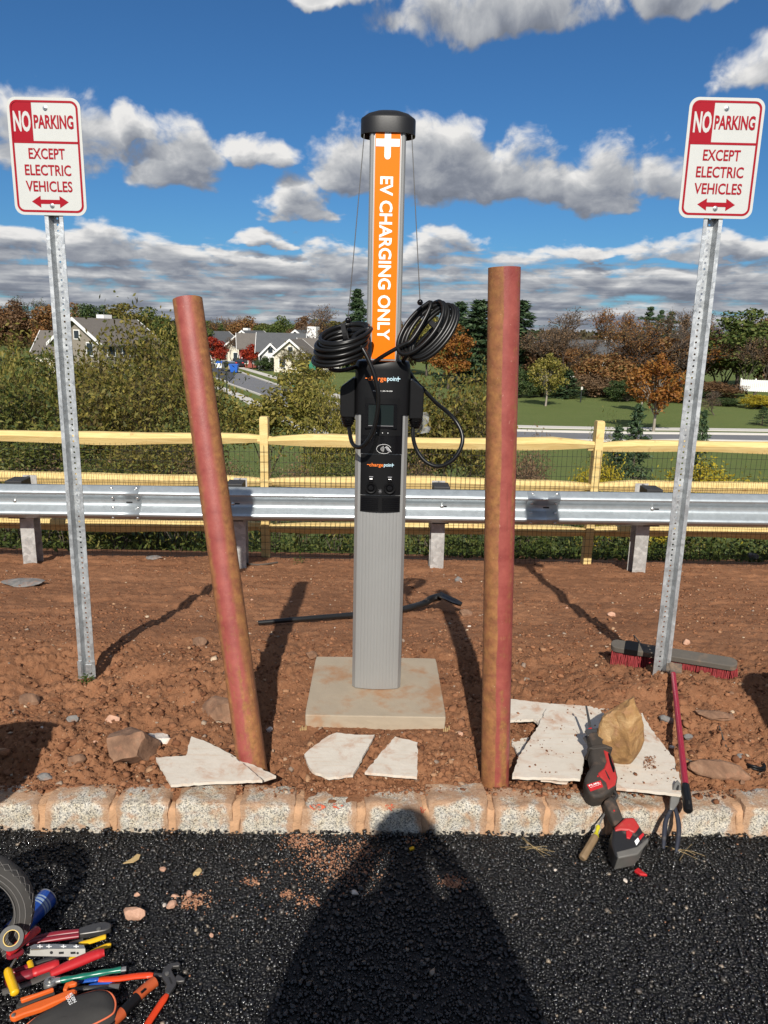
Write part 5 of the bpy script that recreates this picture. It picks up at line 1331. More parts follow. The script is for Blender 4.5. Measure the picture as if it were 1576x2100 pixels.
mb = MB(); mb.add(vs, [(i * (NJ + 1) + j, i * (NJ + 1) + j + 1, (i + 1) * (NJ + 1) + j + 1, (i + 1) * (NJ + 1) + j) for i in range(NI) for j in range(NJ)]); mb.build('blade', M_SHOVEL, sh, smooth=40, solid=0.004)
for s in (-1, 1):
    mb = MB(); mb.tube([c0 + uy * (s * 0.02) - ux * 0.008, c0 + uy * (s * 0.082) - ux * 0.012], 0.008, 8); mb.build('foot_step', M_SHOVEL, sh, smooth=50)

# ------------------------------------------------------------------ reciprocating saw
class Plane:
    def __init__(s, o, n): s.o, s.n = Vector(o), Vector(n).normalized()
    def hit(s, u, v):
        d = ray(u, v); e = Vector((0, 0, EYE)); return e + d * ((s.o - e).dot(s.n) / d.dot(s.n))
    def poly(s, pts, k, lift=0.0): return [s.hit(*k(*p)) + s.n * lift for p in pts]
SP = Plane((0.8, 2.5, max(0.005, ZB + 0.02)), (0, -0.42, 1))
saw = thing('reciprocating_saw', 'dusty red and black cordless reciprocating saw propped on the kerb', 'power saw', (0.83, 2.4, -0.14))
def slab(pl, pts, k, th, name, mat, par, off=0.0, bevel=0.004, seg=3):
    mb = MB(); P = pl.poly(pts, k, off - th / 2); mb.prism(P, pl.n * th); return mb.build(name, mat, par, bevel=bevel, seg=seg, smooth=40)
body = slab(SP, [(665, 545), (770, 520), (812, 548), (850, 640), (880, 760), (868, 830), (820, 880), (760, 915), (700, 925), (660, 895), (635, 840), (628, 770), (648, 720), (690, 665), (672, 600)], k2, 0.066, 'motor_body', M_SAWB, saw, bevel=0.014, seg=4)
slab(SP, [(765, 556), (808, 575), (842, 650), (872, 770), (858, 828), (800, 870), (786, 810), (742, 772), (720, 740), (770, 700), (790, 650)], k2, 0.072, 'red_shell', M_SAWR, saw, bevel=0.006)
slab(SP, [(800, 590), (812, 590), (850, 700), (852, 735), (840, 735), (815, 660)], k2, 0.076, 'top_vent', M_BLACKG, saw, bevel=0.001)
slab(SP, [(778, 722), (784, 722), (816, 785), (814, 797), (800, 775)], k2, 0.0745, 'vent_slit', M_SLOT, saw, bevel=0.0)
slab(SP, [(650, 548), (690, 525), (770, 515), (835, 540), (838, 556), (780, 548), (690, 560)], k2, 0.075, 'collar', M_SAWB, saw, bevel=0.004)
hn = slab(SP, [(775, 930), (830, 888), (872, 920), (935, 1080), (925, 1110), (868, 1130), (840, 1080)], k2, 0.036, 'handle', M_SAWB, saw, bevel=0.012, seg=4)
slab(SP, [(640, 828), (745, 795), (765, 845), (668, 880)], k2, 0.001, 'label_plate', M_RED, saw, off=0.0338, bevel=0)
P0, P1 = SP.hit(*k2(658, 838)), SP.hit(*k2(740, 812)); xd = (P1 - P0).normalized(); yd = SP.n.cross(xd)
lettering('FUEL', M_WHITE, body, (P0 + P1) / 2 + SP.n * 0.0352 + yd * 0.0005, xd, yd, (P1 - P0).length * 1.05, 0.0058, bold=0.02)
lettering('BRUSHLESS', M_WHITE, body, (P0 + P1) / 2 + SP.n * 0.0352 - yd * 0.0072, xd, yd, (P1 - P0).length * 1.0, 0.0025)
fr = slab(SP, [(655, 420), (690, 405), (735, 410), (758, 450), (775, 525), (688, 535), (668, 480)], k2, 0.05, 'shoe_neck', M_SAWB, saw, bevel=0.006)
for off in (-0.02, 0.02): slab(SP, [(628, 400), (650, 385), (740, 378), (765, 420), (770, 470), (745, 480), (740, 430), (690, 420), (655, 440)], k2, 0.008, 'shoe', M_DSTEEL, saw, off=off, bevel=0.002)
slab(SP, [(640, 176), (654, 176), (690, 340), (698, 400), (678, 405), (668, 345)], k2, 0.0014, 'blade', M_DSTEEL, saw, bevel=0)
slab(SP, [(664, 352), (690, 346), (702, 430), (684, 432)], k2, 0.0022, 'blade_shank', M_RED, saw, bevel=0)
bt = slab(SP, [(838, 1165), (880, 1140), (1010, 1105), (1050, 1150), (1108, 1245), (1105, 1275), (1030, 1355), (880, 1385), (860, 1378), (828, 1270)], k2, 0.072, 'battery', M_BATT, saw, off=-0.004, bevel=0.008)
slab(SP, [(855, 1150), (930, 1080), (1000, 1076), (1048, 1148), (1005, 1205), (960, 1185), (905, 1180), (850, 1190)], k2, 0.074, 'battery_foot', M_SAWR, saw, off=-0.001, bevel=0.008)
slab(SP, [(862, 1340), (1020, 1300), (1112, 1225), (1112, 1262), (1030, 1362), (880, 1392)], k2, 0.075, 'battery_base', M_BATTS, saw, off=-0.004, bevel=0.005)
slab(SP, [(938, 1188), (960, 1176), (990, 1206), (968, 1245), (942, 1238)], k2, 0.0762, 'battery_latch', M_RED, saw, off=-0.002, bevel=0.002)
slab(SP, [(1003, 1262), (1070, 1192), (1082, 1214), (1018, 1295)], k2, 0.0005, 'battery_label', M_BATT, saw, off=0.0335, bevel=0)
slab(SP, [(1003, 1262), (1030, 1234), (1042, 1260), (1018, 1295)], k2, 0.0008, 'battery_print', M_WHITE, saw, off=0.0338, bevel=0)
slab(SP, [(1036, 1228), (1068, 1196), (1078, 1214), (1046, 1254)], k2, 0.0008, 'battery_print', M_RED, saw, off=0.0338, bevel=0)
for c in ((855, 1008), (725, 762)):
    q = SP.hit(*k2(*c)) + SP.n * (0.018 if c[1] > 900 else 0.033); mb = MB(); mb.lathe([(0.0001, 0.002), (0.003, 0.0015), (0.0035, 0)], 10, Matrix.Translation(q) @ SP.n.to_track_quat('Z', 'Y').to_matrix().to_4x4()); mb.build('screw_boss', M_RED, saw)
mb = MB(); mb.tube([SP.hit(*k2(860, 830)) , SP.hit(*k2(885, 870)), SP.hit(*k2(862, 905))], 0.006, 8); mb.build('trigger', M_DSTEEL, saw, smooth=50)

# screwdriver under the saw's handle
KP = Plane((0.8, 2.38, -0.055), (0, -0.55, 1))
sd_ = thing('screwdriver', 'screwdriver with amber and brown fluted handle under the saw', 'screwdriver', (0.72, 2.27, -0.15))
a, b, c, d = [KP.hit(*k2(*p)) for p in ((875, 840), (742, 1100), (720, 1180), (615, 1355))]
mb = MB(); mb.tube([a, b], 0.0032, 10); mb.build('shaft', M_BRASSY, sd_, smooth=50)
mb = MB(); mb.tube([b, b.lerp(c, 0.2), b.lerp(c, 0.45), b.lerp(c, 0.7), c], [0.006, 0.0085, 0.006, 0.0065, 0.012], 12); mb.build('collar', M_CLEARY, sd_, smooth=50)
mb = MB(); mb.tube([c, c.lerp(d, 0.08), c.lerp(d, 0.6), c.lerp(d, 0.93), d], [0.0115, 0.0135, 0.0135, 0.0145, 0.011], 10); mb.build('handle', M_DUSTH, sd_, smooth=25)
# red scrap of plastic
q = [onZ(*k2(*p), ZP + 0.014) for p in ((1018, 1440), (1050, 1420), (1085, 1450), (1120, 1475), (1060, 1470))]
mb = MB(); mb.prism(q, (0.0, 0, -0.010)); tag(mb.build('red_plastic_scrap', M_RED, None, bevel=0.002), 'small bright red plastic scrap on the asphalt near the battery', 'plastic scrap')

# lineman pliers leaning on the kerb
def pliers(name, lab, pl, k, jaw, h1, h2, mj, mh, rj=0.012, rh=0.009, loc=None, flat=0.7):
    root = thing(name, lab, 'pliers', tuple(loc or pl.hit(*k(*h1[-1]))))
    mb = MB(); mb.prism(pl.poly(jaw, k, -rj * 0.6), pl.n * rj * 1.2); mb.build('jaw', mj, root, bevel=0.003, smooth=40)
    for h in (h1, h2):
        P = spline([pl.hit(*k(*p)) for p in h], 5); n = len(P); mb = MB()
        mb.tube(P, [rh * (0.85 + 0.25 * math.sin(math.pi * min(1, i / n * 1.1))) * (0.7 if i == n - 1 else 1) for i in range(n)], 10, flat=flat, up=pl.n); mb.build('handle', mh, root, smooth=50)
    return root
LP = Plane((1.06, 2.47, ZB + 0.034), (0, -0.7, 1))
pl_ = pliers('lineman_pliers', 'worn pliers with navy dipped handles leaning on the kerb', LP, k2, [(1345, 752), (1372, 785), (1382, 860), (1360, 925), (1320, 985), (1285, 985), (1290, 900), (1305, 830), (1322, 780)],
       [(1300, 975), (1262, 1060), (1250, 1150), (1242, 1278)], [(1330, 960), (1355, 1060), (1360, 1160), (1340, 1305)], M_STEEL, M_NAVY, 0.014, 0.0078)
slab(LP, [(1348, 792), (1358, 800), (1352, 835), (1338, 850), (1334, 820)], k2, 0.0182, 'jaw_gap', M_SLOT, pl_, bevel=0)

# ------------------------------------------------------------------ heap of hand tools on the asphalt
def TZ(z): return Plane((0, 0, z), (0, 0, 1))
def bar(pl, k, pts, r, name, mat, par, flat=0.6, n=10, taper=None):
    P = spline([pl.hit(*k(*p)) for p in pts], 5); m = len(P); rs = [r * (taper(i / (m - 1)) if taper else 1) for i in range(m)]
    mb = MB(); mb.tube(P, rs, n, flat=flat, up=pl.n); return mb.build(name, mat, par, smooth=50)
rnd = lambda t: (0.75 + 0.25 * min(1, t / 0.08)) * (0.7 + 0.3 * min(1, (1 - t) / 0.06))
# maroon-handled cutters with steel nose
t = pliers('cable_cutters', 'cutting pliers with maroon handles and bare steel nose in the tool heap', TZ(-0.125), k1, [(640, 900), (700, 880), (760, 860), (850, 845), (900, 862), (900, 895), (850, 918), (790, 928), (700, 942), (645, 950)],
       [(640, 905), (480, 925), (350, 950), (240, 985)], [(642, 940), (480, 960), (330, 985), (215, 1010)], M_DSTEEL, M_MAROON, 0.016, 0.0092)
mb = MB(); mb.lathe([(0.0001, 0.004), (0.006, 0.003), (0.007, 0)], 12, Matrix.Translation(TZ(-0.114).hit(*k1(800, 890)))); mb.build('pivot', M_STEEL, t, smooth=50)
# red handled pair crossing under the tape
t = thing('red_pliers', 'bright red handled pliers beside the roll of black tape', 'pliers', tuple(TZ(-0.14).hit(*k1(190, 980))))
RS = Plane((-1.03, 1.69, -0.02), (0.62, 0.0, 1.0))
bar(RS, k1, [(70, 1085), (180, 990), (270, 920), (315, 882)], 0.011, 'handle', M_RED, t, taper=rnd)
bar(Plane((-1.03, 1.69, -0.045), (0.62, 0.0, 1.0)), k1, [(60, 1110), (130, 1090), (185, 1060)], 0.011, 'handle', M_MAROON, t, taper=rnd)
bar(TZ(-0.135), k1, [(205, 945), (245, 900), (290, 860)], 0.006, 'jaw', M_DSTEEL, t)
# perforated grey metal fitting: a short box channel with holes
t = thing('perforated_bracket', 'grey perforated metal bracket lying across the tool heap', 'bracket', tuple(TZ(-0.14).hit(*k1(450, 1060))))
BP = TZ(-0.098)
mb = MB(); mb.prism(BP.poly([(240, 1030), (280, 1010), (450, 1008), (680, 1016), (690, 1045), (480, 1044), (250, 1050)], k1), (0, 0, -0.004)); mb.build('top_flange', M_BRASSY, t)
BP2 = Plane(BP.hit(*k1(450, 1045)), (0, -0.8, 0.6))
mb = MB(); mb.prism(BP2.poly([(200, 1080), (240, 1050), (690, 1046), (692, 1085), (655, 1112), (240, 1105)], k1), -BP2.n * 0.004); mb.build('side_web', M_STEEL, t)
for pts in ([(478, 1072), (518, 1070), (518, 1088), (478, 1090)], [(572, 1072), (612, 1070), (614, 1088), (574, 1090)]):
    mb = MB(); mb.prism(BP2.poly(pts, k1, 0.0006), BP2.n * 0.0004); mb.build('slot', M_SLOT, t)
for c, r in (((418, 1078), 13), ((235, 1080), 11), ((630, 1082), 10)):
    mb = MB(); mb.prism(BP2.poly([(c[0] + r * math.cos(a), c[1] + r * math.sin(a)) for a in [i * 0.6283 for i in range(10)]], k1, 0.0006), BP2.n * 0.0004); mb.build('hole', M_SLOT, t)
for x in (325, 398, 515, 618):
    for pts in ([(x - 22, 1026), (x + 22, 1026), (x + 22, 1033), (x - 22, 1033)], [(x - 5, 1016), (x + 5, 1016), (x + 5, 1042), (x - 5, 1042)]):
        mb = MB(); mb.prism(BP.poly(pts, k1, 0.0005 + (0.0004 if pts[0][0] == x - 5 else 0)), (0, 0, 0.0003)); mb.build('cross_slot', M_WHITE, t)
# wire stripper: two yellow handles
t = thing('wire_stripper', 'wire stripper with two yellow handles spread beside the bracket', 'wire stripper', tuple(TZ(-0.14).hit(*k1(790, 1030))))
bar(TZ(-0.118), k1, [(640, 1010), (740, 985), (830, 955), (860, 948)], 0.0085, 'handle', M_YEL, t, taper=rnd)
bar(TZ(-0.13), k1, [(560, 1130), (680, 1105), (780, 1060), (860, 1025), (900, 1018)], 0.0085, 'handle', M_YEL, t, taper=rnd)
bar(TZ(-0.132), k1, [(560, 1010), (640, 985), (675, 975)], 0.007, 'jaw', M_DSTEEL, t)
# red fibreglass knife / cutter grips
t = thing('red_cable_knife', 'thick glossy red handled cable cutter lying across the heap', 'cutter', tuple(TZ(-0.14).hit(*k1(600, 1170))))
bar(TZ(-0.105), k1, [(410, 1250), (520, 1200), (640, 1150), (760, 1100), (845, 1075)], 0.0165, 'handle', M_RED, t, flat=0.75, taper=lambda q: 0.7 + 0.3 * math.sin(q * 2.6) if q < 0.95 else 0.75)
bar(TZ(-0.13), k1, [(20, 1400), (160, 1350), (300, 1300), (420, 1240)], 0.011, 'blade', M_STEEL, t, flat=0.25)
t = thing('maroon_handled_cutter', 'two-tone red and maroon handled cutter under the red cable cutter', 'cutter', tuple(TZ(-0.14).hit(*k1(260, 1250))))
bar(TZ(-0.11), k1, [(265, 1240), (360, 1205), (480, 1165)], 0.0155, 'grip', M_RED, t, flat=0.7, taper=rnd)
bar(TZ(-0.118), k1, [(50, 1330), (160, 1275), (290, 1235)], 0.016, 'handle', M_MAROON, t, flat=0.7, taper=rnd)
bar(TZ(-0.13), k1, [(100, 1235), (190, 1205), (260, 1180)], 0.009, 'handle', M_MAROON, t, flat=0.7, taper=rnd)
bar(TZ(-0.125), k1, [(240, 1150), (250, 1180), (255, 1205)], 0.0075, 'yellow_ring', M_YEL, t)
bar(TZ(-0.135), k1, [(260, 1175), (400, 1130), (560, 1120)], 0.007, 'jaw', M_DSTEEL, t, flat=0.5)
# ratchet wrench
t = thing('ratchet_wrench', 'ratchet wrench with green handle and round silver head', 'wrench', tuple(TZ(-0.14).hit(*k1(700, 1270))))
RP = TZ(-0.11)
bar(RP, k1, [(490, 1300), (640, 1275), (800, 1245), (980, 1215)], 0.0082, 'handle', M_GREEN, t, flat=0.9, taper=lambda q: 1.0 + 0.12 * math.sin(q * 20))
bar(RP, k1, [(975, 1216), (1022, 1208)], 0.008, 'handle_end', M_BRASSY, t)
c = RP.hit(*k1(408, 1318)); mb = MB(); mb.lathe([(0.0001, 0.010), (0.007, 0.010), (0.0075, 0.006), (0.015, 0.006), (0.0175, 0.002), (0.0175, -0.010), (0.0001, -0.010)], 24, Matrix.Translation(c)); mb.build('ratchet_head', M_BRASSY, t, smooth=35)
mb = MB(); mb.lathe([(0.0001, 0.0125), (0.004, 0.012), (0.0045, 0.009)], 12, Matrix.Translation(c)); mb.build('ratchet_stud', M_DSTEEL, t)
bar(RP, k1, [(425, 1312), (470, 1302), (510, 1298)], 0.0105, 'neck', M_BRASSY, t, flat=0.7, taper=lambda q: 1.15 - 0.4 * q)
# tongue-and-groove pliers
WP = TZ(-0.135)
t = thing('adjustable_pliers', 'adjustable pliers with orange-red handles and dark hooked jaw', 'pliers', tuple(WP.hit(*k1(1380, 1330))))
slab(WP, [(1312, 1250), (1330, 1205), (1375, 1175), (1440, 1162), (1462, 1180), (1450, 1198), (1400, 1200), (1385, 1225), (1405, 1265), (1430, 1310), (1425, 1350), (1398, 1385), (1368, 1425), (1335, 1410), (1348, 1345), (1325, 1310), (1308, 1285)], k1, 0.011, 'upper_jaw', M_DSTEEL, t, bevel=0.002)
slab(WP, [(1418, 1285), (1440, 1262), (1498, 1298), (1492, 1318), (1450, 1322), (1425, 1318)], k1, 0.010, 'lower_jaw', M_DSTEEL, t, bevel=0.002)
slab(WP, [(1362, 1290), (1378, 1290), (1398, 1340), (1384, 1345)], k1, 0.0125, 'groove_slot', M_SLOT, t, bevel=0)
q = WP.hit(*k1(1352, 1262)); mb = MB(); mb.lathe([(0.0001, 0.009), (0.006, 0.008), (0.0065, 0)], 12, Matrix.Translation(q)); mb.build('pivot', M_STEEL, t, smooth=50)
bar(TZ(-0.128), k1, [(800, 1298), (940, 1290), (1100, 1268), (1240, 1258)], 0.0095, 'handle', M_ORRED, t, taper=rnd)
bar(WP, k1, [(1350, 1420), (1290, 1510), (1230, 1600), (1190, 1665), (1160, 1720)], 0.0095, 'handle', M_ORRED, t, taper=rnd)
bar(WP, k1, [(1240, 1256), (1315, 1262)], 0.006, 'neck', M_DSTEEL, t)
# torch: orange ends, black middle
FP_ = TZ(-0.13)
t = thing('tube_torch', 'orange and black tube torch lying beside the fabric pouch', 'torch', tuple(FP_.hit(*k1(1080, 1480))))
M_TORCH = material('worn_orange_torch', (0.40, 0.075, 0.02), 0.45, var=0.2, vscale=30)
for pts, r, mat, nm in (([(1108, 1435), (1180, 1370), (1255, 1312)], 0.0145, M_TORCH, 'barrel'), ([(990, 1565), (1050, 1500), (1112, 1440)], 0.0138, M_BLACK, 'grip'), ([(915, 1630), (950, 1600), (992, 1562)], 0.0148, M_TORCH, 'tail')):
    bar(FP_, k1, pts, r, nm, mat, t, flat=1.0, n=16)
bar(TZ(-0.1175), k1, [(1142, 1402), (1176, 1372)], 0.004, 'switch', M_BLACKG, t)
# orange tubing cutter
t = thing('tubing_cutter', 'orange plastic tubing cutter with toothed jaw under the pouch', 'cutter', tuple(TZ(-0.14).hit(*k1(380, 1480))))
slab(TZ(-0.105), [(78, 1598), (110, 1565), (300, 1490), (420, 1448), (540, 1402), (600, 1385), (630, 1400), (610, 1430), (560, 1455), (440, 1500), (330, 1550), (200, 1590), (120, 1625), (88, 1620)], k1, 0.016, 'body', M_ORTOOL, t, bevel=0.004)
slab(TZ(-0.10), [(165, 1455), (300, 1415), (430, 1368), (440, 1385), (300, 1435), (175, 1480)], k1, 0.012, 'upper_handle', M_ORTOOL, t, bevel=0.003)
slab(TZ(-0.10), [(510, 1390), (530, 1335), (590, 1315), (630, 1328), (612, 1345), (560, 1355), (540, 1395)], k1, 0.012, 'jaw_hook', M_ORTOOL, t, bevel=0.003)
slab(TZ(-0.112), [(130, 1520), (160, 1480), (300, 1440), (440, 1395), (450, 1420), (320, 1470), (160, 1540)], k1, 0.012, 'spring_cover', M_FABRIC, t, bevel=0.003)
for x, y in ((110, 1585), (588, 1432)):
    mb = MB(); mb.lathe([(0.0001, 0.003), (0.0045, 0.0025), (0.0055, 0)], 12, Matrix.Translation(TZ(-0.0965).hit(*k1(x, y)))); mb.build('rivet', M_STEEL, t)
# fabric pouch with orange piping
t = thing('fabric_pouch', 'dusty grey fabric zip pouch with orange piping and white lettering', 'pouch', tuple(TZ(-0.15).hit(*k1(580, 1550))))
PP = TZ(-0.10)
outl = [(150, 1720), (260, 1625), (420, 1530), (560, 1455), (700, 1405), (820, 1382), (900, 1405), (938, 1465), (935, 1540), (900, 1585), (780, 1650), (620, 1720), (400, 1800), (200, 1800)]
P = spline([PP.hit(*k1(*p)) for p in outl + outl[:1]], 4)[:-1]; n = len(P); c = sum(P, Vector()) / n; mb = MB(); vs = []
secs = [(1.0, -0.045), (1.02, -0.025), (1.0, -0.004), (0.9, 0.008), (0.7, 0.015), (0.35, 0.020)]
for s_, dz in secs: vs += [c + (p - c) * s_ + Vector((0, 0, dz + 0.003 * mnoise.noise(p * 20))) for p in P]
mb.add(vs, [(i * n + k, i * n + (k + 1) % n, (i + 1) * n + (k + 1) % n, (i + 1) * n + k) for i in range(len(secs) - 1) for k in range(n)] + [tuple(range((len(secs) - 1) * n, len(secs) * n))])
po = mb.build('pouch_body', M_FABRIC, t, smooth=60)
M_PIPING = material('orange_piping', (0.62, 0.14, 0.06), 0.7)
mb = MB(); mb.tube([c + (p - c) * 0.985 + Vector((0, 0, 0.0)) for p in P] + [c + (P[0] - c) * 0.985], 0.0024, 8, caps=False); mb.build('piping', M_PIPING, t, smooth=60)
mb = MB(); mb.tube([c + (p - c) * 1.02 + Vector((0, 0, -0.024)) for p in P] + [c + (P[0] - c) * 1.02 + Vector((0, 0, -0.024))], 0.002, 8, caps=False); mb.build('zip', M_BLACKG, t, smooth=60)
a0, a1 = PP.hit(*k1(558, 1470)), PP.hit(*k1(600, 1545)); xd = (a1 - a0).normalized(); yd = Vector((0, 0, 1)).cross(xd)
zt = Vector((0, 0, 0.0215))
lettering('KLEIN', M_WHITE, po, (a0 + a1) / 2 + yd * 0.005 + zt, xd, yd, (a1 - a0).length * 0.95, 0.008, bold=0.015)
lettering('TOOLS', M_WHITE, po, (a0 + a1) / 2 - yd * 0.005 + zt, xd, yd, (a1 - a0).length * 0.95, 0.008, bold=0.015)
# blue handles and a dark spanner under the ratchet
t = thing('blue_handled_pliers', 'blue handled pliers half hidden under the ratchet wrench', 'pliers', tuple(TZ(-0.145).hit(*k1(800, 1320))))
bar(TZ(-0.132), k1, [(640, 1310), (720, 1300), (800, 1292)], 0.007, 'handle', M_BLUE, t, taper=rnd)
bar(TZ(-0.132), k1, [(720, 1350), (820, 1330), (930, 1312)], 0.0075, 'handle', M_BLUE, t, taper=rnd)
bar(TZ(-0.136), k1, [(560, 1330), (610, 1322), (650, 1312)], 0.007, 'jaw', M_DSTEEL, t)
t = thing('dark_steel_spanner', 'dark steel box spanner beneath the tubing cutter', 'spanner', tuple(TZ(-0.145).hit(*k1(790, 1370))))
bar(TZ(-0.128), k1, [(580, 1372), (760, 1362), (890, 1358)], 0.0075, 'shank', M_DSTEEL, t, flat=0.6)
bar(TZ(-0.126), k1, [(885, 1360), (970, 1358)], 0.0105, 'box_end', M_DSTEEL, t, flat=1.0, n=6)
# yellow-handled screwdriver
t = thing('yellow_screwdriver', 'stubby screwdriver with yellow grip against the black bag', 'screwdriver', tuple(TZ(-0.145).hit(*k1(95, 1310))))
bar(TZ(-0.09), k1, [(62, 1215), (85, 1290), (115, 1370), (125, 1410)], 0.0115, 'handle', M_YEL, t, flat=0.85, taper=rnd)
bar(TZ(-0.09), k1, [(82, 1205), (108, 1160), (138, 1112)], 0.003, 'shaft', M_BRASSY, t, flat=1)
bar(TZ(-0.105), k1, [(130, 1110), (160, 1080), (180, 1065)], 0.008, 'cap', M_RED, t, flat=1)
# roll of black tape, standing against the tools
ct = Plane((-1.02, 1.665, -0.06), (0.25, -0.75, 0.62)); cc = ct.hit(*k1(97, 960)); Mx = Matrix.Translation(cc) @ ct.n.to_track_quat('Z', 'Y').to_matrix().to_4x4()
t = thing('tape_roll', 'roll of black tape with yellow core beside the tyre', 'tape', (cc.x, cc.y, -0.15))
mb = MB(); mb.lathe([(0.0205, -0.009), (0.031, -0.009), (0.0315, 0.008), (0.031, 0.009), (0.0205, 0.009)], 32, Mx, closed=True); mb.build('tape', M_BLACK, t, smooth=35)
M_CARD = material('yellow_card_core', (0.62, 0.45, 0.14), 0.7)
mb = MB(); mb.lathe([(0.0185, -0.0095), (0.0205, -0.0095), (0.0205, 0.0095), (0.0185, 0.0095)], 32, Mx, closed=True); mb.build('core', M_CARD, t, smooth=35)
# blue spray can
t = thing('spray_can', 'blue spray paint can lying against the tyre', 'spray can', tuple(TZ(-0.15).hit(*k1(320, 720))))
CP = TZ(-0.122); a, b = CP.hit(*k1(215, 810)), CP.hit(*k1(385, 640)); dv = (b - a).normalized(); R_ = 0.0315
mb = MB(); mb.tube([a - dv * 0.06, b - dv * 0.004, b], [R_, R_, R_ * 0.96], 28); mb.build('can_body', M_CANBLUE, t, smooth=40)
mb = MB(); mb.tube([b, b + dv * 0.003, b + dv * 0.003], [R_ * 1.02, R_ * 1.02, R_ * 0.8], 28); mb.build('rim', M_BRASSY, t, smooth=40)
for f0, f1 in ((0.022, 0.027), (0.032, 0.040), (0.044, 0.049)):
    mb = MB(); mb.tube([b - dv * f1, b - dv * f0], R_ * 1.006, 28, caps=False); mb.build('label_stripe', M_CANGREY, t, smooth=40)
# wheelbarrow: its front wheel stands at the edge of the picture, the unseen tray is a guess, shaped to cast a shadow on the soil
wr = 0.19; wc = Vector((onY(58, 1873, 1.74).x - wr, 1.74, ZP + wr))
t = thing('wheelbarrow', 'wheelbarrow with ribbed rubber tyre standing behind the tool heap', 'wheelbarrow', (wc.x - 0.4, wc.y, ZP))
axd = Vector((0.30, -0.95, 0.0)).normalized()
Mw = Matrix.Translation(wc) @ axd.to_track_quat('Z', 'Y').to_matrix().to_4x4()
tp = [(wr - 0.052, -0.020), (wr - 0.040, -0.027), (wr - 0.018, -0.028), (wr - 0.004, -0.021), (wr, -0.008), (wr, 0.008), (wr - 0.004, 0.021), (wr - 0.018, 0.028), (wr - 0.024, 0.0295), (wr - 0.028, 0.028), (wr - 0.040, 0.0285), (wr - 0.043, 0.0265), (wr - 0.052, 0.020)]
mb = MB(); mb.lathe(tp, 56, Mw, closed=True); ty = mb.build('tyre', M_RUBBER, t, smooth=35)
NZ = 40
mb = MB()
for k in range(NZ):
    for z0, z1 in ((0.006, 0.024), (0.024, 0.006)):
        a0_, a1_ = 2 * math.pi * (k + (0 if z0 < z1 else 0)) / NZ, 2 * math.pi * (k + 1) / NZ
        def tp_(a_, z): rr_ = wr + 0.0006 - max(0, (abs(z) - 0.008)) * 0.42; return Mw @ Vector((rr_ * math.cos(a_), rr_ * math.sin(a_), z))
        mb.tube([tp_(a0_, z0), tp_((a0_ + a1_) / 2, (z0 + z1) / 2), tp_(a1_, z1)], 0.0009, 4)
mb.build('tread_pattern', M_TREAD, ty)
for rr_ in (wr - 0.020, wr - 0.034, wr - 0.046):
    mb = MB(); mb.tube([Mw @ Vector((rr_ * math.cos(q), rr_ * math.sin(q), 0.0288)) for q in [2 * math.pi * k / 56 for k in range(57)]], 0.0012, 5, caps=False); mb.build('sidewall_rib', M_TREAD, ty, smooth=60)
mb = MB(); mb.lathe([(0.0001, 0.02), (0.03, 0.02), (0.035, 0.008), (0.085, 0.004), (0.097, 0.016), (0.097, -0.016), (0.0001, -0.016)], 40, Mw); mb.build('rim', M_BRASSY, t, smooth=35)
mb = MB(); mb.tube([wc + axd * 0.09, wc - axd * 0.09], 0.008, 12); mb.build('axle', M_DSTEEL, t, smooth=50)
M_TRAY = material('green_tray_paint', (0.02, 0.075, 0.035), 0.5, var=0.2, vscale=5, second=(0.25, 0.13, 0.08), sscale=6, sth=(0.52, 0.7))
M_ASH = material('ash_handle', (0.36, 0.24, 0.12), 0.7, var=0.2, vscale=8)
for s_ in (-1, 1):
    q = wc + Vector((0, s_ * 0.085, 0)); e = Vector((wc.x - 1.45, wc.y + s_ * 0.28, 0.42))
    mb = MB(); mb.tube([q, q.lerp(e, 0.5), e], 0.019, 8); mb.build('handle', M_ASH, t, smooth=50)
    f = q.lerp(e, 0.55); mb = MB(); mb.tube([f, Vector((f.x - 0.04, f.y, ZP + 0.01)), Vector((f.x - 0.20, f.y, ZP + 0.01)), q.lerp(e, 0.75)], 0.012, 10); mb.build('leg', M_DSTEEL, t, smooth=50)
xc, yc_ = wc.x - 0.68, wc.y
bot = [(xc + a_, yc_ + b_, 0.20 - 0.10 * (a_ / 0.26)) for a_, b_ in rrect(0.52, 0.34, 0.08, 4)]; rim_ = [(xc + a_ + 0.02, yc_ + b_, 0.50 + 0.08 * (a_ / 0.44)) for a_, b_ in rrect(0.88, 0.62, 0.12, 4)]
nn = len(bot); mb = MB(); mb.add(bot + rim_, [(k, (k + 1) % nn, nn + (k + 1) % nn, nn + k) for k in range(nn)] + [tuple(range(nn))]); mb.build('tray', M_TRAY, t, smooth=40, solid=0.004)
mb = MB(); mb.tube([Vector(p_) for p_ in rim_ + rim_[:1]], 0.009, 8, caps=False); mb.build('tray_rim', M_TRAY, t, smooth=50)

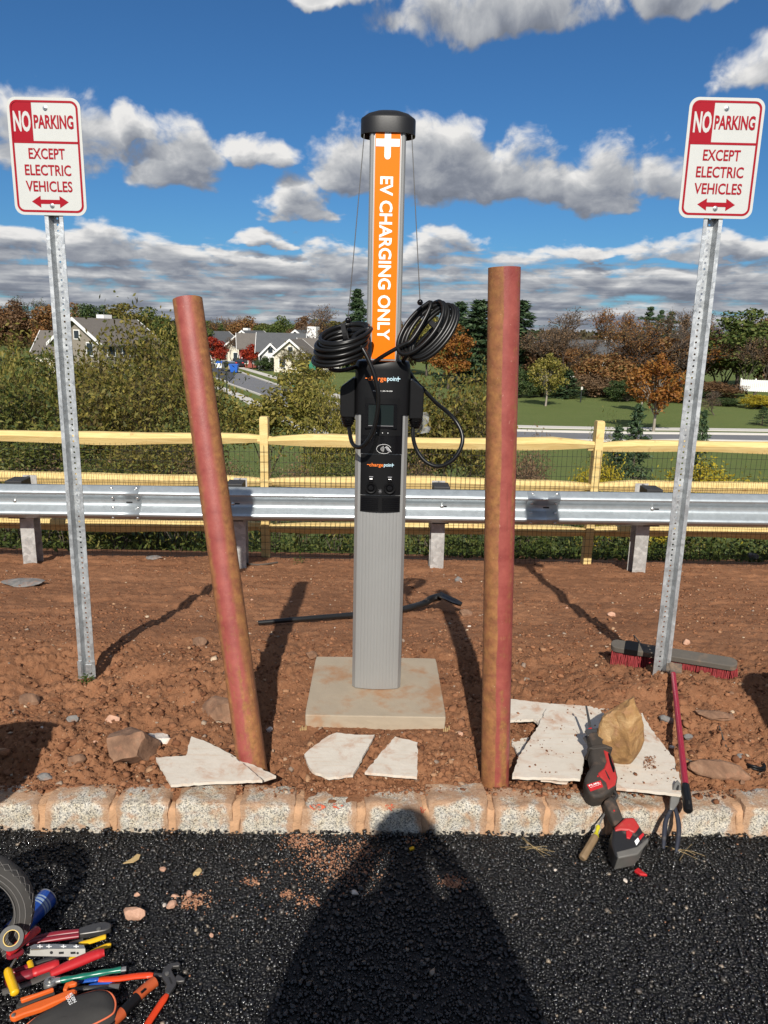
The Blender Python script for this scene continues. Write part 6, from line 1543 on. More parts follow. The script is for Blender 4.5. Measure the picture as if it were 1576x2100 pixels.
# black tool bag, its edge at the heap
t = thing('tool_bag', 'open black fabric tool bag slumped against the tyre', 'tool bag', tuple(TZ(-0.15).hit(*k1(-60, 1200))))
bc = Vector((onZ(2, 1990, -0.10).x - 0.12, 1.52, -0.155)); vs = []; NB = 28; secs = [(0.94, 0.0), (1.0, 0.02), (1.0, 0.075), (0.93, 0.13), (0.86, 0.145), (0.80, 0.13), (0.72, 0.05), (0.2, 0.03)]
for s_, z in secs:
    for k in range(NB):
        a_ = 2 * math.pi * k / NB; w_ = 0.008 * math.sin(a_ * 5 + z * 30)
        vs.append(bc + Vector(((0.115 * s_ + w_) * math.copysign(abs(math.cos(a_)) ** 0.7, math.cos(a_)), (0.19 * s_ + w_) * math.copysign(abs(math.sin(a_)) ** 0.7, math.sin(a_)), z + 0.006 * math.sin(a_ * 3))))
mb = MB(); mb.add(vs, [(i * NB + k, i * NB + (k + 1) % NB, (i + 1) * NB + (k + 1) % NB, (i + 1) * NB + k) for i in range(len(secs) - 1) for k in range(NB)] + [tuple(range((len(secs) - 1) * NB, len(secs) * NB))]); mb.build('bag_body', M_BAG, t, smooth=50)
mb = MB(); mb.tube(spline([bc + Vector((0.10, 0.10, 0.10)), bc + Vector((0.118, 0.13, 0.085)), bc + Vector((0.10, 0.155, 0.05))], 5), 0.005, 8, flat=0.5); mb.build('orange_tab', M_ORTOOL, t, smooth=50)
mb = MB(); mb.tube(spline([bc + Vector((-0.02, -0.15, 0.13)), bc + Vector((0.0, -0.08, 0.21)), bc + Vector((0.0, 0.08, 0.21)), bc + Vector((-0.02, 0.15, 0.13))], 6), 0.012, 10, flat=0.4); mb.build('bag_handle', M_BAG, t, smooth=50)

# ------------------------------------------------------------------ the photographer, behind the camera, whose shadow falls on the kerb
def person():
    root = thing('person', 'person in dark jacket taking the picture, casting the shadow over the kerb', 'person', (0.01, -0.2, ZP))
    J = {'pelvis': ((0.03, -0.26, 0.80), 0.20), 'belly': ((0.03, -0.27, 0.98), 0.25), 'chest': ((0.03, -0.26, 1.20), 0.25), 'neckb': ((0.03, -0.22, 1.40), 0.088), 'neck': ((0.03, -0.21, 1.49), 0.07),
         'chin': ((0.03, -0.195, 1.555), 0.072), 'brow': ((0.03, -0.195, 1.635), 0.078), 'crown': ((0.03, -0.205, 1.672), 0.066)}
    E_ = [('pelvis', 'belly'), ('belly', 'chest'), ('chest', 'neckb'), ('neckb', 'neck'), ('neck', 'chin'), ('chin', 'brow'), ('brow', 'crown')]
    for s_, n in ((-1, 'l'), (1, 'r')):
        J[n + 'sh'] = ((0.03 + s_ * 0.20, -0.23, 1.33), 0.10); J[n + 'el'] = ((0.03 + s_ * 0.315, -0.20, 1.08), 0.085); J[n + 'fo'] = ((0.03 + s_ * 0.22, -0.11, 1.33), 0.065); J[n + 'wr'] = ((0.03 + s_ * 0.095, -0.05, 1.545), 0.03); J[n + 'pa'] = ((0.03 + s_ * 0.066, -0.045, 1.60), 0.03)
        J[n + 'hi'] = ((0.03 + s_ * 0.10, -0.24, 0.74), 0.11); J[n + 'kn'] = ((0.03 + s_ * 0.125, -0.22, 0.36), 0.07); J[n + 'an'] = ((0.03 + s_ * 0.135, -0.26, -0.06), 0.05); J[n + 'to'] = ((0.03 + s_ * 0.155, -0.08, -0.115), 0.042)
        E_ += [('neckb', n + 'sh'), (n + 'sh', n + 'el'), (n + 'el', n + 'fo'), (n + 'fo', n + 'wr'), (n + 'wr', n + 'pa'), ('pelvis', n + 'hi'), (n + 'hi', n + 'kn'), (n + 'kn', n + 'an'), (n + 'an', n + 'to')]
        for f in range(4):
            a = (0.03 + s_ * (0.062 - 0.004 * f), -0.042, 1.632 - 0.021 * f); b = (0.03 + s_ * 0.048, -0.024, 1.636 - 0.021 * f); c = (0.03 + s_ * (0.034 - 0.003 * (f == 3)), -0.022, 1.637 - 0.021 * f)
            J[n + 'f%da' % f] = (a, 0.011); J[n + 'f%db' % f] = (b, 0.0095); J[n + 'f%dc' % f] = (c, 0.008)
            E_ += [(n + 'pa', n + 'f%da' % f), (n + 'f%da' % f, n + 'f%db' % f), (n + 'f%db' % f, n + 'f%dc' % f)]
        J[n + 't1'] = ((0.03 + s_ * 0.055, -0.062, 1.575), 0.012); J[n + 't2'] = ((0.03 + s_ * 0.036, -0.056, 1.585), 0.0095); E_ += [(n + 'wr', n + 't1'), (n + 't1', n + 't2')]
    names = list(J); me = bpy.data.meshes.new('body'); me.from_pydata([J[k][0] for k in names], [(names.index(a), names.index(b)) for a, b in E_], [])
    o = link('body', me, material('dark_jacket', (0.03, 0.035, 0.05), 0.9, var=0.2, vscale=6), root)
    sk = o.modifiers.new('skin', 'SKIN'); sv_ = me.skin_vertices[0].data
    for i, k in enumerate(names): sv_[i].radius = (J[k][1], J[k][1] * (0.82 if k in ('chest', 'belly', 'pelvis') else 1)); sv_[i].use_root = (k == 'pelvis')
    sb = o.modifiers.new('sub', 'SUBSURF'); sb.levels = sb.render_levels = 2
    # cap with peak, hair and features
    skin = material('skin', (0.42, 0.25, 0.18), 0.6, var=0.1, vscale=20)
    hc = Vector((0.03, -0.20, 1.65))
    mb = MB(); mb.lathe([(0.079, -0.012), (0.083, 0.01), (0.080, 0.045), (0.066, 0.08), (0.045, 0.102), (0.0001, 0.108)], 28, Matrix.Translation(hc)); mb.build('knit_hat', M_BAG, root, smooth=60)
    mb = MB(); vs = []
    for k in range(24):
        a_ = 2 * math.pi * k / 24
        for j, (w_, z) in enumerate(((0.045, -0.115), (0.062, -0.085), (0.07, -0.045), (0.07, -0.008))): vs.append(hc + Vector((w_ * math.cos(a_), 0.012 + w_ * 1.12 * math.sin(a_), z)))
    mb.add(vs, [(k * 4 + j, ((k + 1) % 24) * 4 + j, ((k + 1) % 24) * 4 + j + 1, k * 4 + j + 1) for k in range(24) for j in range(3)] + [tuple(k * 4 for k in range(24)), tuple(k * 4 + 3 for k in range(24))]); mb.build('face', skin, root, smooth=60)
    mb = MB(); mb.tube([hc + Vector((0, 0.098, -0.03)), hc + Vector((0, 0.112, -0.055)), hc + Vector((0, 0.098, -0.066))], [0.007, 0.012, 0.006], 8); mb.build('nose', skin, root, smooth=60)
    for s_ in (-1, 1):
        mb = MB(); mb.lathe([(0.0001, 0.010), (0.008, 0.006), (0.011, 0)], 12, Matrix.Translation(hc + Vector((s_ * 0.03, 0.082, -0.028))) @ Matrix.Rotation(RAD(-90), 4, 'X')); mb.build('eye', M_WHITE, root, smooth=60)
        mb = MB(); mb.tube([hc + Vector((s_ * 0.082, 0.0, -0.02)), hc + Vector((s_ * 0.09, -0.006, -0.04)), hc + Vector((s_ * 0.082, 0.0, -0.065))], [0.008, 0.014, 0.007], 8); mb.build('ear', skin, root, smooth=60)
    mb = MB(); mb.tube([hc + Vector((-0.022, 0.088, -0.085)), hc + Vector((0, 0.097, -0.086)), hc + Vector((0.022, 0.088, -0.085))], [0.003, 0.006, 0.003], 8); mb.build('mouth', M_MAROON, root, smooth=60)
    return root
person()
ph = thing('phone', 'black phone held up in both hands by the person behind the camera', 'phone', (0.015, -0.03, 1.53))
mb = MB(); mb.prism([Vector((0.015 + a, -0.04, 1.575 + z)) for a, z in rrect(0.072, 0.148, 0.010, 5)], (0, 0.008, 0)); mb.build('case', M_BLACK, ph, bevel=0.002)
mb = MB(); mb.prism([Vector((0.015 + a, -0.0402, 1.575 + z)) for a, z in rrect(0.066, 0.14, 0.008, 5)], (0, -0.0008, 0)); mb.build('display', M_SCREEN, ph)

# traffic drum out of view, invented and added to cast the shadow by the broom
M_DRUM = material('orange_drum', (0.78, 0.16, 0.02), 0.5, var=0.08, vscale=6, second=(0.45, 0.2, 0.1), sscale=4, sth=(0.6, 0.75))
def drum(x, y, lab, hgt=0.95):
    z = ZP; t = thing('shadow_caster_drum', lab, 'added shadow caster', (x, y, z))
    pr = [(0.0001, 0.09), (0.27, 0.085), (0.29, 0.10)]
    mb = MB(); mb.lathe([(0.36, 0.0), (0.36, 0.06), (0.31, 0.09), (0.0001, 0.09)], 32, Matrix.Translation((x, y, z))); mb.build('rubber_base', M_RUBBER, t, smooth=35)
    zs = [0.09, 0.24, 0.25, 0.41, 0.42, 0.58, 0.59, 0.75, 0.76, hgt]; rs = [0.29, 0.285, 0.272, 0.27, 0.258, 0.255, 0.245, 0.242, 0.23, 0.225]
    mb = MB(); mb.lathe([(r, z_) for r, z_ in zip(rs, zs)] + [(0.2, hgt + 0.01), (0.0001, hgt + 0.01)], 32, Matrix.Translation((x, y, z))); b = mb.build('drum_body', M_DRUM, t, smooth=30)
    for a, c in ((0.26, 0.40), (0.60, 0.74)):
        r0 = 0.274 if a < 0.5 else 0.248; mb = MB(); mb.lathe([(r0, a), (r0 - 0.002, c)], 32, Matrix.Translation((x, y, z))); mb.build('reflective_band', M_SIGNW, t, smooth=30)
        for p in list(mb.f)[-2:]: pass
    mb = MB(); mb.tube(spline([Vector((x - 0.09, y, z + hgt)), Vector((x - 0.06, y, z + hgt + 0.06)), Vector((x + 0.06, y, z + hgt + 0.06)), Vector((x + 0.09, y, z + hgt))], 5), 0.018, 10); mb.build('handle', M_DRUM, t, smooth=50)
drum(1.88, 1.99, 'invented orange banded drum out of view, added to cast the shadow by the broom', 1.05)

# ------------------------------------------------------------------ road, pavements
ZF = -4.9
M_ROAD = material('old_road', (0.16, 0.16, 0.165), 0.85, var=0.15, vscale=0.4)
M_ROADD = material('dark_resurfaced_road', (0.055, 0.057, 0.062), 0.8, var=0.15, vscale=0.4)
M_WALK = material('pavement_concrete', (0.55, 0.52, 0.47), 0.9, var=0.12, vscale=0.8)
def pxg(u, v, z=ZF): q = onZ(u, v, z); return Vector((q.x, q.y, z))
far_edge = [Vector((-62, 230, ZF)), pxg(455, 752), pxg(500, 767), pxg(560, 788), pxg(627, 810), pxg(665, 823), pxg(760, 848), pxg(850, 868), pxg(960, 880), pxg(1060, 885), pxg(1300, 890), pxg(1576, 893), Vector((70, 58, ZF))]
near_edge = [Vector((-76, 222, ZF)), pxg(430, 772), pxg(470, 787), pxg(540, 812), pxg(600, 838), pxg(640, 856), pxg(740, 888), pxg(850, 898), pxg(960, 902), pxg(1060, 903), pxg(1300, 905), pxg(1576, 907), Vector((70, 50, ZF))]
fe, ne = spline(far_edge, 6), spline(near_edge, 6)
def ribbon(a, b, z, name, mat, th=0.0):
    n = len(a); mb = MB()
    mb.add([Vector((p.x, p.y, z)) for p in a] + [Vector((p.x, p.y, z)) for p in b], [(i, i + 1, n + i + 1, n + i) for i in range(n - 1)])
    if th: 
        o_ = len(mb.v); mb.add([Vector((p.x, p.y, z - th)) for p in a] + [Vector((p.x, p.y, z - th)) for p in b], []); mb.f += [[i, i + 1, o_ + i + 1, o_ + i] for i in range(n - 1)] + [[n + i, n + i + 1, o_ + n + i + 1, o_ + n + i] for i in range(n - 1)]
    return tag(mb.build(name, mat, None), kind='structure')
ribbon(fe, ne, ZF + 0.01, 'road', M_ROAD)
def offs(L, d0, d1):
    A, B = [], []
    for i, p in enumerate(L):
        t = (L[min(i + 1, len(L) - 1)] - L[max(i - 1, 0)]); t.z = 0; t.normalize(); n = Vector((-t.y, t.x, 0)); A.append(p + n * d0); B.append(p + n * d1)
    return A, B
ribbon(*offs(fe, 0.0, 0.45), ZF + 0.13, 'far_kerb', M_WALK, 0.14)
ribbon(*offs(fe, 2.3, 3.8), ZF + 0.05, 'far_pavement', M_WALK, 0.05)
ribbon(*offs(ne, 0.0, -0.3), ZF + 0.13, 'near_kerb', M_WALK, 0.14)
ribbon(*offs(ne[:40], -1.9, -3.2), ZF + 0.05, 'near_pavement', M_WALK, 0.05)
k0, k1_ = 0, 14
ribbon(fe[2:11], ne[2:11], ZF + 0.016, 'resurfaced_road', M_ROADD)

# ------------------------------------------------------------------ vegetation
class Grow:
    """recursive branches -> tapered tube segments and twig points"""
    def __init__(s, seed): s.r = random.Random(seed); s.seg, s.tips = [], []
    def go(s, p, d, L, rad, lev, spread, up=0.1, kids=(2, 4), curve=0.22, ratio=0.72):
        r = s.r; n = 3 if lev > 0 else 2
        for i in range(n):
            d = (d + Vector((r.gauss(0, curve), r.gauss(0, curve), r.gauss(0, curve) * 0.6 + up))).normalized()
            q = p + d * (L / n); r2 = rad * (0.86 if lev else 0.6); s.seg.append((p, q, rad, r2)); 
            if lev <= 1: s.tips.append((q, d, lev))
            p, rad = q, r2
            if lev > 0 and i >= (1 if lev > 1 else 0):
                for _ in range(r.randint(*kids) if i == n - 1 else r.randint(0, kids[1] - 1)):
                    ax = Vector((r.gauss(0, 1), r.gauss(0, 1), r.gauss(0, 0.5))).normalized(); a = r.uniform(spread * 0.55, spread * 1.25)
                    nd = (d * math.cos(a) + (ax - d * ax.dot(d)).normalized() * math.sin(a)).normalized()
                    s.go(p, nd, L * ratio * r.uniform(0.75, 1.15), rad * r.uniform(0.55, 0.75), lev - 1, spread, up, kids, curve, ratio)
def seg_mesh(name, seg, rmin=0.0, sides=4):
    P = np.array([tuple(a) for a, b, c, d in seg]); Q = np.array([tuple(b) for a, b, c, d in seg]); ra = np.maximum(np.array([c for a, b, c, d in seg]), rmin); rb = np.maximum(np.array([d for a, b, c, d in seg]), rmin)
    D = Q - P; D /= np.linalg.norm(D, axis=1)[:, None] + 1e-9; A = np.cross(D, np.array([0.3, 0.9, 0.2])); A /= np.linalg.norm(A, axis=1)[:, None] + 1e-9; B = np.cross(D, A)
    ang = np.arange(sides) * 2 * math.pi / sides; rg_ = A[:, None] * np.cos(ang)[None, :, None] + B[:, None] * np.sin(ang)[None, :, None]
    V = np.concatenate([P[:, None] + rg_ * ra[:, None, None], Q[:, None] + rg_ * rb[:, None, None]], 1).reshape(-1, 3)
    k = np.arange(sides); f = np.stack([k, (k + 1) % sides, sides + (k + 1) % sides, sides + k], 1)
    F = (f[None] + (np.arange(len(P)) * 2 * sides)[:, None, None]).reshape(-1, 4)
    return np_data(name, V, F, True)
def leaf_mesh(name, C, size, seed, aspect=0.55, nrm=None, droop=0.0, align=None, al=0.0):
    """one folded rhomb per leaf"""
    r = np.random.default_rng(seed); n = len(C); size = size * r.uniform(0.6, 1.35, n)
    N = r.normal(size=(n, 3)) + np.array([0, 0, 0.7])
    if nrm is not None: N = N + nrm * 1.2
    N /= np.linalg.norm(N, axis=1)[:, None]
    T = r.normal(size=(n, 3)) - np.array([0, 0, droop])
    if align is not None: T = T * (1 - al) + align * al * 2
    T -= N * np.sum(T * N, 1)[:, None]; T /= np.linalg.norm(T, axis=1)[:, None] + 1e-9; B = np.cross(N, T)
    a = T * size[:, None]; b = B * (size * aspect)[:, None]
    V = np.stack([C - a, C + b * 0.9 + N * (size * 0.12)[:, None], C + a, C - b * 0.9 + N * (size * 0.12)[:, None]], 1).reshape(-1, 3)
    F = np.arange(4 * n).reshape(n, 4)
    return np_data(name, V, F)

def proto_twiggy(seed, leaves, leaf, levels=4, trunkL=0.30, spread=0.75, stems=1, rad=0.03, width=0.75, keep=1.0, up=0.10, jit=0.035, aspect=0.5, kids=(2, 4), rmin=0.0):
    """tree of unit height: branches carry the leaves"""
    g = Grow(seed)
    for k in range(stems):
        a = 2 * math.pi * k / max(stems, 1) + g.r.uniform(0, 1); d = Vector((math.cos(a) * 0.4 * (stems > 1), math.sin(a) * 0.4 * (stems > 1), 1)).normalized()
        g.go(Vector((0.02 * (stems > 1) * math.cos(a), 0.02 * (stems > 1) * math.sin(a), -0.04)), d, trunkL, rad / (stems ** 0.5), levels, spread, up, kids)
    T = np.array([tuple(t[0]) for t in g.tips]); lo, hi = T.min(0), T.max(0)
    sz_ = 1.0 / hi[2]; sx_ = width / max(hi[0] - lo[0], hi[1] - lo[1], 1e-3)
    mx, my = (lo[0] + hi[0]) / 2 / hi[2], (lo[1] + hi[1]) / 2 / hi[2]        # keep the crown over its foot
    T[:, 0] -= mx * T[:, 2]; T[:, 1] -= my * T[:, 2]
    g.seg = [(Vector((a.x - mx * a.z, a.y - my * a.z, a.z)), Vector((b.x - mx * b.z, b.y - my * b.z, b.z)), c, d) for a, b, c, d in g.seg]
    S = np.array([sx_, sx_, sz_]); T = T * S
    seg = [(Vector((a.x * sx_, a.y * sx_, a.z * sz_)), Vector((b.x * sx_, b.y * sx_, b.z * sz_)), c, d) for a, b, c, d in g.seg]
    r = np.random.default_rng(seed)
    idx = r.integers(0, len(T), leaves); C = T[idx] + r.normal(size=(leaves, 3)) * jit * np.array([1, 1, 0.8])
    C = C[(C[:, 2] > 0.04)]
    return seg_mesh('limbs', seg, rmin), leaf_mesh('foliage', C, leaf, seed, aspect)
def proto_crown(seed, leaves, leaf, width=0.8, base=0.22, clumps=26, top=0.5, rad=0.022, aspect=0.7, lump=0.16):
    """dense far tree: leaf clumps set through an uneven crown"""
    r = np.random.default_rng(seed); cs = []
    while len(cs) < clumps:
        p = r.uniform(-1, 1, 3)
        if np.linalg.norm(p) < 1: cs.append(p)
    cs = np.array(cs); cz = (base + 1) / 2; hz = (1 - base) / 2
    tap = 1 - top * np.clip(cs[:, 2], 0, 1)
    ctr = np.stack([cs[:, 0] * width / 2 * 0.82 * tap, cs[:, 1] * width / 2 * 0.82 * tap, cz + cs[:, 2] * hz * 0.86], 1)
    rr_ = lump * r.uniform(0.6, 1.25, clumps)
    i = r.integers(0, clumps, leaves); dv = r.normal(size=(leaves, 3)); dv /= np.linalg.norm(dv, axis=1)[:, None]
    C = ctr[i] + dv * (rr_[i] * r.uniform(0.55, 1.05, leaves))[:, None] * np.array([1, 1, 0.8])
    g = Grow(seed); g.go(Vector((0, 0, -0.03)), Vector((0, 0, 1)), 0.34, rad, 2, 0.6, 0.12, (2, 4), 0.06)
    for k in range(clumps):
        a = Vector((0, 0, base + 0.1 * r.random())); b = Vector(ctr[k]); g.seg.append((a, a.lerp(b, 0.5) + Vector((0, 0, 0.02)), rad * 0.4, rad * 0.28)); g.seg.append((a.lerp(b, 0.5) + Vector((0, 0, 0.02)), b, rad * 0.28, rad * 0.12))
    return seg_mesh('limbs', g.seg), leaf_mesh('foliage', C, leaf, seed, aspect, dv)
def proto_conifer(seed, n, leaf, width=0.5, base=0.06, ragged=0.25, layers=22, gap=0.0):
    r = np.random.default_rng(seed); C, A, seg = [], [], [(Vector((0, 0, -0.03)), Vector((0, 0, 0.97)), 0.018, 0.003)]
    per = n // (layers * 7)
    for l in range(layers):
        t = l / (layers - 1); z = base + (1 - base) * t; R = width / 2 * (1 - t) ** 0.8 * (1 + r.uniform(-ragged, ragged)) + 0.012
        for k in range(7):
            a = r.uniform(0, 6.283); Rk = R * r.uniform(0.7, 1.1); d = np.array([math.cos(a), math.sin(a), 0.12 - 0.25 * (1 - t)])
            e = np.array([0, 0, z]) + d * Rk; seg.append((Vector((0, 0, z)), Vector(e), 0.004, 0.001))
            s = r.uniform(0.15, 1.0, per) ** 0.7
            pts = np.array([0, 0, z]) + d * Rk * s[:, None] + r.normal(size=(per, 3)) * 0.018 * np.array([1, 1, 0.6]); C.append(pts); A.append(np.repeat(d[None], per, 0))
    C, A = np.concatenate(C), np.concatenate(A)
    return seg_mesh('limbs', seg), leaf_mesh('foliage', C, leaf, seed, 0.32, None, 0.0, A, 0.6)

PROTO = {
    'olive_a': proto_twiggy(101, 11000, 0.0135, 4, 0.26, 0.8, 4, 0.02, 0.95, jit=0.045, kids=(2, 4)),
    'olive_b': proto_twiggy(102, 11000, 0.0135, 4, 0.28, 0.75, 3, 0.02, 0.85, jit=0.045, kids=(2, 4)),
    'olive_c': proto_twiggy(103, 10000, 0.014, 4, 0.26, 0.85, 5, 0.018, 1.1, jit=0.05, kids=(2, 4)),
    'sapling': proto_twiggy(104, 3600, 0.0135, 4, 0.36, 0.6, 1, 0.012, 0.5, jit=0.03, kids=(2, 3)),
    'thin_bush': proto_twiggy(105, 1500, 0.014, 3, 0.3, 0.7, 6, 0.012, 1.0, jit=0.04),
    'leafy_bush': proto_twiggy(106, 8000, 0.02, 3, 0.3, 0.9, 6, 0.014, 1.3, jit=0.07),
    'bare': proto_twiggy(107, 1500, 0.012, 5, 0.26, 0.6, 1, 0.024, 0.85, jit=0.03, kids=(2, 3), up=0.06, rmin=0.0022),
    'bare_b': proto_twiggy(108, 2600, 0.012, 5, 0.28, 0.62, 2, 0.022, 0.8, jit=0.03, kids=(2, 3), up=0.08, rmin=0.002),
    'round_a': proto_crown(111, 7000, 0.019, 0.85, 0.16, 42, lump=0.13), 'round_b': proto_crown(112, 7000, 0.019, 0.95, 0.12, 46, 0.35, lump=0.13), 'round_c': proto_crown(113, 6000, 0.018, 0.7, 0.18, 36, 0.6, lump=0.12),
    'bushy': proto_crown(114, 6000, 0.026, 1.3, 0.0, 40, 0.2, lump=0.18), 'small_red': proto_crown(115, 3000, 0.026, 0.75, 0.28, 20, 0.5),
    'conifer': proto_conifer(121, 4200, 0.030, 0.55), 'spruce': proto_conifer(122, 4200, 0.026, 0.42, 0.1), 'pine': proto_conifer(123, 2600, 0.030, 0.55, 0.42, 0.5, 9),
    'airy': proto_crown(116, 3200, 0.020, 0.72, 0.26, 40, 0.5, lump=0.11),
    'juniper': proto_conifer(124, 4200, 0.022, 0.75, 0.0, 0.3, 20),
}
L_OLIVE = leaf_mat('olive_leaves', [(0.05, 0.06, 0.012), (0.12, 0.12, 0.025), (0.21, 0.18, 0.035), (0.12, 0.085, 0.025), (0.34, 0.28, 0.06)])
L_OLIVG = leaf_mat('olive_green_leaves', [(0.037, 0.062, 0.015), (0.088, 0.112, 0.025), (0.150, 0.163, 0.037), (0.250, 0.213, 0.050)])
L_YELG = leaf_mat('yellow_green_leaves', [(0.09, 0.10, 0.02), (0.17, 0.16, 0.03), (0.30, 0.25, 0.05), (0.36, 0.30, 0.09)])
L_DKGRN = leaf_mat('dark_green_leaves', [(0.018, 0.038, 0.012), (0.045, 0.075, 0.021), (0.083, 0.112, 0.030)], 0.2)
L_GRN = leaf_mat('green_leaves', [(0.041, 0.068, 0.016), (0.081, 0.115, 0.024), (0.149, 0.162, 0.041)], 0.25)
L_RUST = leaf_mat('rust_leaves', [(0.125, 0.062, 0.025), (0.237, 0.106, 0.037), (0.338, 0.175, 0.062), (0.188, 0.150, 0.056)])
L_RUSTD = leaf_mat('dark_rust_leaves', [(0.095, 0.051, 0.027), (0.176, 0.092, 0.043), (0.243, 0.149, 0.074)])
L_ORANGE = leaf_mat('orange_leaves', [(0.16, 0.05, 0.012), (0.28, 0.11, 0.02), (0.36, 0.18, 0.04)])
L_RED = leaf_mat('red_leaves', [(0.16, 0.012, 0.008), (0.34, 0.03, 0.014), (0.45, 0.07, 0.02)])
L_BROWN = leaf_mat('brown_leaves', [(0.112, 0.075, 0.044), (0.200, 0.125, 0.069), (0.300, 0.188, 0.100)])
L_CONIF = leaf_mat('conifer_needles', [(0.019, 0.045, 0.022), (0.048, 0.083, 0.035), (0.080, 0.120, 0.048)], 0.1)
L_YEL = leaf_mat('yellow_leaves', [(0.22, 0.17, 0.01), (0.45, 0.34, 0.02), (0.55, 0.45, 0.05), (0.20, 0.20, 0.03)])
L_WEED = leaf_mat('weed_leaves', [(0.025, 0.045, 0.010), (0.060, 0.090, 0.018), (0.120, 0.140, 0.030)])
used_lab = {}
rt = random.Random(77)
def plant(kind, leafm, u, Y, vtop, wpx, label, cat='tree', group=None, name=None, bark=None, zb=None):
    """stand a plant at distance Y: its top at pixel (u, vtop), wpx wide"""
    P = onY(u, vtop, Y); X = P.x
    z0 = zb if zb is not None else float(ground(X, Y, Y < 9)) + (float(np.clip((X - 28) / 25, 0, 1) * np.clip((Y - 75) / 25, 0, 1)) * 1.6 if Y > 60 else 0)
    H = P.z - z0; Wd = wpx * Y / FPX
    limbs, fol = PROTO[kind]
    root = thing(name or ('shrub' if cat == 'shrub' else 'tree'), label, cat, (X, Y, z0), group)
    co = PROTO_W[kind]; s = Wd / co
    for nm, me, mat in (('trunk', limbs, bark or M_BARK), ('crown', fol, leafm)):
        o = bpy.data.objects.new(nm, me); COL.objects.link(o); o.parent = root; o.scale = (s, s, H); o.rotation_euler = (0, 0, rt.uniform(0, 6.28))
        if nm == 'crown': o.rotation_euler = prev
        prev = o.rotation_euler.copy()
        if not len(me.materials): me.materials.append(None)
        o.material_slots[0].link = 'OBJECT'; o.material_slots[0].material = mat
    return root
PROTO_W = {}
for k, (a, b) in PROTO.items():
    co = np.empty(len(b.vertices) * 3); b.vertices.foreach_get('co', co); co = co.reshape(-1, 3); q = np.percentile(co, [2, 98], axis=0); PROTO_W[k] = float(((q[1] - q[0])[:2]).mean())

# thicket on the bank left of the street
GB = 'olive shrubs of the thicket on the bank'
TH = 'olive leaved shrub in the dense thicket beyond the fence'
for kind, m_, u, Y, vt, w in (('olive_c', L_OLIVG, 20, 13, 720, 280), ('olive_a', L_OLIVG, -90, 15, 690, 330), ('olive_b', L_OLIVE, 60, 17, 672, 260), ('olive_a', L_OLIVE, 140, 14, 725, 240), ('olive_c', L_OLIVE, 235, 13, 715, 260), ('olive_b', L_OLIVE, 195, 19, 705, 190),
                              ('olive_a', L_OLIVE, 330, 14.5, 690, 240), ('olive_b', L_OLIVE, 395, 15.5, 700, 150), ('olive_a', L_OLIVE, 205, 15.6, 692, 230), ('olive_b', L_OLIVG, 130, 16.5, 698, 170), ('olive_c', L_OLIVG, 375, 12.5, 800, 170), ('olive_b', L_OLIVG, 100, 11.5, 860, 240), ('olive_c', L_OLIVE, 300, 11, 870, 260), ('olive_a', L_OLIVG, -30, 11, 840, 260)):
    plant(kind, m_, u, Y, vt, w, ('yellow-olive' if m_ is L_OLIVE else 'greener') + ' leaved shrub ' + ('low in' if Y < 12.6 else 'rising in' if Y < 16 else 'at the back of') + ' the dense thicket beyond the fence', 'shrub', GB)
plant('olive_b', L_OLIVE, 285, 17, 622, 215, 'tallest olive tree of the thicket, top above the house roof', 'tree')
plant('olive_b', L_YELG, 352, 18, 655, 130, 'yellowing tree between thicket and leaning pipe', 'tree')
plant('leafy_bush', L_YELG, 20, 14.2, 715, 110, 'yellow patch of leaves at the thicket top near the sleeved sign post', 'shrub')
# saplings and bushes on the bank around the charger
plant('sapling', L_YELG, 570, 19, 735, 150, 'young tree with silvery yellow-green leaves before the street', 'tree', name='sapling')
plant('sapling', L_OLIVE, 622, 21, 715, 110, 'slender olive sapling beside the silvery young tree', 'tree', name='sapling')
plant('olive_b', L_YELG, 690, 15, 760, 110, 'pale leaved shrub behind the charger head', 'shrub')
plant('olive_a', L_OLIVE, 905, 14, 712, 215, 'olive bush between charger and upright pipe', 'shrub')
plant('olive_b', L_OLIVE, 985, 16, 745, 130, 'olive bush half hidden by the upright pipe', 'shrub')
plant('thin_bush', L_BROWN, 1095, 14, 860, 110, 'thin brown twiggy bush at the foot of the bank beside the upright pipe', 'shrub')
plant('thin_bush', L_OLIVG, 1245, 15, 828, 80, 'thin dry weed clump behind the leaning fence post', 'shrub')
plant('juniper', L_CONIF, 1312, 14, 838, 110, 'dark green juniper beside the fence post', 'shrub', name='juniper')
plant('juniper', L_CONIF, 1270, 13.2, 880, 90, 'lower dark juniper hugging the fence post', 'shrub', name='juniper')
plant('juniper', L_CONIF, 1445, 15, 850, 70, 'slim juniper behind the sign post near the broom', 'shrub', name='juniper')
plant('leafy_bush', L_YEL, 1235, 11.5, 935, 110, 'low yellow-leaved shrub behind the fence post', 'shrub')
plant('leafy_bush', L_YEL, 1440, 12, 940, 190, 'broad bright yellow shrub behind the fence by the sign post', 'shrub')
plant('thin_bush', L_OLIVE, 650, 24, 845, 90, 'reddish twiggy bush beside the pavement', 'shrub')
for i, (u, Y, vt, w) in enumerate(((440, 10.6, 915, 140), (500, 10.2, 920, 160), (620, 10.2, 925, 150), (690, 10.8, 905, 140), (870, 10.6, 915, 130), (960, 10.3, 920, 130), (1080, 10.4, 930, 120), (560, 11.5, 905, 120), (120, 10.2, 930, 220), (230, 10.1, 925, 200), (20, 10, 935, 200), (355, 10.0, 915, 190))):
    plant('thin_bush' if i % 3 else 'olive_c', L_OLIVG if i % 2 else L_BROWN, u, Y, vt, w, ('greenish' if i % 2 else 'brown') + ' low scrubby bush, ' + ('twiggy' if i % 3 else 'leafy') + ', seen between the fence rails', 'shrub', 'low scrub just behind the fence')
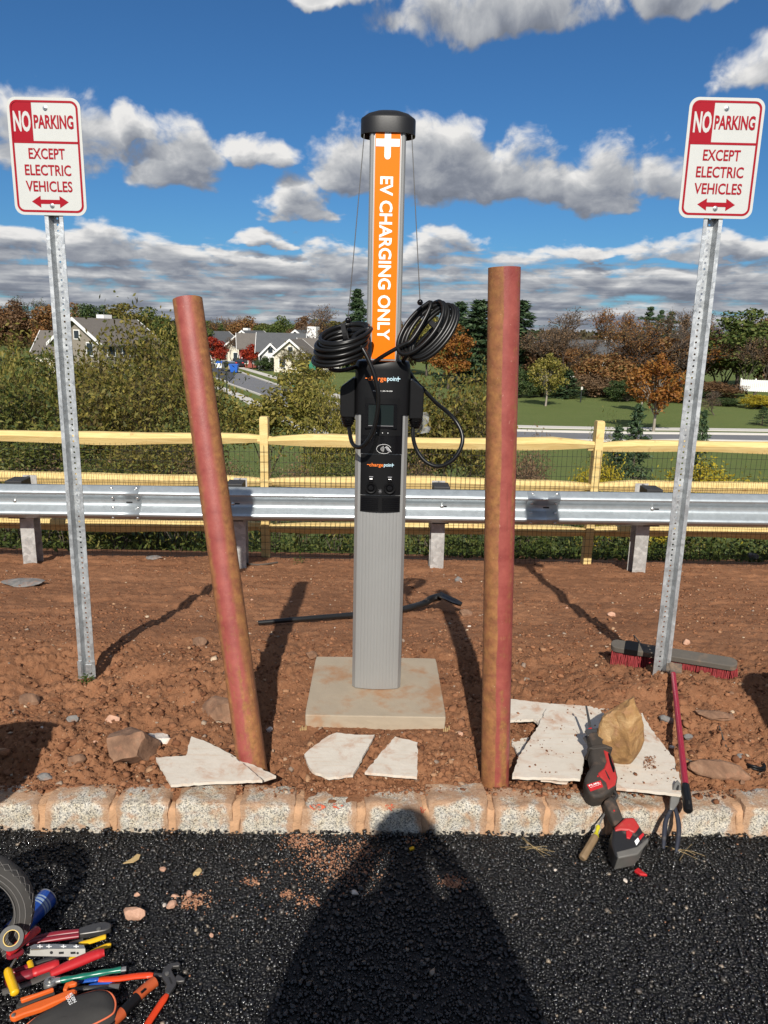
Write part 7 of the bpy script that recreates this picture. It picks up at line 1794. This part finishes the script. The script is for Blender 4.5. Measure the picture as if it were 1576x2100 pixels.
# weeds along the foot of the fence
n = 15000
wx = rng.uniform(-6.5, 6.5, n); wy = 7.8 + 0.5 * np.clip(fbm(wx, wx * 0, 0.8, 3, 57) + 0.3, 0, 1) + rng.random(n) ** 0.7 * 1.7; dens_ = fbm(wx, wy, 0.9, 3, 51); kp = (dens_ > -0.1) & ((wx > 0.6) | (rng.random(len(wx)) < 0.22)); wx, wy = wx[kp], wy[kp]
me = leaf_mesh('weeds', np.stack([wx, wy, ground(wx, wy) + rng.random(len(wx)) ** 1.6 * 0.30 * np.clip(0.75 + 1.6 * fbm(wx, wy, 1.6, 3, 58), 0.15, 1.3) + 0.015], 1), 0.032, 9, 0.5)
o = link('weeds', me, L_WEED); tag(o, 'low green weeds along the foot of the fence', 'weeds', kind='stuff')
n = 9000
wx = rng.uniform(-9, 12, n); wy = 9.4 + rng.random(n) * 4.0
me = leaf_mesh('bank_growth', np.stack([wx, wy, ground(wx, wy, False) + rng.random(n) ** 1.5 * 0.45], 1), 0.055, 10, 0.3, None, -2.0)
o = link('bank_growth', me, L_OLIVG); tag(o, 'rough green growth covering the bank below the fence', 'weeds', kind='stuff')
for (u, v, s) in ((615, 1155, 0.05), (178, 1400, 0.03)):
    p = on_soil(u, v); r = np.random.default_rng(int(u)); C = np.array(p) + r.normal(size=(60, 3)) * np.array([s * .6, s * .5, s * 0.4]) + np.array([0, 0, s * 0.6])
    root = thing('weed_tuft', 'small green weed sprouting before the guardrail' if u > 300 else 'small green weed at the sleeved sign post foot', 'weed', tuple(p))
    adopt(link('leaves', leaf_mesh('leaves', C, 0.012, int(u), 0.4), L_WEED), root)

# trees along the lawn and behind it
plant('airy', L_YELG, 1127, 76, 722, 62, 'young yellowing tree with pale trunk at the back of the lawn', 'tree', name='sapling', bark=M_BARKL)
plant('airy', L_ORANGE, 1357, 56, 722, 92, 'orange-leaved young tree with pale trunk beside the road', 'tree', name='sapling', bark=M_BARKL)
plant('airy', L_RUST, 1325, 72, 745, 60, 'rusty young tree on the lawn behind the orange one', 'tree', name='sapling', bark=M_BARKL)
plant('bare', L_BROWN, 1474, 70, 800, 50, 'small bare tree on the lawn behind the sign post', 'tree')
plant('juniper', L_CONIF, 1568, 62, 835, 40, 'small dark shrub on the open lawn', 'shrub', name='juniper')
for u, Y, vt, w, kind, m_, lab in (
    (1070, 86, 752, 60, 'bushy', L_DKGRN, 'dark evergreen hedge bush at the lawn edge by the upright pipe'), (1115, 88, 765, 70, 'bushy', L_GRN, 'green hedge bush behind the pale-trunked young tree'), (1165, 87, 760, 60, 'conifer', L_CONIF, 'dark conical bush at the back of the lawn'),
    (1215, 90, 765, 90, 'bushy', L_BROWN, 'brown undergrowth at the back of the lawn'), (1290, 84, 775, 80, 'bushy', L_DKGRN, 'dark rounded evergreen at the lawn edge'), (1250, 92, 720, 110, 'bushy', L_RUST, 'rusty thicket between white house and lawn'),
    (1400, 84, 790, 90, 'bushy', L_DKGRN, 'green shrub mass behind the sign post'), (1460, 88, 780, 110, 'bushy', L_RUSTD, 'dark rusty shrubs by the white fence'), (1490, 80, 815, 50, 'bushy', L_DKGRN, 'low clipped shrub below the white fence'), (1560, 78, 808, 70, 'bushy', L_YEL, 'low yellow-green hedge below the white fence'),
    (1100, 105, 690, 110, 'round_b', L_RUSTD, 'brown tree beside the tall dark pines'), (1150, 110, 700, 120, 'round_a', L_RUST, 'rust tree beside the white house'), (1190, 118, 628, 130, 'bare', L_BROWN, 'large bare brown tree before the white house'), (1268, 112, 632, 105, 'bare_b', L_ORANGE, 'pale orange thinning tree beside the bare brown one'),
    (1315, 100, 690, 120, 'round_a', L_RUSTD, 'dark rust tree behind the lawn'), (1375, 98, 680, 130, 'round_b', L_RUST, 'wide rust-brown tree behind the orange young tree'), (1335, 126, 634, 46, 'pine', L_CONIF, 'pine crown rising over rust trees, broadest of three'), (1358, 128, 640, 36, 'pine', L_CONIF, 'slim pine crown in the middle of three'), (1378, 125, 643, 42, 'pine', L_CONIF, 'pine crown nearest the bare grey tree'),
    (1410, 118, 630, 90, 'bare_b', L_BROWN, 'grey bare tree behind the sign post'), (1440, 100, 672, 120, 'round_a', L_RUST, 'rusty tree with upright limbs beside the sign post'), (1490, 96, 660, 110, 'bare_b', L_RUST, 'thin rusty tree with pale stems above the white fence'), (1530, 92, 622, 110, 'round_c', L_GRN, 'tall olive-green tree above the white fence'),
    (1590, 95, 638, 110, 'round_b', L_RUSTD, 'brown tree at the end of the wood by the white fence'), (1640, 95, 620, 140, 'round_a', L_RUST, 'rust tree beyond the white fence'), (1225, 104, 690, 90, 'bare', L_RUST, 'thin tree before the white house wall'),
    (1072, 105, 622, 84, 'spruce', L_CONIF, 'tall dark pine beside the upright pipe, lawn side'), (985, 108, 620, 90, 'spruce', L_CONIF, 'tall dark pine behind the upright pipe'), (945, 112, 624, 80, 'conifer', L_CONIF, 'tall dark pine between cable coil and upright pipe'), (925, 98, 655, 70, 'round_c', L_ORANGE, 'orange-brown tree before the dark pines'),
    (1135, 100, 668, 110, 'bare_b', L_BROWN, 'grey-brown thinning tree beside the large bare one'), (1300, 97, 655, 120, 'bare_b', L_RUST, 'tall thin rust tree in the middle of the wood'), (1350, 94, 668, 110, 'bare', L_ORANGE, 'thin orange-brown tree below the three pines'), (1425, 95, 660, 110, 'bare', L_BROWN, 'pale stemmed bare tree beside the broom sign post'), (1480, 93, 700, 120, 'bare_b', L_ORANGE, 'light rust tree with pale stems beside the white fence'), (1555, 90, 690, 110, 'bare_b', L_BROWN, 'thin brown tree over the white fence'), (1275, 94, 740, 100, 'round_b', L_OLIVG, 'dull green understorey tree behind the lawn'),
    (880, 130, 632, 80, 'round_a', L_YELG, 'yellowing tree behind the cable coil'), (840, 140, 640, 70, 'round_b', L_RUST, 'rust tree behind the charger mast')):
    plant(kind, m_, u, Y, vt, w, lab, 'shrub' if 'bush' in lab or 'shrub' in lab or 'hedge' in lab or 'undergrowth' in lab else 'tree')
for u, Y, vt, w, kind, m_, lab in (
    (733, 150, 598, 66, 'conifer', L_CONIF, 'single tall conifer behind the charger cord, far from other pines'), (735, 135, 652, 70, 'round_b', L_RUST, 'orange-brown tree under the single conifer'), (675, 160, 622, 95, 'bare', L_RUST, 'tall bare reddish tree behind the houses'), (620, 175, 642, 46, 'round_c', L_RUSTD, 'dark red rounded tree behind the grey roofs'),
    (578, 185, 645, 66, 'round_a', L_GRN, 'green tree behind the brick house'), (545, 190, 655, 56, 'round_b', L_OLIVG, 'low olive tree behind the brick house'), (505, 195, 645, 70, 'round_a', L_RUST, 'rust tree above the white gabled house'), (468, 200, 648, 66, 'bare_b', L_RUST, 'thin rust tree above the street end'), (432, 205, 650, 60, 'round_b', L_GRN, 'green tree beside the leaning pipe top'),
    (395, 170, 650, 70, 'round_a', L_GRN, 'green tree behind the leaning pipe top'), (345, 170, 640, 76, 'round_b', L_OLIVG, 'olive tree behind the thicket by the leaning pipe'), (300, 165, 625, 80, 'round_a', L_GRN, 'green rounded tree above the thicket'), (240, 160, 614, 80, 'round_c', L_OLIVE, 'olive-rust tree above the house chimney'), (192, 155, 610, 80, 'round_b', L_DKGRN, 'dense dark green tree behind the house roof'),
    (150, 165, 618, 70, 'round_a', L_RUST, 'rust tree beside the sleeved sign post'), (98, 150, 618, 70, 'round_c', L_RUST, 'rust-green tree just clear of the sleeved sign post'), (62, 160, 610, 76, 'bare_b', L_DKGRN, 'dark thin tree in the far row before the sleeved sign post'), (20, 150, 612, 86, 'round_a', L_RUSTD, 'brown tree starting the far row'), (-40, 150, 606, 100, 'round_b', L_RUST, 'rust tree beyond the far row'),
    (700, 190, 650, 80, 'round_b', L_OLIVE, 'olive tree in the far row behind the cable coil'), (650, 200, 652, 70, 'round_a', L_OLIVG, 'far olive tree between the red and bare trees'), (790, 180, 645, 90, 'round_a', L_RUST, 'far rust tree hidden by the mast'),
    (436, 150, 690, 46, 'small_red', L_RED, 'bright red maple beside the leaning pipe'), (452, 146, 712, 24, 'small_red', L_RED, 'small red maple next to the bright red one'), (518, 140, 705, 40, 'small_red', L_RED, 'bright red maple before the brick house'), (483, 150, 690, 44, 'bare_b', L_BROWN, 'bare street tree between two red maples'),
    (600, 100, 712, 56, 'bare_b', L_OLIVE, 'olive street tree by the houses'), (640, 90, 720, 60, 'round_c', L_OLIVE, 'olive tree beside the nearest grey roof'), (545, 135, 728, 40, 'bushy', L_DKGRN, 'garden shrub before the brick house')):
    plant(kind, m_, u, Y, vt, w, lab, 'shrub' if 'shrub' in lab else 'tree')
# a far wood closes the horizon
n = 26000
a = rng.uniform(-1.0, 1.0, n); Yw = rng.uniform(230, 420, n); Xw = np.tan(a * 0.75) * Yw
hh_ = 9.0 + 3.5 * fbm(Xw, Yw, 0.02, 3, 61)
zc = ZF + hh_ * rng.random(n) ** 0.6
me = leaf_mesh('far_wood', np.stack([Xw, Yw, zc], 1), 1.1, 12, 0.8)
o = link('far_wood', me, leaf_mat('far_wood_leaves', [(0.05, 0.05, 0.022), (0.08, 0.065, 0.028), (0.11, 0.065, 0.032), (0.05, 0.06, 0.02)])); tag(o, 'far-off autumn wood along the horizon', 'woods', kind='stuff')

# ------------------------------------------------------------------ houses
M_SHING = material('grey_shingle', (0.085, 0.088, 0.092), 0.9, var=0.18, vscale=1.2)
M_SHINB = material('brown_shingle', (0.13, 0.115, 0.10), 0.9, var=0.18, vscale=1.2)
M_CREAM = material('cream_siding', (0.62, 0.57, 0.46), 0.8, var=0.05, vscale=1)
M_TRIM = material('white_trim', (0.78, 0.77, 0.74), 0.6)
M_BRICK = material('red_brick_wall', (0.27, 0.065, 0.05), 0.85, var=0.2, vscale=2)
M_GREYS = material('grey_siding', (0.36, 0.37, 0.38), 0.8, var=0.05, vscale=1)
M_PANE = material('window_pane', (0.03, 0.04, 0.05), 0.1)
M_TAUPE = material('taupe_siding', (0.24, 0.21, 0.17), 0.85, var=0.08, vscale=1)
def house(cx, cy, w, d, h, rh, rot, wall, roof, label, chim=None, dormer=None, z0=ZF, wins=4):
    """gabled house: ridge along its local x, gables at both ends"""
    root = thing('house', label, 'house', (cx, cy, z0)); Rm = Matrix.Translation((cx, cy, z0)) @ Matrix.Rotation(rot, 4, 'Z')
    def P(x, y, z): return Rm @ Vector((x, y, z))
    mb = MB(); mb.prism([P(-w / 2, -d / 2, -0.3), P(-w / 2, d / 2, -0.3), P(-w / 2, d / 2, h), P(-w / 2, 0, h + rh), P(-w / 2, -d / 2, h)], P(w / 2, 0, 0) - P(-w / 2, 0, 0)); mb.build('wall', wall, root)
    e = 0.5; t = 0.22
    mb = MB()
    for s in (-1, 1):
        mb.prism([P(-w / 2 - e, 0, h + rh + t), P(-w / 2 - e, s * (d / 2 + e), h - e * rh / (d / 2) + t), P(-w / 2 - e, s * (d / 2 + e), h - e * rh / (d / 2) + 0.02), P(-w / 2 - e, 0, h + rh + 0.02)], P(w / 2 + e, 0, 0) - P(-w / 2 - e, 0, 0))
    rf = mb.build('roof', roof, root)
    for sx in (-1, 1):
        for s in (-1, 1):
            x = sx * (w / 2 + e + 0.04); mb = MB(); mb.prism([P(x, 0, h + rh + t + 0.03), P(x, s * (d / 2 + e), h - e * rh / (d / 2) + t + 0.03), P(x, s * (d / 2 + e), h - e * rh / (d / 2) - 0.15), P(x, 0, h + rh - 0.15)], (P(1, 0, 0) - P(0, 0, 0)) * 0.08 * sx); mb.build('barge_board', M_TRIM, root)
    if chim:
        mb = MB(); x, y, cw, chh = chim; mb.add([P(x + a, y + b, z) for z in (h * 0.5, h + rh + chh) for a, b in ((-cw / 2, -cw / 2), (cw / 2, -cw / 2), (cw / 2, cw / 2), (-cw / 2, cw / 2))], [(0, 1, 2, 3), (4, 5, 6, 7), (0, 1, 5, 4), (1, 2, 6, 5), (2, 3, 7, 6), (3, 0, 4, 7)]); mb.build('chimney', M_TRIM, rf)
    def win(x, z, face, ww=1.0, hh=1.4):
        if face == 'f': A = lambda a, b, o_: P(x + a, -d / 2 - o_, z + b)
        else: A = lambda a, b, o_: P(-w / 2 - o_ if face == 'l' else w / 2 + o_, x + a, z + b)
        mb = MB(); q = [A(a, b, 0.004) for a, b in ((-ww / 2 - .12, -hh / 2 - .12), (ww / 2 + .12, -hh / 2 - .12), (ww / 2 + .12, hh / 2 + .12), (-ww / 2 - .12, hh / 2 + .12))]; mb.prism(q, A(0, 0, 0.08) - A(0, 0, 0.004)); f = mb.build('window', M_TRIM, root)
        mb = MB(); q = [A(a, b, 0.085) for a, b in ((-ww / 2, -hh / 2), (ww / 2, -hh / 2), (ww / 2, hh / 2), (-ww / 2, hh / 2))]; mb.prism(q, A(0, 0, 0.1) - A(0, 0, 0.085)); mb.build('pane', M_PANE, f)
    for k in range(wins):
        for z in (1.5, 4.2):
            if z < h - 0.5: win(-w / 2 + w * (k + 0.5) / wins, z, 'f')
    for z in (1.5, 4.2):
        for y in (-d * 0.25, d * 0.25):
            if z < h + 0.5: win(y, z, 'l'); win(y, z, 'r')
    win(0, h + rh * 0.35, 'l', 0.8, 0.9); win(0, h + rh * 0.35, 'r', 0.8, 0.9)
    mb = MB(); mb.prism([P(w * 0.12 + a, -d / 2 - 0.02, b) for a, b in ((-.5, 0), (.5, 0), (.5, 2.1), (-.5, 2.1))], P(0, -0.08, 0) - P(0, 0, 0)); mb.build('door', M_TRIM, root)
    return root
def hx(u, Y): return onY(u, 720, Y).x
house(hx(222, 95), 95, 9, 8.5, 4.9, 2.7, RAD(62), M_TAUPE, M_SHINB, 'taupe house with brown roof and white gable trim above the thicket', (1.5, 2.0, 1.3, 0.7))
house(hx(165, 104), 104, 9, 8, 3.4, 2.6, RAD(5), M_CREAM, M_SHINB, 'low brown-roofed wing behind the sleeved sign post', None)
house(hx(520, 170), 170, 8, 8, 3.9, 2.9, RAD(68), M_CREAM, M_SHING, 'pale gabled house with chimney above the brick house', (1, 2.2, 1.2, 0.7), wins=3)
house(hx(523, 150), 150, 6, 7, 3.7, 2.5, RAD(12), M_BRICK, M_SHINB, 'red brick house with brown roof beside the red maple', None, wins=3)
house(hx(578, 142), 142, 8, 8, 3.5, 2.9, RAD(6), M_GREYS, M_SHING, 'wide grey-roofed house beside the brick house', None, wins=3)
house(hx(556, 137), 137, 3.2, 3.2, 3.0, 1.6, RAD(96), M_TRIM, M_SHING, 'white gabled porch in front of the wide grey roof', None, wins=1)
house(hx(608, 134), 134, 6, 6, 3.0, 2.4, RAD(78), M_CREAM, M_SHINB, 'cream gabled house nearest the street corner', None, wins=2)
house(hx(625, 158), 158, 8, 8, 4.2, 2.9, RAD(72), M_GREYS, M_SHING, 'grey gabled house with boxy chimney behind the wide roof', (-1, -2.4, 1.9, 0.9))
house(hx(655, 140), 140, 7, 7, 3.2, 2.4, RAD(15), M_CREAM, M_SHINB, 'cream house half hidden by the cable coil', None, wins=3)
house(hx(440, 175), 175, 9, 8, 3.7, 2.8, RAD(60), M_CREAM, M_SHING, 'grey-roofed house behind the leaning pipe and red maple', None)
house(hx(1195, 128), 128, 15, 8, 4.4, 2.0, RAD(-6), M_TRIM, M_SHING, 'white house glimpsed through bare trees behind the lawn', (4, 0, 1.2, 0.8))

# ------------------------------------------------------------------ street things
def wheelset(root, Rm, xs_, ys_, r):
    for x in xs_:
        for y in ys_:
            mb = MB(); c = Rm @ Vector((x, y, r)); Mx = Matrix.Translation(c) @ Rm.to_3x3().to_4x4() @ Matrix.Rotation(RAD(90), 4, 'X')
            mb.lathe([(0.0001, -0.1), (r * 0.9, -0.1), (r, -0.07), (r, 0.07), (r * 0.9, 0.1), (0.0001, 0.1)], 18, Mx); w_ = mb.build('wheel', M_RUBBER, root, smooth=40)
            mb = MB(); mb.lathe([(0.0001, -0.105), (r * 0.6, -0.105), (r * 0.6, 0.105), (0.0001, 0.105)], 14, Mx); mb.build('rim', M_BRASSY, w_)
def car(u, v, rot, paint, label):
    p = pxg(u, v); Rm = Matrix.Translation((p.x, p.y, ZF + 0.02)) @ Matrix.Rotation(rot, 4, 'Z'); root = thing('parked_car', label, 'car', (p.x, p.y, ZF + 0.02))
    prof = [(-2.25, 0.35), (-2.3, 0.75), (-2.2, 1.0), (-1.95, 1.08), (-1.75, 1.6), (-1.4, 1.68), (0.3, 1.66), (1.0, 1.12), (2.05, 0.95), (2.25, 0.7), (2.22, 0.35)]
    mb = MB(); mb.prism([Rm @ Vector((x, -0.88, z)) for x, z in prof], Rm.to_3x3() @ Vector((0, 1.76, 0))); b = mb.build('body', paint, root, bevel=0.08, seg=3, smooth=40)
    mb = MB(); mb.prism([Rm @ Vector((x, -0.8, z)) for x, z in ((-2.02, 1.1), (-1.8, 1.55), (-1.83, 1.55), (-2.06, 1.1))], Rm.to_3x3() @ Vector((0, 1.6, 0))); mb.build('rear_window', M_PANE, root)
    for s in (-1, 1):
        mb = MB(); mb.prism([Rm @ Vector((x, s * 0.885, z)) for x, z in ((-1.7, 1.12), (-1.5, 1.55), (0.2, 1.55), (0.75, 1.12))], Rm.to_3x3() @ Vector((0, s * 0.01, 0))); mb.build('side_window', M_PANE, root)
        mb = MB(); mb.prism([Rm @ Vector((x, s * 0.62 + y, z)) for x, y, z in ((-2.3, -.16, 0.82), (-2.3, .16, 0.82), (-2.24, .16, 1.02), (-2.24, -.16, 1.02))], Rm.to_3x3() @ Vector((-0.03, 0, 0))); mb.build('tail_light', M_RED, root)
        mb = MB(); mb.prism([Rm @ Vector((2.24, s * 0.6 + y, z)) for y, z in ((-.2, 0.72), (.2, 0.72), (.2, 0.86), (-.2, 0.86))], Rm.to_3x3() @ Vector((0.03, 0, 0))); mb.build('headlight', M_WHITE, root)
    wheelset(root, Rm, (-1.4, 1.4), (-0.8, 0.8), 0.33); return root
M_SILV = material('silver_paint', (0.5, 0.51, 0.52), 0.3, 0.6); M_DARKC = material('dark_paint', (0.03, 0.03, 0.035), 0.25, 0.4)
car(468, 761, RAD(115), M_SILV, 'silver car parked on the street between blue bins')
car(488, 753, RAD(110), M_DARKC, 'dark car parked under the red maple')
car(440, 742, RAD(110), M_TRIM, 'white car parked at the far end of the street')
M_BIN = material('blue_bin', (0.02, 0.12, 0.5), 0.5)
def bin_(u, v, lab):
    p = pxg(u, v); root = thing('recycling_bin', lab, 'bin', tuple(p), 'blue recycling bins on the street'); mb = MB()
    mb.add([p + Vector((a * w_, b * w_, z)) for z, w_ in ((0.12, 0.5), (1.35, 0.72)) for a, b in ((-1, -1), (1, -1), (1, 1), (-1, 1))], [(0, 1, 2, 3), (4, 5, 6, 7), (0, 1, 5, 4), (1, 2, 6, 5), (2, 3, 7, 6), (3, 0, 4, 7)]); mb.build('bin_body', M_BIN, root, bevel=0.05)
    mb = MB(); mb.box(p + Vector((0, 0, 1.41)), (1.55, 1.6, 0.1)); mb.build('lid', M_BIN, root, bevel=0.03)
    for s in (-1, 1): mb = MB(); mb.lathe([(0.0001, -.05), (0.16, -.05), (0.16, .05), (0.0001, .05)], 14, Matrix.Translation(p + Vector((s * 0.5, 0.5, 0.16))) @ Matrix.Rotation(RAD(90), 4, 'Y')); mb.build('wheel', M_RUBBER, root)
bin_(453, 757, 'blue recycling bin at the kerb before the silver car')
bin_(481, 765, 'blue recycling bin on the street beside the silver car')
M_POLE = material('dark_pole', (0.02, 0.025, 0.022), 0.5); M_SGREEN = material('street_sign_green', (0.01, 0.16, 0.09), 0.5)
def pole(u, v, vt, lab, sign=None, lamp=False, r=0.06):
    p = pxg(u, v); top = onY(u, vt, p.y).z; root = thing('street_lamp' if lamp else 'street_sign', lab, 'lamp' if lamp else 'sign', tuple(p))
    mb = MB(); mb.tube([p, Vector((p.x, p.y, top))], [r * 1.3, r], 10); mb.build('pole', M_POLE, root, smooth=50)
    if lamp:
        mb = MB(); mb.lathe([(0.08, 0.0), (0.2, 0.1), (0.24, 0.5), (0.1, 0.62), (0.02, 0.8)], 14, Matrix.Translation((p.x, p.y, top))); mb.build('lantern', M_POLE, root, smooth=50)
        mb = MB(); mb.lathe([(0.3, 0.0), (0.32, 0.08), (0.0001, 0.3)], 14, Matrix.Translation((p.x, p.y, top + 0.5))); mb.build('lantern_cap', M_POLE, root)
    if sign:
        z, w_, h_, mat = sign; mb = MB(); mb.prism([Vector((p.x + a, p.y - 0.09, z + b)) for a, b in ((-w_ / 2, -h_ / 2), (w_ / 2, -h_ / 2), (w_ / 2, h_ / 2), (-w_ / 2, h_ / 2))], (0, -0.03, 0)); mb.build('plate', mat, root)
pole(450, 780, 752, 'dark signpost with small white plate at the pavement', (ZF + 2.0, 0.8, 0.6, M_WHITE))
pole(466, 812, 755, 'thin black lamp post standing in the grass by the pavement', lamp=True)
pole(641, 828, 772, 'street name sign with green plate at the corner', (ZF + 3.6, 0.6, 0.8, M_SGREEN))
pole(603, 853, 800, 'dark post beside the road under the young tree', (ZF + 2.4, 0.3, 0.3, M_SGREEN))
pole(1191, 825, 800, 'short dark marker post on the lawn', (ZF + 1.5, 0.2, 0.3, M_WALK), r=0.06)
# white vinyl fence at the edge of the wood
y0 = 88.0; A, B = onY(1519, 797, y0), onY(1640, 802, y0 - 2); H = onY(1519, 779, y0).z - A.z
wf = thing('white_fence', 'white board fence at the edge of the autumn wood', 'fence', tuple(A))
nb = 30
for k in range(nb):
    q = A.lerp(B, (k + 0.5) / nb); mb = MB(); mb.box(q + Vector((0, 0, H / 2 - 0.1)), ((B - A).length / nb * 0.9, 0.05, H + 0.2 if k > 14 else H + 0.3)); mb.build('board', M_TRIM, wf)
for z in (0.2, H - 0.1): mb = MB(); mb.tube([A + Vector((0, 0.06, z)), B + Vector((0, 0.06, z))], 0.06, 4); mb.build('rail', M_TRIM, wf)
for k in range(5): q = A.lerp(B, k / 4); mb = MB(); mb.box(q + Vector((0, 0.1, H / 2)), (0.14, 0.12, H + 0.4)); mb.build('post', M_TRIM, wf)
